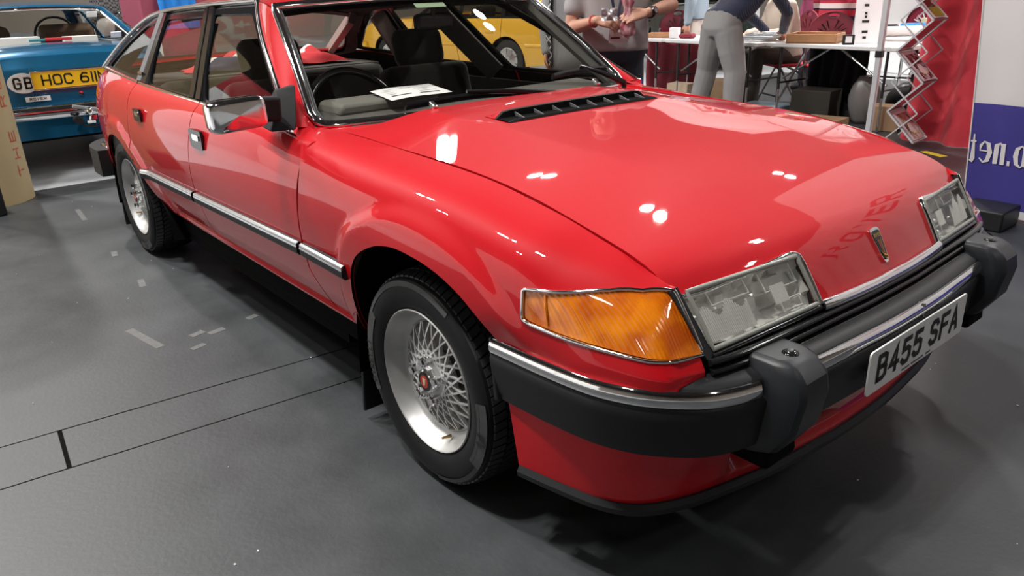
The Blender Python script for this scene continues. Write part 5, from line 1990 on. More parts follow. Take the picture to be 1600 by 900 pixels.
table(-2.12, 5.40, 1.34, -.04, 'white folding table carrying the wooden tray and leaflet stand')
table(-2.05, 6.80, 1.5, PI / 2, 'white folding table end-on behind the leaflet rack with the paper roll', .72)
ZT = .741
WOOD = mat('tray_wood', (.48, .24, .11), .5, noise=.5, nscale=8, ndark=.7)
def tray(x, y, w, d, h, rz, label, name='wooden_tray', mt=None):
    t = empty(name, (x, y, ZT), rz, label=label, cat='tray')
    mt = mt or WOOD
    MB().box((0, 0, .007), (w, d, .014)).build('tray_base', mt, t)
    for sx in (-1, 1):
        MB().box((sx * (w / 2 - .007), 0, h / 2), (.014, d, h)).build('tray_side', mt, t, bevel=.002)
    for sy in (-1, 1):
        MB().box((0, sy * (d / 2 - .007), h / 2), (w - .029, .014, h)).build('tray_side', mt, t, bevel=.002)
    return t
tray(-2.42, 5.34, .46, .40, .085, .30, 'open shallow wooden tray on the right-hand table')
tray(-4.30, 5.30, .26, .22, .05, .4, 'small wooden box lid on the far left table beside a white box')
def simple(name, c, s, mt, label, cat, rz=0.0, bevel=.004, **kw):
    mb = MB().box((0, 0, s[2] / 2), s)
    mb.xf(Matrix.Translation(c) @ Matrix.Rotation(rz, 4, 'Z'))
    return mb.build(name, mt, label=label, cat=cat, bevel=bevel, **kw)
CARD = mat('cardboard', (.36, .23, .13), .8, noise=.5, nscale=5, ndark=.8)
MAROON = mat('maroon_cloth', (.19, .012, .025), .75)
GREYB = mat('grey_plastic', (.22, .23, .24), .4)
simple('white_box', (-4.08, 5.28, ZT), (.10, .09, .11), PAPER, 'small white carton on the far left table', 'box', .3)
simple('folded_cloth', (-3.92, 5.30, ZT), (.16, .12, .05), MAROON, 'folded maroon cloth at the edge of the far left table', 'cloth', .2, .02)
# stack of papers and plastic wallets
for i in range(4):
    simple('paper_stack', (-3.03 + .02 * i, 5.25 + .03 * i, ZT + .017 * i + .001 * i), (.34, .25, .016), [PAPER, mat_cache('plastic_wallet', (.45, .50, .53), .15)][i % 2], ['bottom white paper bundle of the pile beside the bending person', 'clear plastic wallet second from the bottom of the paper pile', 'white paper bundle third from the bottom of the paper pile', 'topmost clear plastic wallet of the paper pile'][i], 'papers', .1 * i - .1, .003, group='papers piled on the middle table')
o = simple('open_booklet', (-2.93, 5.42, ZT + .072), (.22, .16, .012), PAPER, 'white open booklet on top of the paper pile', 'booklet', .4, .002)
# clock-like black box
t = simple('black_gift_box', (-2.02, 5.20, ZT), (.10, .06, .085), BLACK, 'small black box with white label in front of the leaflet stand', 'box', .6)
mb = MB().box((0, 0, 0), (.055, .002, .055))
mb.xf(Matrix.Translation((-2.003, 5.174, ZT + .045)) @ Matrix.Rotation(.6, 4, 'Z'))
mb.build('box_label', PAPER, t)
# leaflet stand
LS = empty('leaflet_stand', (-1.96, 5.42, ZT), .62, label='tall white leaflet stand leaning back on the right-hand table', cat='stand')
mb = MB()
R_ = Matrix.Rotation(-.30, 3, 'X')
MB().box((0, .06, .20), (.22, .012, .42), R_).build('stand_board', PAPER, LS)
MB().box((.0, .17, .19), (.20, .010, .40), Matrix.Rotation(.28, 3, 'X')).build('stand_back', mat_cache('plastic_wallet', (.45, .50, .53), .15), LS)
mb = MB()
for z, w in ((.33, .04), (.26, .02), (.23, .02), (.19, .06), (.10, .05), (.05, .03)):
    mb.box((-.02, .06 - .31 * (z - .20) * -1 - .009, z), (w, .002, .022), R_)
mb.build('stand_print', INK, LS)
# white roll of paper
mb = MB()
mb.lathe([(.048, -.24), (.048, .24), (.040, .24), (.040, -.24)], 24, closed=True)
mb.xf(Matrix.Translation((-2.12, 6.40, ZT + .050)) @ Matrix.Rotation(1.0, 4, 'Z') @ Matrix.Rotation(PI / 2, 4, 'Y'))
mb.build('paper_roll', PAPER, label='white rolled poster lying on the side table', cat='poster roll')
BLUEB = mat('blue_bag', (.02, .19, .48), .4)
simple('blue_folder_bag', (-2.20, 7.00, ZT), (.30, .18, .10), BLUEB, 'blue plastic bag behind the white paper roll', 'bag', .8, .03)
simple('black_camera_bag', (-2.33, 6.70, ZT), (.13, .10, .10), BLACK, 'small black bag beside the blue bag', 'bag', .6, .02)
simple('patterned_box', (-2.13, 7.36, ZT), (.30, .16, .14), mat('sage_box', (.42, .43, .30), .6, noise=.8, nscale=12, ndark=.6), 'sage green patterned box at the back of the side table', 'box', .9)
simple('purple_cloth', (-1.85, 7.12, ZT), (.16, .16, .05), mat('purple_cloth', (.07, .02, .08), .8), 'dark purple cloth beside the patterned box', 'cloth', .7, .02)
mb = MB()
random.seed(11)
mb.grid(lambda u, v: (.10 * math.sin(PI * v) * math.cos(2 * PI * u) * (1 + .2 * math.sin(7 * u * 2 * PI + 5 * v)), .07 * math.sin(PI * v) * math.sin(2 * PI * u), .035 - .033 * math.cos(PI * v) * (1 + .1 * math.sin(9 * u))), 20, 8, closed_u=True)
mb.xf(Matrix.Translation((-2.25, 6.20, ZT + .002)))
mb.build('plastic_wrap', mat('clear_wrap', (.5, .48, .46), .25), label='crumpled clear plastic wrap by the gazebo pole', cat='wrapping')

# ---- folding chairs with fan-slotted backs
CHAIRM = mat('maroon_plastic', (.20, .012, .035), .35)
def chair(x, y, rz, label, seat_mat=None):
    t = empty('folding_chair', (x, y, 0), rz, label=label, cat='chair')
    back = []
    for a in np.linspace(0, PI, 17):
        back.append((.225 * math.cos(a), .20 * math.sin(a) + .0))
    back += [(-.215, -.06), (.215, -.06)]
    holes_ = [[(.055 * math.cos(a), .158 + .022 * math.sin(a)) for a in np.linspace(0, 2 * PI, 12)[:-1]]]
    for k in range(7):
        a = math.radians(25 + k * 21.6)
        c_, s_ = math.cos(a), math.sin(a)
        r0, r1, w0 = .07, .155 if abs(k - 3) > 0 else .12, .008
        if k == 3:
            continue
        holes_.append([(r0 * c_ - w0 * .5 * s_, -.035 + r0 * s_ + w0 * .5 * c_), (r0 * c_ + w0 * .5 * s_, -.035 + r0 * s_ - w0 * .5 * c_), (r1 * c_ + w0 * s_, -.035 + r1 * s_ - w0 * c_), (r1 * c_ - w0 * s_, -.035 + r1 * s_ + w0 * c_)])
    Fb = lambda q: np.stack([q[:, 0], .20 + .06 * q[:, 1] - .25 * q[:, 0] ** 2 * .0, .80 + q[:, 1]], 1)
    patch('chair_back', Fb, [np.array(back)] + [np.array(h) for h in holes_], .05, CHAIRM, t, lip=.018, bres=.03, label=None)
    Fb2 = lambda q: np.stack([q[:, 0], .22 + .06 * q[:, 1], .80 + q[:, 1]], 1)
    MB().box((0, -.02, .45), (.42, .40, .035)).build('seat', seat_mat or CHAIRM, t, bevel=.012)
    for sx in (-1, 1):
        mb = MB()
        mb.tube([(sx * .215, -.22, .0), (sx * .215, .0, .42), (sx * .215, .21, .78)], .0125, 8)
        mb.build('leg', GREYB, t)
        mb = MB()
        mb.tube([(sx * .20, .26, .0), (sx * .20, .06, .36), (sx * .20, -.10, .44)], .0125, 8)
        mb.build('leg', GREYB, t)
    MB().bar((-.2, -.16, .12), (.2, -.16, .12), .018).build('stretcher', GREYB, t)
    return t
REDSEAT = mat('red_seat_pad', (.50, .015, .03), .6)
chair(-2.72, 6.12, .65 + PI, 'maroon folding chair whose fan-slotted back shows above the wooden tray', REDSEAT)
chair(-3.12, 6.04, 5.76, 'maroon chair with bright red seat under the middle table', REDSEAT)
chair(-4.95, 6.45, .55 + PI, 'maroon chair behind the far left table near the yellow plate')
chair(-2.6, 8.2, .4 + PI, 'maroon chair far back against the white wall')
# back panels: bright white sheets behind the stand
for i, (x, y, w) in enumerate(((-3.3, 9.7, 1.9), (-1.35, 9.15, 1.9), (.6, 9.0, 1.9))):
    mb = MB().box((0, 0, 1.3), (w, .03, 2.6))
    mb.xf(Matrix.Translation((x, y, 0)) @ Matrix.Rotation(-.28, 4, 'Z'))
    mb.build('white_screen', mat_cache('screen_white', (.84, .85, .86), .7), label=['white display screen behind the seated men', 'white display screen behind the leaflet stand', 'white display screen behind the red curtain'][i], cat='screen')
# ---- stored things under the tables
simple('cardboard_box', (-3.36, 5.22, .0), (.28, .26, .34), CARD, 'brown cardboard box under the table between the grey trousers', 'box', .3)
simple('white_carton', (-3.60, 5.30, .0), (.26, .20, .20), PAPER, 'white carton on the floor left of the cardboard box', 'box', .2)
simple('tan_carton', (-4.05, 5.40, .0), (.26, .2, .24), mat('tan_card', (.55, .42, .3), .8), 'tan carton on the floor left of the bending man', 'box', .2)
simple('plastic_crate', (-2.86, 5.28, .0), (.42, .28, .13), mat('blue_crate', (.33, .46, .55), .3), 'pale blue plastic crate beside the right trouser leg', 'crate', .1, .02)
simple('dark_storage_box', (-2.36, 5.38, .0), (.38, .34, .30), mat('dark_brown_box', (.028, .024, .018), .6), 'large dark brown storage box under the right-hand table', 'box', .15)
simple('flat_cardboard_box', (-2.05, 5.00, .0), (.36, .26, .10), CARD, 'flat cardboard box in front of the dark storage box', 'box', .1)
simple('brown_carton', (-1.62, 5.28, .0), (.26, .22, .22), CARD, 'brown carton on the floor by the gazebo pole', 'box', .3)
simple('small_carton', (-1.36, 5.36, .0), (.20, .20, .17), mat('grey_card', (.42, .38, .35), .8), 'pale carton behind the leaflet rack foot', 'box', .3)
simple('folded_trolley', (-1.98, 5.66, .0), (.34, .26, .09), BLACK, 'black folded trolley under the right-hand table', 'trolley', .2)
def sack(name, c, r, h, mt, label, cat, seed):
    mb = MB()
    def F(u, v):
        a = 2 * PI * u
        k = math.sin(PI * min(1, .12 + .80 * v)) ** .6 * (1 + .10 * math.sin(3 * a + seed) + .06 * math.sin(7 * a + 9 * v + seed))
        return (c[0] + r * k * math.cos(a), c[1] + r * .7 * k * math.sin(a), c[2] + h * v)
    mb.grid(F, 28, 10, closed_u=True)
    mb.f.append(tuple(i * 11 for i in reversed(range(28))))
    mb.mi.append(0)
    mb.f.append(tuple(i * 11 + 10 for i in range(28)))
    mb.mi.append(0)
    return mb.build(name, mt, label=label, cat=cat, angle=180)
sack('carrier_bag', (-1.93, 5.47, .0), .15, .44, mat('grey_bag', (.16, .15, .145), .3), 'grey plastic carrier bag standing under the right-hand table', 'bag', 1)
sack('black_bag', (-1.72, 6.0, .0), .22, .34, BLACK, 'black bag under the side table', 'bag', 2)
# coat draped off the table, maroon table drape
wavy_wall((-2.62, 5.66), (-2.02, 5.64), .66, 5, .03, 40, 8).build('dark_coat', mat('black_cloth', (.006, .006, .008), .9), label='black cloth hanging behind the right-hand table legs', cat='cloth', angle=180)
wavy_wall((-5.05, 5.97), (-3.95, 5.87), .72, 5, .02, 40, 8).build('maroon_drape', MAROON, label='maroon drape hanging behind the far left table', cat='drape', angle=180)
# floor mat edge shoe at the right border
# ================================================================== OTHER CARS
TYRE2 = mat('plain_tyre', (.014, .014, .015), .6)
def simple_wheel(parent, x, y, side, r=.31, hub=None):
    w = empty('wheel', (x, y, r), parent=parent)
    s = side
    MB().lathe([(.19, s * -.16), (.24, s * -.19), (r - .02, s * -.18), (r, s * -.15), (r, s * -.04), (r - .02, s * -.005), (.24, s * .006), (.195, s * -.004), (.19, s * -.03)], 40, 'y').build('tyre', TYRE2, w)
    MB().lathe([(.192, s * -.01), (.185, s * .004), (.17, s * .0), (.12, s * .012), (.05, s * .018), (0, s * .018)], 40, 'y').build('wheel_trim', hub or GREYB, w)
    for k in range(9):
        a = 2 * PI * k / 9
        MB().bar((.06 * math.cos(a), s * .021, .06 * math.sin(a)), (.165 * math.cos(a), s * .010, .165 * math.sin(a)), .022, .006, up=(0, 1, 0)).build('trim_spoke', CHROME_DULL, w)
    return w


def saloon(name, loc, rz, paint, label, P, cat='car'):
    """generic saloon, local x forward, rear axle at x=0"""
    t = empty(name, loc, rz, label=label, cat=cat)
    wb, xf, xr, hw0 = P['wb'], P['xf'], P['xr'], P['hw']
    hw = pchip([xr - .05, xr + .12, xr + .6, (xf + xr) / 2, xf - .6, xf - .1, xf + .05], np.array([.86, .93, .985, 1, .985, .90, .80]) * hw0)
    zb = pchip(P['zb'][0], P['zb'][1])
    def SF(q, out=0.0):
        x, z = q[:, 0], q[:, 1]
        s = hw(x) * (1 - .09 * ((z - .56) / .40) ** 2)
        return np.stack([x, -(s + out), z], 1)
    ra = P.get('ra', .345)
    def arch(cx, rev=False):
        a = [(cx + ra * math.cos(b), .31 + ra * math.sin(b)) for b in np.linspace(math.asin(-.08 / ra), PI - math.asin(-.08 / ra), 25)]
        return a if rev else a
    lo = .23
    g = .006
    doors = P['doors']          # x of shut lines front -> back, e.g. [1.6, .95, .1]
    # front wing
    fw = [(doors[0] + g, lo)] + list(reversed(arch(wb))) + [(xf, lo), (xf, zb(xf) - .02), (doors[0] + g + (xf - doors[0]) / 2, zb(doors[0] + .5) - .002), (doors[0] + g, zb(doors[0]))]
    patch('front_wing', SF, [np.array([(float(a), float(b)) for a, b in fw])], .07, paint, t, both=True, bres=.05)
    for i in range(len(doors) - 1):
        a, b = doors[i], doors[i + 1]
        pts = [(b + g, zb(b)), (b + g, lo), (a - g, lo), (a - g, zb(a))]
        if i == len(doors) - 2:
            ar = [p for p in arch(0) if p[0] > b + g and p[1] > lo + .02]
            if ar and b < ra:
                pts = [(b + g, zb(b)), (b + g, .31 + math.sqrt(max(0, ra * ra - (b + g) ** 2)))] + [p for p in reversed(ar)] + [(ra + .01, lo), (a - g, lo), (a - g, zb(a))]
        d = patch('door', SF, [np.array([(float(p), float(q)) for p, q in pts])], .07, paint, t, both=True, bres=.05)
        hx = b + .22
        mbh = MB().box((hx, float(SF(np.array([(hx, .74)]))[0, 1]) - .008, P.get('zh', .74)), (.15, .02, .03))
        pair(mbh, 'door_handle', P.get('hm', BLACK), d, bevel=.005)
    b = doors[-1]
    rq = [(b - g, zb(b)), (b - g, .31 + math.sqrt(max(0.0, ra * ra - (b - g) ** 2)) if abs(b) < ra else lo)]
    if abs(b) < ra:
        rq += [p for p in arch(0) if p[0] < b - g]
    else:
        rq += [(ra + .01, lo)] + arch(0)
    rq += [(-ra - .01, lo), (xr, lo + .08), (xr, zb(xr) - .03), (xr * .5 + b * .5, zb(xr * .5 + b * .5))]
    patch('rear_wing', SF, [np.array([(float(p), float(q)) for p, q in rq])], .06, paint, t, both=True, bres=.05)
    # rub strip
    if 'strip' in P:
        xs_ = np.linspace(ra + .03, wb - ra - .03, 24)
        pair(strip(SF(np.array([(x, P['strip']) for x in xs_]), .0), (0, -1, 0), oval(.05, .015)), 'rub_strip', P.get('sm', paint), t)
        xs_ = np.linspace(xr + .1, -ra - .03, 8)
        pair(strip(SF(np.array([(x, P['strip']) for x in xs_]), .0), (0, -1, 0), oval(.05, .015)), 'rub_strip', P.get('sm', paint), t)
    # decks
    wsb, wst, rwt, rwb, zr_ = P['wsb'], P['wst'], P['rwt'], P['rwb'], P['zr']
    def DECK(q):
        x, w = q[:, 0], q[:, 1]
        s = hw(x) * (1 - .09 * ((zb(x) - .56) / .40) ** 2)
        return np.stack([x, w * s, zb(x) + .035 * (1 - w * w)], 1)
    patch('bonnet', DECK, [np.array([(wsb - .05, -1), (xf, -1), (xf, 1), (wsb - .05, 1)])], .09, paint, t, lip=0)
    patch('boot_lid', DECK, [np.array([(xr, -1), (rwb + .05, -1), (rwb + .05, 1), (xr, 1)])], .07, paint, t, lip=0)
    # ends
    def REAR(q):
        y, z = q[:, 0], q[:, 1]
        k = np.clip((z - .62) / (float(zb(xr)) - .62), 0, 1)
        return np.stack([xr - .045 * (1 - k ** 3) + .09 * (np.abs(y) / hw0) ** 4 - .0 * z, y, z + .035 * k * (1 - (y / hw0) ** 2)], 1)
    wv = float(hw(xr)) * .95
    patch('rear_panel', REAR, [np.array([(-wv, .30), (wv, .30), (wv, float(zb(xr))), (-wv, float(zb(xr)))])], .07, paint, t, sign=-1, lip=0)
    def FRONT(q):
        y, z = q[:, 0], q[:, 1]
        return np.stack([xf + .04 - .10 * (np.abs(y) / hw0) ** 4, y, z], 1)
    wf = float(hw(xf)) * .95
    patch('front_panel', FRONT, [np.array([(-wf, .30), (wf, .30), (wf, float(zb(xf))), (-wf, float(zb(xf)))])], .07, paint, t, lip=0)
    # greenhouse
    sb, st = hw0 * .90, P.get('hr', hw0 * .68)
    zB = float(zb((wsb + rwb) / 2))
    def GS(q, out=0.0):
        x, z = q[:, 0], q[:, 1]
        k = (z - zB) / (zr_ - zB)
        return np.stack([x, -(sb + (st - sb) * k + out), z], 1)
    A = [(rwb, zB), (wsb, zB), (wst, zr_), (rwt, zr_)]
    bp_ = P['posts']
    lower, upper = zB + .03, zr_ - .05
    def xat(p0, p1, z):
        return p0 + (p1 - p0) * (z - zB) / (zr_ - zB)
    edges = [(wsb, wst)] + [(p, p) for p in bp_] + [(rwb, rwt)]
    wins = []
    for i in range(len(edges) - 1):
        f, r = edges[i], edges[i + 1]
        mF, mR = (.10 if i == 0 else .035), (.14 if i == len(edges) - 2 else .035)
        wins.append(round_poly([(xat(*r, lower) + mR, lower), (xat(*f, lower) - mF, lower), (xat(*f, upper) - mF, upper), (xat(*r, upper) + mR, upper)], .04, 3))
    patch('side_frame', GS, [np.array(A)] + wins, .09, P.get('fm', paint), t, both=True)
    for w in wins:
        patch('side_window', lambda q: GS(q, -.006), [np.array(w)], .2, GLASS, t, both=True, lip=0)
    def scr(b, tp, k):
        def F(q):
            u, v = q[:, 0], q[:, 1]
            x = b + (tp - b) * v + k * .07 * (1 - u * u)
            return np.stack([x, u * (sb + (st - sb) * v), zB + (zr_ - zB) * v + .03 * v * (1 - u * u)], 1)
        return F
    for nm, F_, sg in (('windscreen', scr(wsb, wst, 1), 1), ('rear_window', scr(rwb, rwt, -1), -1)):
        hole = round_poly([(-.90, .06), (.90, .06), (.87, .92), (-.87, .92)], .08, 4)
        patch('screen_frame', F_, [np.array([(-1, 0), (1, 0), (1, 1), (-1, 1)]), hole], .12, paint, t, sign=sg, lip=0)
        gq = patch(nm, lambda q, F_=F_, sg=sg: F_(q) - np.array([.004 * sg, 0, .004]), [hole], .2, P.get('glass', GLASS), t, sign=sg, lip=0)
        q = resample(hole, .08)
        strip(F_(q), (sg, 0, .6), oval(.03, .010), closed=True).build('screen_trim', CHROME, gq)
    def ROOF2(q):
        x, w = q[:, 0], q[:, 1]
        k = np.clip((x - rwt) / (wst - rwt), 0, 1)
        return np.stack([x, w * st, zr_ + .03 * (1 - w * w) + .035 * np.sin(PI * k)], 1)
    patch('roof', ROOF2, [np.array([(rwt, -1), (wst, -1), (wst, 1), (rwt, 1)])], .12, paint, t, lip=0)
    for s, nm in ((1, 'gutter'),):
        pair(MB().tube([(wst, -st - .004, zr_), (rwt, -st - .004, zr_), (rwb + .02, -sb, zB + .02)], .010, 6), 'gutter_trim', CHROME_DULL, t)
    # underside, wheels, seats
    MB().box(((xf + xr) / 2, 0, .36), (xf - xr - .25, hw0 * 1.25, .2)).build('underbody', DARK, t)
    MB().box(((wsb + rwb) / 2, 0, .50), ((wsb - rwb) * .9, hw0 * 1.6, .05)).build('cabin_floor', DARK, t)
    for x in (0, wb):
        for s in (-1, 1):
            simple_wheel(t, x, s * (hw0 - .055), s, hub=P.get('hub'))
            mbl = MB()
            n = 18
            pts = [(x + ra * 1.0 * math.cos(a), .31 + ra * 1.0 * math.sin(a)) for a in np.linspace(-.2, PI + .2, n)]
            mbl.add([(p, s * (hw0 - .04), q) for p, q in pts] + [(p, s * .45, q) for p, q in pts], [(i, i + 1, n + i + 1, n + i) for i in range(n - 1)] + [tuple(range(n, 2 * n))])
            mbl.build('arch_liner', DARK, t)
    sm_ = P.get('seat', TRIM_CLOTH)
    for s in (-.36, .36):
        MB().box((wsb - 1.15, s, zB - .10), (.14, .48, .55), Matrix.Rotation(-.22, 3, 'Y')).build('seat_back', sm_, t, bevel=.05)
    MB().box((rwb + .55, 0, zB - .22), (.16, 1.2, .42), Matrix.Rotation(-.25, 3, 'Y')).build('rear_seat', sm_, t, bevel=.05)
    MB().box((rwb + .28, 0, zB - .03), (.50, sb * 1.8, .02)).build('rear_shelf', P.get('shelf', DASH), t)
    BZ = P.get('bz', .47)
    for sgn_, xx in ((1, xf + .06), (-1, xr - .075)):
        pts = [(xx - sgn_ * .42, -hw0 * .99, BZ), (xx - sgn_ * .12, -hw0 * .97, BZ), (xx - sgn_ * .02, -hw0 * .80, BZ), (xx, 0, BZ)]
        pts = dense(pts, 5)
        pts += [(a, -b, c) for a, b, c in reversed(pts[:-1])]
        prof = [(-.03, -.055), (.0, -.055), (.02, -.045), (.033, -.02), (.036, .005), (.028, .03), (.012, .048), (-.03, .055)]
        strip(pts, (0, 0, 1), [(a * sgn_, b) for a, b in prof]).build('bumper', P.get('bm', CHROME), t)
    return t


def rear_plate(t, xr, z, w, h, txt, rot=0.0, y=0.0, ch_h=None):
    M = Matrix.Translation((xr, y, z)) @ Matrix(((0, 0, -1, 0), (-1, 0, 0, 0), (0, 1, 0, 0), (0, 0, 0, 1)))
    p = MB().prism(round_poly([(-w / 2, -h / 2), (w / 2, -h / 2), (w / 2, h / 2), (-w / 2, h / 2)], .012, 3), -.01, 0).xf(M).build('number_plate', mat_cache('plate_yellow', (.80, .46, .015), .4), t, smooth=False)
    b_ = MB()
    strip([(a, b, 0) for a, b in resample([(-w / 2, -h / 2), (w / 2, -h / 2), (w / 2, h / 2), (-w / 2, h / 2)], .2)], (0, 0, 1), oval(.014, .006), closed=True).xf(M).build('plate_frame', CHROME, p)
    hh = ch_h or h * .68
    widths = [(.45 if c == ' ' else (.35 if c == '1' else 1.0)) for c in txt]
    cw = w * .80 / (sum(widths) * 1.18)
    x = -sum(widths) * 1.18 * cw / 2 + .09 * cw
    for c, k in zip(txt, widths):
        if c != ' ':
            mb = MB()
            strokes(mb, c, x, -hh / 2, cw * (k if c != '1' else .35), hh, hh * .16)
            mb.xf(M).build('plate_letter', INK, p, smooth=False)
        x += k * 1.18 * cw
    return p

BLUE = mat('metallic_blue', (.015, .16, .33), .22, metal=.55, coat=1.0)
BLUE_SHELF = mat('pale_shelf', (.55, .58, .56), .7)
P6 = saloon('blue_car', (-6.47, -.53, 0), PI, BLUE, 'metallic blue classic saloon seen from behind with yellow plate HOC 611N', dict(
    wb=2.62, xf=3.40, xr=-1.0, hw=.84, bz=.505, zb=([-1.05, -.95, -.8, -.5, 0, 1.2, 2.4, 3.3, 3.5], [.86, .915, .945, .965, .955, .93, .92, .86, .80]),
    doors=[2.05, 1.10, .30], wsb=2.0, wst=1.35, rwt=.02, rwb=-.53, zr=1.262, hr=.56, posts=[1.05], seat=mat('tan_leather', (.20, .12, .07), .5), shelf=BLUE_SHELF, glass=GLASS_CLEAR, sm=CHROME, hub=CHROME_DULL))
rear_plate(P6, -1.062, .745, .60, .135, 'HOC 611N', ch_h=.082)
lk = MB().lathe([(0, -.012), (.016, -.010), (.02, 0)], 14, 'x', c=(-1.05, -.02, .625)).build('boot_lock', CHROME, P6)
def on_rear(y, z, w, h, name, mt, txt=None, oval_=False, tm=INK, lh=.6):
    M = Matrix.Translation((-1.052, y, z)) @ Matrix(((0, 0, -1, 0), (-1, 0, 0, 0), (0, 1, 0, 0), (0, 0, 0, 1)))
    pts = [(w / 2 * math.cos(a), h / 2 * math.sin(a)) for a in np.linspace(0, 2 * PI, 29)[:-1]] if oval_ else [(-w / 2, -h / 2), (w / 2, -h / 2), (w / 2, h / 2), (-w / 2, h / 2)]
    o = MB().prism(pts, -.006, .004).xf(M).build(name, mt, P6, smooth=False)
    if txt:
        n = len(txt)
        cw = w * .72 / n
        for i, c in enumerate(txt):
            mb = MB()
            strokes(mb, c, -w * .36 + cw * (i + .1), -h * lh / 2, cw * .75, h * lh, h * lh * .17, .0055)
            mb.xf(M).build('badge_letter', tm, o, smooth=False)
    return o
# local +y is the right hand side of the picture when seen from behind turned about: world y = -.60 - ly
on_rear(.36, .735, .21, .15, 'country_oval', WHITE, 'GB', True)
on_rear(.285, .612, .17, .036, 'maker_badge', WHITE, 'ROVER')
# tow ball, sockets and cables
mb = MB()
mb.cyl((-1.10, -.03, .40), (-1.17, -.03, .47), .014, 10)
mb.lathe([(0, .03), (.018, .024), (.026, .008), (.026, -.008), (.018, -.022), (.01, -.03)], 16, c=(-1.17, -.03, .495))
mb.build('tow_ball', CHROME, P6)
MB().box((-1.13, -.03, .51), (.05, .22, .03), Matrix.Rotation(.25, 3, 'X')).build('tow_plate', GREYB, P6, bevel=.008)
for y in (.06, -.15):
    MB().lathe([(0, -1.17), (.030, -1.17), (.034, -1.15), (.034, -1.10), (.02, -1.09)], 16, 'x', c=(0, y, .43)).build('trailer_socket', BLACK, P6)
MB().box((-1.15, -.06, .44), (.03, .03, .035)).build('red_connector', FR, P6, bevel=.004)
MB().box((-1.15, -.03, .405), (.03, .06, .02)).build('white_tag', WHITE, P6, bevel=.004)
MB().tube(dense([(-1.12, .06, .42), (-1.15, .02, .38), (-1.14, -.05, .37), (-1.12, -.15, .41)], 5), .008, 8).build('trailer_cable', BLACK, P6)
# things on the rear shelf and window stickers
for nm, c, s, m_ in (('shelf_label', (-.45, -.06, 1.020), (.02, .20, .024), FR), ('shelf_label', (-.45, .10, 1.018), (.02, .12, .020), mat_cache('teal', (.05, .25, .28), .6)), ('shelf_paper', (-.36, -.24, 1.008), (.10, .26, .05), PAPER), ('shelf_paper', (-.34, .24, 1.015), (.14, .34, .06), PAPER)):
    MB().box(c, s).build(nm, m_, P6, bevel=.003)
for y, z in ((-.42, 1.20), (-.515, 1.03)):
    k = (z - .962) / .30
    MB().box((-.56 + .52 * k, y, z), (.006, .085, .05), Matrix.Rotation(1.05 - PI / 2, 3, 'Y')).build('window_sticker', PAPER, P6)
MB().tube([(1.32 + .02 * math.cos(a), -.36 + .19 * math.cos(a), .98 + .19 * math.sin(a)) for a in np.linspace(0, 2 * PI, 25)[:-1]], .012, 6, closed=True).build('steering_wheel', BLACK, P6)
for s in (-1, 1):
    MB().box((-1.03, s * .70, .70), (.03, .10, .22)).build('tail_lamp', mat_cache('tail_lamp_red2', (.4, .02, .01), .2), P6, bevel=.01)

YELLOW = mat('yellow_paint', (.78, .43, .035), .25, coat=1.0)
YC = saloon('yellow_car', (-7.63, 6.45, 0), PI + .171, YELLOW, 'yellow estate car side-on in the background beyond the red saloon', dict(
    wb=2.68, xf=3.55, xr=-1.15, hw=.86, zb=([-1.2, -1.0, -.5, 0, 1.2, 2.4, 3.3, 3.6], [.80, .885, .90, .905, .90, .89, .80, .70]),
    doors=[2.02, 1.0, .10], wsb=2.05, wst=1.25, rwt=-.30, rwb=-.72, zr=1.36, posts=[1.0, .12], strip=.53, fm=BLACK_GLOSS, bm=YELLOW, hub=CHROME_DULL, zh=.715, hm=YELLOW))
DG = mat('dark_green_paint', (.012, .022, .018), .2, coat=1.0)
DC = saloon('dark_car', (-6.55, 9.05, 0), 2.36, DG, 'very dark green car behind the tables with yellow plate PO03 VTT', dict(
    wb=2.60, xf=3.40, xr=-.95, hw=.84, zb=([-1.0, -.8, 0, 1.2, 2.4, 3.3, 3.5], [.96, .99, 1.0, .98, .96, .86, .78]),
    doors=[1.95, 1.0, .1], wsb=2.0, wst=1.2, rwt=-.35, rwb=-.70, zr=1.45, posts=[1.0], bm=BLACK))
rear_plate(DC, -1.02, .80, .52, .111, 'PO03 VTT', y=.0)
MB().box((-1.02, 0, .93), (.03, .50, .04)).build('plate_lamp_bar', CHROME, DC, bevel=.008)

# ================================================================== LEFT BACKGROUND
# column wrapped in a sandy printed panel with vertical lettering
SAND = mat('sand_print', (.46, .37, .20), .55, noise=.8, nscale=3, ndark=.75)
COLM = empty('display_column', (-4.86, -1.37, 0), label='round sandy display column with red lettering reading upwards at the left edge', cat='column')
MB().lathe([(.30, .0), (.30, 2.1), (.0, 2.1)], 64).build('printed_wrap', SAND, COLM, angle=50)
REDINK = mat('rust_print', (.42, .07, .03), .6)
zz = .18
for ch in 'THE ROVER':
    if ch != ' ':
        m2 = MB()
        strokes(m2, ch, 0, 0, .075, .065, .010, 0)
        mb = MB()
        ph0 = math.atan2(CAM[1] + 1.37, CAM[0] + 4.86) + math.radians(57)
        vs = []
        for x, y, _ in m2.v:
            # letter x runs up the column, letter y runs anticlockwise seen from above
            a = ph0 + (-y + .03) / .30
            vs.append((.3015 * math.cos(a), .3015 * math.sin(a), zz + x))
        mb.add(vs, m2.f)
        mb.build('column_letter', REDINK, COLM, smooth=False)
    zz += .118
simple('black_case', (-4.36, -1.43, .0), (.16, .20, .215), BLACK, 'black case on the mat at the foot of the sandy column', 'case', .3, .01)
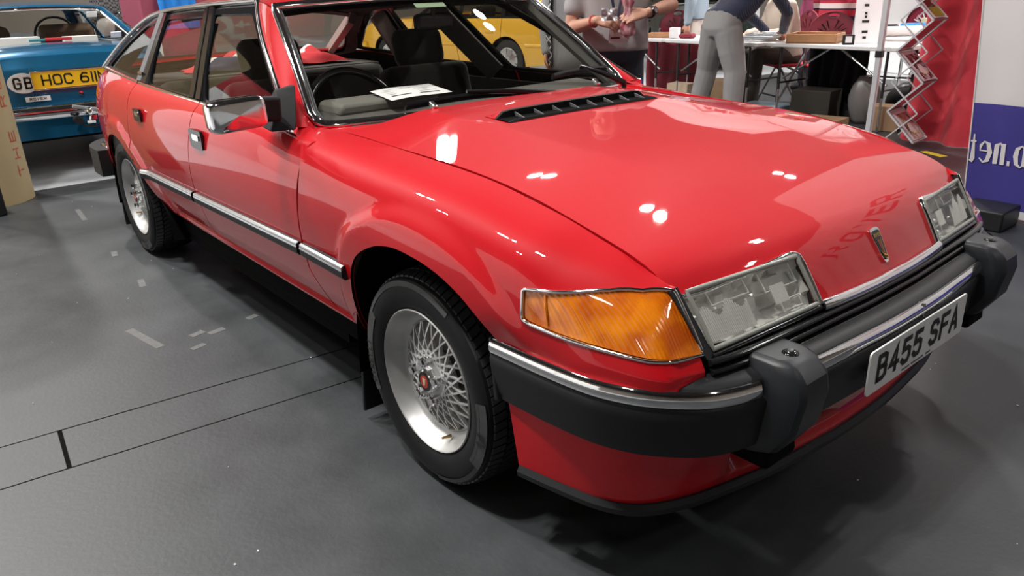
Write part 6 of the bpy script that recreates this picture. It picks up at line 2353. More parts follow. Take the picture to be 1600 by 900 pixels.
# maroon draped stand with blue cloth on it
t = simple('maroon_stand', (-8.64, 1.22, .0), (.45, .90, 1.36), mat('dusty_maroon', (.26, .045, .075), .75), 'maroon draped display stand behind the blue car', 'stand', .25, .02)
simple('white_plinth', (-8.16, .82, .0), (.20, .20, 1.0), PAPER, 'white plinth in front of the maroon stand', 'plinth', .25, .01)
_bc = wavy_wall((-8.31, 1.04), (-8.43, 1.52), .46, 3, .02, 40, 8)
_bc.v = [(x, y, z + .97) for x, y, z in _bc.v]
_bc.build('blue_cloth', mat('bright_blue_cloth', (.01, .20, .60), .6), label='bright blue cloth draped beside the maroon stand', cat='cloth', angle=180)
# vintage motorcycle: only the front end is in view
MC = empty('motorcycle', (-9.50, .72, 0), .0, label='black vintage motorcycle with round headlamp behind the blue car', cat='motorcycle')
MB().tube([(.02 * 0 + .30 * math.cos(a), 0, .31 + .30 * math.sin(a)) for a in np.linspace(0, 2 * PI, 33)[:-1]], .045, 8, closed=True).build('front_wheel', TYRE2, MC)
w2 = MB().tube([(-1.35 + .30 * math.cos(a), 0, .31 + .30 * math.sin(a)) for a in np.linspace(0, 2 * PI, 33)[:-1]], .05, 8, closed=True).build('rear_wheel', TYRE2, MC)
for s in (-.09, .09):
    MB().cyl((0, s, .31), (-.22, s, .98), .02, 10).build('fork', CHROME, MC)
MB().lathe([(.0, -.13), (.07, -.10), (.10, 0), (.105, .02)], 24, 'x', c=(-.10, 0, 1.0)).build('headlamp', BLACK_GLOSS, MC)
MB().lathe([(.105, -.085), (.108, -.075), (.092, -.072), (.05, -.06), (0, -.055)], 24, 'x', c=(.0, 0, 1.0)).build('headlamp_lens', SILVER, MC)
MB().tube(dense([(-.42, -.36, 1.12), (-.26, -.26, 1.16), (-.24, 0, 1.12), (-.26, .26, 1.16), (-.42, .36, 1.12)], 4), .014, 8).build('handlebar', BLACK_GLOSS, MC)
mb = MB()
mb.grid(lambda u, v: (-.32 - .55 * u, .14 * math.sin(PI * (.08 + .84 * u)) ** .5 * math.cos(2 * PI * v), .82 + .11 * math.sin(2 * PI * v) * math.sin(PI * (.08 + .84 * u)) ** .5), 10, 16)
mb.build('fuel_tank', BLACK_GLOSS, MC)
MB().box((-1.12, 0, .80), (.55, .24, .09)).build('saddle', BLACK, MC, bevel=.03)
MB().box((-.68, 0, .48), (.42, .26, .36)).build('engine', GREYB, MC, bevel=.04)
mb = MB()
mb.tube([(-.24, 0, .95), (-.45, 0, .35), (-.95, 0, .32), (-1.35, 0, .31)], .022, 8)
mb.tube([(-.24, 0, .92), (-1.0, 0, .74), (-1.35, 0, .31)], .02, 8)
mb.build('frame', BLACK_GLOSS, MC)
# ================================================================== PEOPLE
SKIN = mat('skin', (.55, .28, .19), .55, noise=.6, nscale=7, ndark=.85)


def melt(mb, voxel, smooth=3):
    """fuse overlapping closed pieces into one continuous surface"""
    me = mb.mesh('fused', smooth=False)
    ob = bpy.data.objects.new('fused', me)
    COL.objects.link(ob)
    r = ob.modifiers.new('r', 'REMESH')
    r.mode = 'VOXEL'
    r.voxel_size = voxel
    r.use_smooth_shade = True
    s = ob.modifiers.new('s', 'SMOOTH')
    s.factor = .5
    s.iterations = smooth
    bpy.context.view_layer.update()
    out = bpy.data.meshes.new_from_object(ob.evaluated_get(bpy.context.evaluated_depsgraph_get()))
    bpy.data.objects.remove(ob)
    bpy.data.meshes.remove(me)
    out.polygons.foreach_set('use_smooth', [True] * len(out.polygons))
    return out


def rings(mb, rs, n=20):
    """rs: list of (centre, lateral unit, depth unit, a, b)"""
    vs, fs = [], []
    for c, l, d, a, b in rs:
        c, l, d = Vector(c), Vector(l), Vector(d)
        for k in range(n):
            t = 2 * PI * k / n
            cx, sx = math.cos(t), math.sin(t)
            e = .8
            vs.append(c + l * a * math.copysign(abs(cx) ** e, cx) + d * b * math.copysign(abs(sx) ** e, sx))
    m_ = len(rs)
    for i in range(m_ - 1):
        for k in range(n):
            l_ = (k + 1) % n
            fs.append((i * n + k, (i + 1) * n + k, (i + 1) * n + l_, i * n + l_))
    fs.append(tuple(reversed(range(n))))
    fs.append(tuple((m_ - 1) * n + k for k in range(n)))
    mb.add(vs, fs)


def limb(mb, pts, rad, n=14):
    P = [Vector(p) for p in pts]
    Q, R = [], []
    for i in range(len(P) - 1):
        for k in range(5):
            t = k / 5
            Q.append(P[i].lerp(P[i + 1], t))
            R.append(rad[i] + (rad[i + 1] - rad[i]) * t)
    Q.append(P[-1])
    R.append(rad[-1])
    mb.tube(Q, R, n)
    for p, r in zip(P, rad):
        ball(mb, p, (r, r, r))


def ball(mb, c, r, rot=None, n=12):
    c = Vector(c)
    vs, fs = [], []
    for i in range(n + 1):
        th = PI * i / n
        for k in range(n * 2):
            ph = PI * k / n
            p = Vector((r[0] * math.sin(th) * math.cos(ph), r[1] * math.sin(th) * math.sin(ph), r[2] * math.cos(th)))
            if rot is not None:
                p = rot @ p
            vs.append(c + p)
    m_ = n * 2
    for i in range(n):
        for k in range(m_):
            l_ = (k + 1) % m_
            fs.append((i * m_ + k, (i + 1) * m_ + k, (i + 1) * m_ + l_, i * m_ + l_))
    mb.add(vs, fs)


def hand(mb, wrist, fwd, up, thumb_side, curl=.35, s=1.0, spread=.1):
    """palm and five separate fingers; up = back of the hand, thumb_side = +-1 along fwd x up"""
    f, u = Vector(fwd).normalized(), Vector(up)
    u = (u - f * u.dot(f)).normalized()
    l = f.cross(u) * thumb_side
    w = Vector(wrist)
    rings(mb, [(w, l, u, .026 * s, .020 * s), (w + f * .03 * s, l, u, .036 * s, .017 * s), (w + f * .085 * s, l, u, .042 * s, .014 * s), (w + f * .098 * s, l, u, .038 * s, .011 * s)], 14)
    for i, (off, L) in enumerate(((.031, .072), (.0105, .080), (-.0105, .074), (-.031, .058))):
        p = w + f * .088 * s + l * off * s
        d = (f + l * spread * off * 12).normalized()
        pts, rr = [p], [.0095 * s]
        ang = 0
        for k, q in enumerate((.45, .32, .23)):
            ang += curl * (1.0 if k else .8)
            dd = d * math.cos(ang) - u * math.sin(ang)
            p = p + dd * L * q * s
            pts.append(p)
            rr.append((.009, .0082, .007)[k] * s)
        limb(mb, pts, rr, 8)
    p = w + f * .025 * s + l * .030 * s
    d1 = (f * .72 + l * .62 - u * .25).normalized()
    d2 = (f * .85 + l * .20 - u * .45).normalized()
    limb(mb, [p, p + d1 * .045 * s, p + d1 * .045 * s + d2 * .032 * s, p + d1 * .045 * s + d2 * .056 * s], [.0135 * s, .0115 * s, .010 * s, .008 * s], 8)


def head(mb, c, fwd, up, s=1.0):
    f, u = Vector(fwd).normalized(), Vector(up)
    u = (u - f * u.dot(f)).normalized()
    l = f.cross(u)
    R = Matrix((f, l, u)).transposed()
    c = Vector(c)
    ball(mb, c + u * .025 * s, (.098 * s, .076 * s, .105 * s), R)
    ball(mb, c + f * .018 * s - u * .045 * s, (.072 * s, .060 * s, .078 * s), R)
    ball(mb, c + f * .060 * s - u * .098 * s, (.028 * s, .034 * s, .022 * s), R)
    limb(mb, [c + f * .088 * s + u * .02 * s, c + f * .108 * s - u * .024 * s], [.010 * s, .015 * s], 8)
    for q in (-1, 1):
        ball(mb, c + f * .103 * s - u * .030 * s + l * q * .011 * s, (.010 * s, .009 * s, .008 * s), R, 6)
        ball(mb, c + l * q * .078 * s - f * .005 * s - u * .005 * s, (.020 * s, .009 * s, .032 * s), R, 8)
        ball(mb, c + f * .076 * s + l * q * .032 * s + u * .028 * s, (.016 * s, .026 * s, .009 * s), R, 8)
    ball(mb, c + f * .084 * s - u * .062 * s, (.012 * s, .026 * s, .007 * s), R, 8)
    ball(mb, c + f * .083 * s - u * .074 * s, (.012 * s, .022 * s, .007 * s), R, 8)
    return R, f, l, u


def person(label, J, mats, voxel=.009, hair='short', hand_args=None, hem=None, group=None, scale=1.0, extra=None, shirt_sleeve=1.0):
    """J: joints in world space. torso = list of (centre, lateral, half width, half depth, forward)"""
    t = empty('person', tuple(Vector(J['root'])), label=label, cat='person', group=group)
    o = Vector(J['root'])
    def build_mesh(mb, vx, sm=3):
        mb.v = [tuple(Vector(p) - o) for p in mb.v]
        return melt(mb, vx, sm)
    body = MB()
    tor = []
    for c, l, a, b in J['torso']:
        tor.append((Vector(c), Vector(l).normalized(), a, b))
    def trings(k0, k1, g):
        out = []
        for i in range(k0, k1):
            c, l, a, b = tor[i]
            ax = (tor[min(i + 1, len(tor) - 1)][0] - tor[max(i - 1, 0)][0]).normalized()
            d = ax.cross(l).normalized()
            out.append((c, l, d, a + g, b + g))
        return out
    rings(body, trings(0, len(tor), -.006), 20)
    nk = tor[-1][0]
    limb(body, [nk - Vector((0, 0, .03)), Vector(J['head']) - Vector(J.get('up', (0, 0, 1))) * .05], [.062, .056])
    R, f, l, u = head(body, J['head'], J['face'], J.get('up', (0, 0, 1)))
    for sd in ('R', 'L'):
        sh, el, wr = (Vector(J[k + sd]) for k in ('sh', 'el', 'wr'))
        limb(body, [sh, sh.lerp(el, .5), el, el.lerp(wr, .35), wr], [.050, .047, .040, .041, .027])
        ha = J['hand' + sd]
        hand(body, wr, ha[0], ha[1], ha[2], *(ha[3:] if len(ha) > 3 else ()))
        hp, kn, an = (Vector(J[k + sd]) for k in ('hip', 'kn', 'an'))
        limb(body, [hp, hp.lerp(kn, .5), kn, kn.lerp(an, .35), an], [.082, .072, .055, .054, .036])
        to = Vector(J['toe' + sd])
        limb(body, [an, an.lerp(to, .4) - Vector((0, 0, .03)), to], [.036, .036, .026])
    me = build_mesh(body, voxel)
    B = link('body', me, mats['skin'] if 'skin' in mats else SKIN, t)
    # eyes and hair
    c = Vector(J['head'])
    for q in (-1, 1):
        e = MB()
        ball(e, c + f * .079 + l * q * .032 + u * .012 - o, (.011, .011, .011), n=8)
        e.build('eye', WHITE, t)
        e = MB()
        ball(e, c + f * .0875 + l * q * .032 + u * .012 - o, (.0045, .0055, .0055), R, n=6)
        e.build('iris', INK, t)
    hb2 = MB()
    ball(hb2, c + u * .040 - f * .012, (.104, .084, .105), R)
    if hair == 'long':
        ball(hb2, c - f * .05 - u * .10, (.07, .095, .17), R)
    hm = build_mesh(hb2, .012, 2)
    # keep the hair off the face
    bm = bmesh.new()
    bm.from_mesh(hm)
    dele = [v for v in bm.verts if (Vector(v.co) + o - c).dot(f) > .045 - .25 * max(0, (Vector(v.co) + o - c).dot(u) - .085) * -1 and (Vector(v.co) + o - c).dot(u) < .085 or ((Vector(v.co) + o - c).dot(u) < -.01 and hair != 'long')]
    bmesh.ops.delete(bm, geom=dele, context='VERTS')
    bm.to_mesh(hm)
    bm.free()
    link('hair', hm, mats['hair'], t)
    # upper garment
    k0 = J.get('hem', 1)
    top = MB()
    rr_ = trings(k0, len(tor), .014)
    rings(top, rr_, 24)
    for sd in ('R', 'L'):
        sh, el, wr = (Vector(J[k + sd]) for k in ('sh', 'el', 'wr'))
        if shirt_sleeve <= .5:
            e2 = sh.lerp(el, shirt_sleeve * 2)
            limb(top, [sh, sh.lerp(e2, .6), e2], [.066, .066, .066])
        else:
            e2 = el.lerp(wr, (shirt_sleeve - .5) * 2 * .96)
            limb(top, [sh, sh.lerp(el, .5), el, e2], [.066, .063, .056, .044])
    if 'top_extra' in J:
        J['top_extra'](top)
    TOP_ = link('jumper' if shirt_sleeve > .5 else 't_shirt', build_mesh(top, .012, 4), mats['top'], t)
    tr = MB()
    k1 = J.get('waist', 3)
    bg = J.get('baggy', 1.0)
    rings(tr, trings(0, k1, .006 + .03 * (bg - 1)), 24)
    for sd in ('R', 'L'):
        hp, kn, an = (Vector(J[k + sd]) for k in ('hip', 'kn', 'an'))
        limb(tr, [hp, hp.lerp(kn, .5), kn, kn.lerp(an, .4), an + Vector((0, 0, .02))], [.098 * bg, .092 * bg, .078 * bg, .074 * bg, .068 * bg])
    link('trousers', build_mesh(tr, .012, 4), mats['trousers'], t)
    for sd in ('R', 'L'):
        an, to = Vector(J['an' + sd]), Vector(J['toe' + sd])
        s_ = MB()
        h = an.copy()
        h.z = to.z = .042
        d = (to - h).normalized()
        limb(s_, [h - d * .05, h.lerp(to, .5), to], [.040, .042, .036])
        s_.v = [(x, y, max(z, .002)) for x, y, z in s_.v]
        s_.v = [tuple(Vector(p) - o) for p in s_.v]
        s_.build('shoe', mats.get('shoe', BLACK), t)
    return t, o


def stand_joints(x, y, yaw, h=1.75, feet=.13):
    """neutral standing joints, arms hanging"""
    F, L = Vector((math.cos(yaw), math.sin(yaw), 0)), Vector((-math.sin(yaw), math.cos(yaw), 0))
    k = h / 1.75
    B = Vector((x, y, 0))
    Z = Vector((0, 0, 1))
    J = dict(root=B, face=F, up=Z, head=B + Z * 1.625 * k + F * .02)
    J['torso'] = [(B + Z * .83 * k, L, .15, .10), (B + Z * .90 * k, L, .178, .122), (B + Z * 1.00 * k, L, .172, .118), (B + Z * 1.10 * k, L, .168, .118), (B + Z * 1.25 * k, L, .185, .122), (B + Z * 1.37 * k, L, .190, .112), (B + Z * 1.44 * k, L, .150, .085), (B + Z * 1.49 * k, L, .068, .062)]
    for sd, q in (('R', -1), ('L', 1)):
        J['sh' + sd] = B + Z * 1.40 * k + L * q * .19
        J['el' + sd] = B + Z * 1.10 * k + L * q * .235 - F * .02
        J['wr' + sd] = B + Z * .86 * k + L * q * .245 + F * .03
        J['hand' + sd] = (Vector((0, 0, -1)), L * q, 1 if q > 0 else -1)
        J['hip' + sd] = B + Z * .86 * k + L * q * .088
        J['kn' + sd] = B + Z * .48 * k + L * q * (.088 + feet) / 2 + F * .02
        J['an' + sd] = B + Z * .085 + L * q * feet
        J['toe' + sd] = B + Z * .03 + L * q * (feet + .03) + F * .17
    return J, F, L


def knit(name, color, rib=90):
    mt, nt, b = nodes(name)
    b.inputs['Roughness'].default_value = .9
    b.inputs['Base Color'].default_value = (*color, 1)
    b.inputs['Sheen Weight'].default_value = .3
    tc = nt.nodes.new('ShaderNodeTexCoord')
    w = nt.nodes.new('ShaderNodeTexWave')
    w.inputs['Scale'].default_value = rib / 6.28
    w.inputs['Distortion'].default_value = 1.0
    nt.links.new(tc.outputs['Object'], w.inputs['Vector'])
    bp = nt.nodes.new('ShaderNodeBump')
    bp.inputs['Strength'].default_value = .5
    bp.inputs['Distance'].default_value = .01
    nt.links.new(w.outputs['Fac'], bp.inputs['Height'])
    nt.links.new(bp.outputs['Normal'], b.inputs['Normal'])
    return mt


HAIR_D, HAIR_G = mat('dark_hair', (.03, .02, .014), .6), mat('grey_hair', (.35, .34, .33), .6)
HAIR_A = mat('auburn_hair', (.22, .055, .025), .55)
TEE = mat('grey_tee', (.40, .385, .39), .85, noise=.6, nscale=2.5, ndark=.88)
JEANS = mat('dark_jeans', (.020, .027, .040), .85, noise=.8, nscale=9, ndark=.6, ncol=(.035, .045, .06))
# ---- man in grey T-shirt unwrapping sweets
J, F, L = stand_joints(-1.83, 1.86, math.radians(-45), 1.80)
J['torso'] = [(c, l, a * 1.12, b * 1.22) for c, l, a, b in J['torso']]
J['shR'] = J['shR'] - L * .015
J['shL'] = J['shL'] + L * .015
J['elR'] = Vector((-1.985, 1.625, 1.060))
J['wrR'] = Vector((-1.735, 1.60, 1.115))
J['elL'] = Vector((-1.60, 2.12, 1.185))
J['wrL'] = Vector((-1.535, 1.815, 1.150))
dirR = (Vector((-1.60, 1.67, 1.09)) - J['wrR']).normalized()
dirL = (Vector((-1.63, 1.60, 1.115)) - J['wrL']).normalized()
J['handR'] = (dirR, Vector((.5, -.6, .75)), -1, .62, 1.0, .12)
J['handL'] = (dirL, Vector((.6, -.35, .75)), 1, .22, 1.0, .10)
J['face'] = (F + Vector((0, 0, -.45))).normalized()
J['hem'] = 1
MAN, o = person('person in a grey T-shirt and jeans unwrapping sweets beyond the red bonnet', J, dict(top=TEE, trousers=JEANS, hair=HAIR_D), voxel=.0068, shirt_sleeve=.34)
# watch, wristband, lanyard and card: worn, so they move with him
Lw = (J['wrL'] - J['elL']).normalized()
pw = J['wrL'] - Lw * .035 - o
mb = MB()
Rw = Lw.to_track_quat('Z', 'Y').to_matrix()
mb.tube([pw + Rw @ Vector((.034 * math.cos(a), .034 * math.sin(a), 0)) for a in np.linspace(0, 2 * PI, 25)[:-1]], .010, 8, closed=True, ry=.004)
WT_ = mb.build('watch_strap', BLACK, MAN)
fw_ = (Vector(CAM) - (pw + o)).normalized()
fw_ = (fw_ - Lw * fw_.dot(Lw)).normalized()
mb = MB()
mb.cyl(pw + fw_ * .030, pw + fw_ * .042, .023, 24)
mb.build('watch_case', BLACK_GLOSS, WT_)
mb = MB()
mb.cyl(pw + fw_ * .0421, pw + fw_ * .0428, .017, 24)
mb.build('watch_dial', GREYB, WT_)
Rr_ = (J['wrR'] - J['elR']).normalized()
pr = J['wrR'] - Rr_ * .03 - o
Rq = Rr_.to_track_quat('Z', 'Y').to_matrix()
MB().tube([pr + Rq @ Vector((.032 * math.cos(a), .032 * math.sin(a), 0)) for a in np.linspace(0, 2 * PI, 25)[:-1]], .006, 8, closed=True).build('wristband', mat('red_band', (.50, .05, .05), .5), MAN)
fr = F
chest = Vector((-1.83, 1.86, 0)) - o
mb = MB()
for q in (-1, 1):
    mb.tube([chest + L * q * .07 + F * .10 + Vector((0, 0, 1.50)), chest + L * q * .05 + F * .172 + Vector((0, 0, 1.36)), chest + F * .178 + Vector((0, 0, 1.08))], .008, 6, ry=.002)
mb.build('lanyard', mat('lanyard_navy', (.02, .02, .05), .6), MAN)
Mc = Matrix((L, Vector((0, 0, 1)), F)).transposed().to_4x4()
Mc.translation = chest + F * .205 + Vector((0, 0, 1.035))
MB().box((0, 0, 0), (.085, .105, .003)).xf(Mc).build('name_card', PAPER, MAN)
MB().box((-.004, -.024, .002), (.055, .009, .001)).xf(Mc).build('card_print', INK, MAN)
# sweets in the hands: own things
mb = MB()
SB = Vector((-1.60, 1.72, 1.005))
def bagF(u, v):
    a = 2 * PI * u
    k = (.25, .9, 1.05, .95, .8, .62, .55, .7, .8)[min(8, round(v * 8))]
    w = 1 + .16 * math.sin(5 * a + 3 * v) + .12 * math.sin(9 * a - 11 * v)
    return SB + L * (.040 * k * w * math.cos(a)) + F * (.026 * k * w * math.sin(a)) + Vector((0, 0, .225 * v))
mb.grid(bagF, 36, 16, closed_u=True)
mb.build('sweet_bag', mat('red_wrapper', (.45, .03, .07), .18, noise=.5, nscale=30, ncol=(.72, .55, .58)), label='crinkled red and clear bag of sweets held in front of the grey T-shirt', cat='bag', angle=25)
mb = MB()
mb.grid(lambda u, v: Vector((-1.665, 1.63, 1.15)) + (F * .0 + L * (.09 * (u - .5)) + Vector((0, 0, .07 * (v - .5)))) + F * (.02 * math.sin(9 * u) * math.cos(7 * v) + .05), 12, 8)
mb.build('sweet_wrapper', mat('foil_wrapper', (.68, .68, .70), .25, metal=.5), label='shiny pale wrapper between the fingers of the person in grey', cat='wrapper', angle=180)

# ---- woman in grey knit with lattice cardigan
KNITG = knit('grey_knit', (.34, .35, .37), 240)
def lattice_mat():
    mt, nt, b = nodes('lattice_knit')
    b.inputs['Roughness'].default_value = .9
    tc = nt.nodes.new('ShaderNodeTexCoord')
    sep = nt.nodes.new('ShaderNodeSeparateXYZ')
    nt.links.new(tc.outputs['Object'], sep.inputs[0])
    def M(op, a, bb):
        n = nt.nodes.new('ShaderNodeMath')
        n.operation = op
        for i, q in enumerate((a, bb)):
            if isinstance(q, (int, float)):
                n.inputs[i].default_value = q
            elif q is not None:
                nt.links.new(q, n.inputs[i])
        return n.outputs[0]
    hcoord = M('ADD', M('MULTIPLY', sep.outputs[0], .6), M('MULTIPLY', sep.outputs[1], .8))
    h, v = M('MULTIPLY', hcoord, 58), M('MULTIPLY', sep.outputs[2], 38)
    s1 = M('ABSOLUTE', M('SINE', M('ADD', h, v), None), None)
    s2 = M('ABSOLUTE', M('SINE', M('SUBTRACT', h, v), None), None)
    k = M('LESS_THAN', M('MINIMUM', s1, s2), .30)
    mx = nt.nodes.new('ShaderNodeMixRGB')
    mx.inputs['Color1'].default_value = (.025, .027, .033, 1)
    mx.inputs['Color2'].default_value = (.50, .50, .50, 1)
    nt.links.new(k, mx.inputs['Fac'])
    nt.links.new(mx.outputs[0], b.inputs['Base Color'])
    return mt
LAT = lattice_mat()
J, F, L = stand_joints(-3.16, 2.80, math.radians(-62), 1.66)
J['elR'] = J['shR'] + Vector((-.03, -.05, -.30))
J['wrR'] = J['shR'] + Vector((.06, -.12, -.52))
J['waist'] = 3
WOM, o = person('person in a grey knitted dress and black and white lattice cardigan behind the windscreen pillar', J, dict(top=KNITG, trousers=mat('grey_leggings', (.20, .20, .21), .9), hair=HAIR_A), voxel=.010, hair='long')
base_ = Vector((-3.16, 2.80, 0)) - o
mb = MB()
rr = []
for z, a, b in ((.62, .20, .15), (.80, .205, .155), (.95, .20, .15), (1.05, .185, .14)):
    rr.append((base_ + Vector((0, 0, z)), L, F, a, b))
rings(mb, rr, 28)
mb.build('knit_skirt', KNITG, WOM, angle=180)
# open cardigan fronts
for q, z0 in ((-1, .72), (1, .66)):
    mb = MB()
    def CF(u, v):
        a = (35 + 95 * u) * q
        ca, sa = math.cos(math.radians(a)), math.sin(math.radians(a))
        k = 1.0 + .10 * math.sin(6 * u + 3 * v)
        z = z0 + (1.40 - z0) * v
        w = .235 if z < 1.1 else .235 - .02 * (z - 1.1) / .3
        return tuple(base_ + F * ca * .185 * k + L * sa * w * k + Vector((0, 0, z)))
    mb.grid(CF, 14, 14)
    mb.build('cardigan_front', LAT, WOM, angle=180)

# ---- man in navy jumper bending over the table
NAVY = knit('navy_knit', (.016, .022, .055), 200)
TRG = mat('grey_trousers', (.30, .29, .285), .85, noise=.7, nscale=5, ndark=.75)
R0_ = Vector((-3.025, 4.66, 0))
Fy, Lx = Vector((.18, .98, 0)).normalized(), Vector((-.98, .18, 0)).normalized()
Zz = Vector((0, 0, 1))
lean = Vector((.30, .52, .80)).normalized()
pel = R0_ + Zz * .90
J = dict(root=R0_, face=(Fy * .8 - Zz * .6).normalized(), up=(Fy * .6 + Zz * .8).normalized())
J['torso'] = [(pel - Zz * .08, Lx, .16, .11), (pel - Zz * .02, Lx, .190, .135), (pel + Zz * .07 + lean * .02, Lx, .185, .13), (pel + lean * .20, Lx, .185, .13), (pel + lean * .36, Lx, .20, .135), (pel + lean * .48, Lx, .20, .12), (pel + lean * .55, Lx, .15, .09), (pel + lean * .60, Lx, .07, .065)]
J['head'] = pel + lean * .72 + Fy * .06
J['shL'] = pel + lean * .50 + Lx * .19
J['shR'] = pel + lean * .50 - Lx * .19
J['elR'] = Vector((-2.62, 5.13, 1.02))
J['wrR'] = Vector((-2.77, 5.33, .84))
J['elL'] = Vector((-3.12, 5.22, 1.0))
J['wrL'] = Vector((-3.02, 5.42, .83))
J['handR'] = (Vector((-.35, .6, -.35)), Vector((.3, -.2, .9)), -1, .5)
J['handL'] = (Vector((.2, .8, -.25)), Vector((0, -.2, .9)), 1, .3)
for sd, q in (('R', -1), ('L', 1)):
    J['hip' + sd] = pel - Zz * .05 + Lx * q * .095
    J['kn' + sd] = R0_ + Zz * .50 + Lx * q * .19 + Fy * .03
    J['an' + sd] = R0_ + Zz * .085 + Lx * q * .245 - Fy * .03
    J['toe' + sd] = R0_ + Zz * .03 + Lx * q * .28 + Fy * .16
J['baggy'] = 1.36
person('person in a navy ribbed jumper and grey trousers bending over the table to write', J, dict(top=NAVY, trousers=TRG, hair=HAIR_G), voxel=.010)

# ---- seated man in beige jumper
BEIGE = mat('beige_jumper', (.52, .45, .38), .9, noise=.6, nscale=6, ndark=.85)
def seated(x, y, yaw, label, mats, h=1.0, lean_=.15):
    F, L = Vector((math.cos(yaw), math.sin(yaw), 0)), Vector((-math.sin(yaw), math.cos(yaw), 0))
    B = Vector((x, y, 0))
    up = (Zz + F * lean_).normalized()
    P = B + Zz * .54
    J = dict(root=B, face=(F - Zz * .45).normalized(), up=(Zz + F * .4).normalized())
    J['torso'] = [(P - Zz * .07, L, .17, .12), (P, L, .185, .13), (P + up * .12, L, .180, .13), (P + up * .24, L, .180, .13), (P + up * .38, L, .195, .13), (P + up * .50, L, .195, .115), (P + up * .57, L, .15, .09), (P + up * .62, L, .068, .062)]
    J['head'] = P + up * .74 + F * .05
    for sd, q in (('R', -1), ('L', 1)):
        J['sh' + sd] = P + up * .53 + L * q * .19
        J['el' + sd] = P + up * .26 + L * q * .25 + F * .12
        J['wr' + sd] = P + up * .24 + L * q * .13 + F * .36
        J['hand' + sd] = (F * .9 - L * q * .3 - Zz * .1, Zz, 1 if q > 0 else -1, .3)
        J['hip' + sd] = P + L * q * .095 - Zz * .0
        J['kn' + sd] = P + L * q * .14 + F * .42 + Zz * .02
        J['an' + sd] = B + L * q * .15 + F * .44 + Zz * .085
        J['toe' + sd] = B + L * q * .16 + F * .62 + Zz * .03
    return person(label, J, mats, voxel=.010)
seated(-3.12, 6.02, math.radians(240), 'person in a beige jumper seated behind the table facing the bending person', dict(top=BEIGE, trousers=mat('brown_trousers', (.06, .05, .042), .85), hair=HAIR_G), lean_=.22)
# ---- standing figures behind
J, F, L = stand_joints(-4.50, 6.20, math.radians(200), 1.74)
person('person in a pale blue shirt and cream trousers standing behind the far left table', J, dict(top=mat('blue_shirt', (.25, .32, .38), .8), trousers=mat('cream_trousers', (.62, .57, .52), .85), hair=HAIR_G), voxel=.011)
def stripe_mat():
    mt, nt, b = nodes('striped_rugby_knit')
    b.inputs['Roughness'].default_value = .85
    tc = nt.nodes.new('ShaderNodeTexCoord')
    sep = nt.nodes.new('ShaderNodeSeparateXYZ')
    nt.links.new(tc.outputs['Object'], sep.inputs[0])
    r = nt.nodes.new('ShaderNodeValToRGB')
    r.color_ramp.interpolation = 'CONSTANT'
    cols = [(0, (.012, .018, .05)), (.435, (.012, .018, .05)), (.46, (.42, .02, .05)), (.49, (.012, .018, .05)), (.50, (.72, .68, .66)), (.525, (.42, .02, .05)), (.54, (.012, .018, .05)), (.565, (.01, .22, .09)), (.66, (.012, .018, .05)), (.68, (.72, .68, .66)), (.70, (.42, .02, .05))]
    e = r.color_ramp.elements
    e[0].position, e[0].color = 0, (*cols[0][1], 1)
    e[1].position, e[1].color = cols[1][0], (*cols[1][1], 1)
    for p_, c_ in cols[2:]:
        q = e.new(p_)
        q.color = (*c_, 1)
    d = nt.nodes.new('ShaderNodeMath')
    d.operation = 'DIVIDE'
    d.inputs[1].default_value = 2.0
    nt.links.new(sep.outputs[2], d.inputs[0])
    nt.links.new(d.outputs[0], r.inputs['Fac'])
    nt.links.new(r.outputs[0], b.inputs['Base Color'])
    return mt
J, F, L = stand_joints(-3.02, 6.78, math.radians(80), 1.72)
person('person in a green, white, red and navy striped jumper with back turned behind the stand', J, dict(top=stripe_mat(), trousers=mat('black_trousers', (.01, .01, .014), .85), hair=HAIR_D), voxel=.011)
J, F, L = stand_joints(-3.55, 7.35, math.radians(250), 1.70)
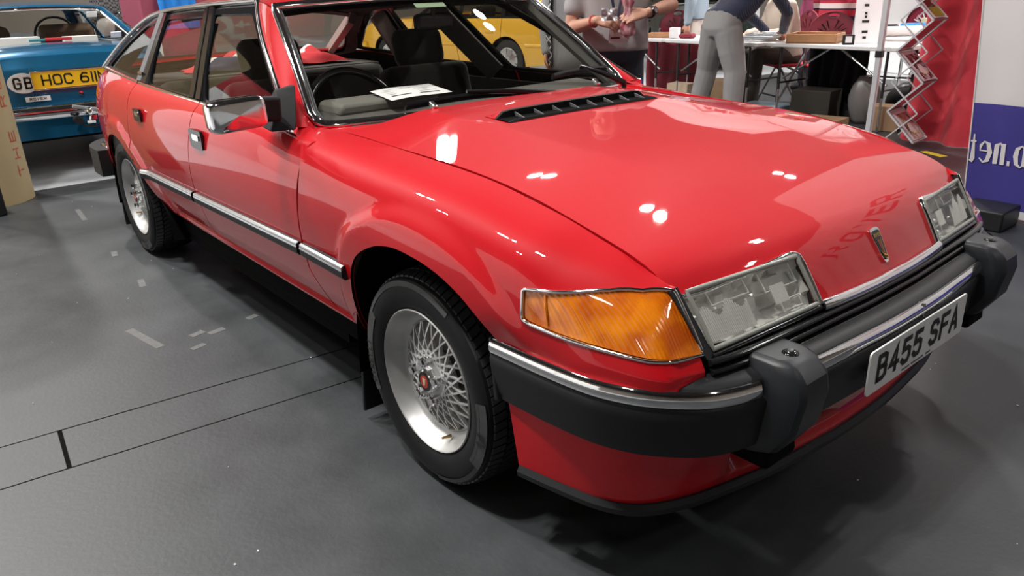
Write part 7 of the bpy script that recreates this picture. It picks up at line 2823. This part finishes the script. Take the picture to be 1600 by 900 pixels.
person('person in a plum top standing left of the striped jumper', J, dict(top=mat('plum_top', (.22, .035, .09), .85), trousers=mat('navy_trousers', (.02, .02, .035), .85), hair=HAIR_D), voxel=.011)
# person by the motorcycle, only arm and shoulder visible
def check_mat():
    mt, nt, b = nodes('checked_shirt')
    b.inputs['Roughness'].default_value = .85
    tc = nt.nodes.new('ShaderNodeTexCoord')
    ck = nt.nodes.new('ShaderNodeTexChecker')
    ck.inputs['Scale'].default_value = 34
    ck.inputs['Color1'].default_value = (.02, .02, .025, 1)
    ck.inputs['Color2'].default_value = (.13, .12, .12, 1)
    nt.links.new(tc.outputs['Object'], ck.inputs['Vector'])
    nt.links.new(ck.outputs[0], b.inputs['Base Color'])
    return mt
J, F, L = stand_joints(-11.3, 1.22, math.radians(-20), 1.72)
person('person in a black and white checked shirt with auburn hair by the motorcycle', J, dict(top=check_mat(), trousers=mat('dark_trousers', (.015, .015, .02), .85), hair=HAIR_A), voxel=.012, hair='long')
# shoe of someone at the right hand edge
mb = MB()
rings(mb, [((0, 0, .04), (0, 1, 0), (0, 0, 1), .038, .038), ((.08, 0, .045), (0, 1, 0), (0, 0, 1), .044, .043), ((.18, 0, .035), (0, 1, 0), (0, 0, 1), .046, .033), ((.25, 0, .026), (0, 1, 0), (0, 0, 1), .040, .024), ((.28, 0, .02), (0, 1, 0), (0, 0, 1), .02, .012)], 16)
mb.xf(Matrix.Translation((.985, 1.66, .002)) @ Matrix.Rotation(math.radians(228), 4, 'Z'))
SHOE = mb.build('shoe', BLACK, label='black shoe with white toe cap just entering at the right edge', cat='shoe')
mb = MB()
rings(mb, [((.20, 0, .030), (0, 1, 0), (0, 0, 1), .047, .030), ((.255, 0, .026), (0, 1, 0), (0, 0, 1), .041, .025), ((.285, 0, .02), (0, 1, 0), (0, 0, 1), .022, .014)], 16)
mb.xf(Matrix.Translation((.985, 1.66, .003)) @ Matrix.Rotation(math.radians(228), 4, 'Z'))
mb.build('toe_cap', WHITE, SHOE)
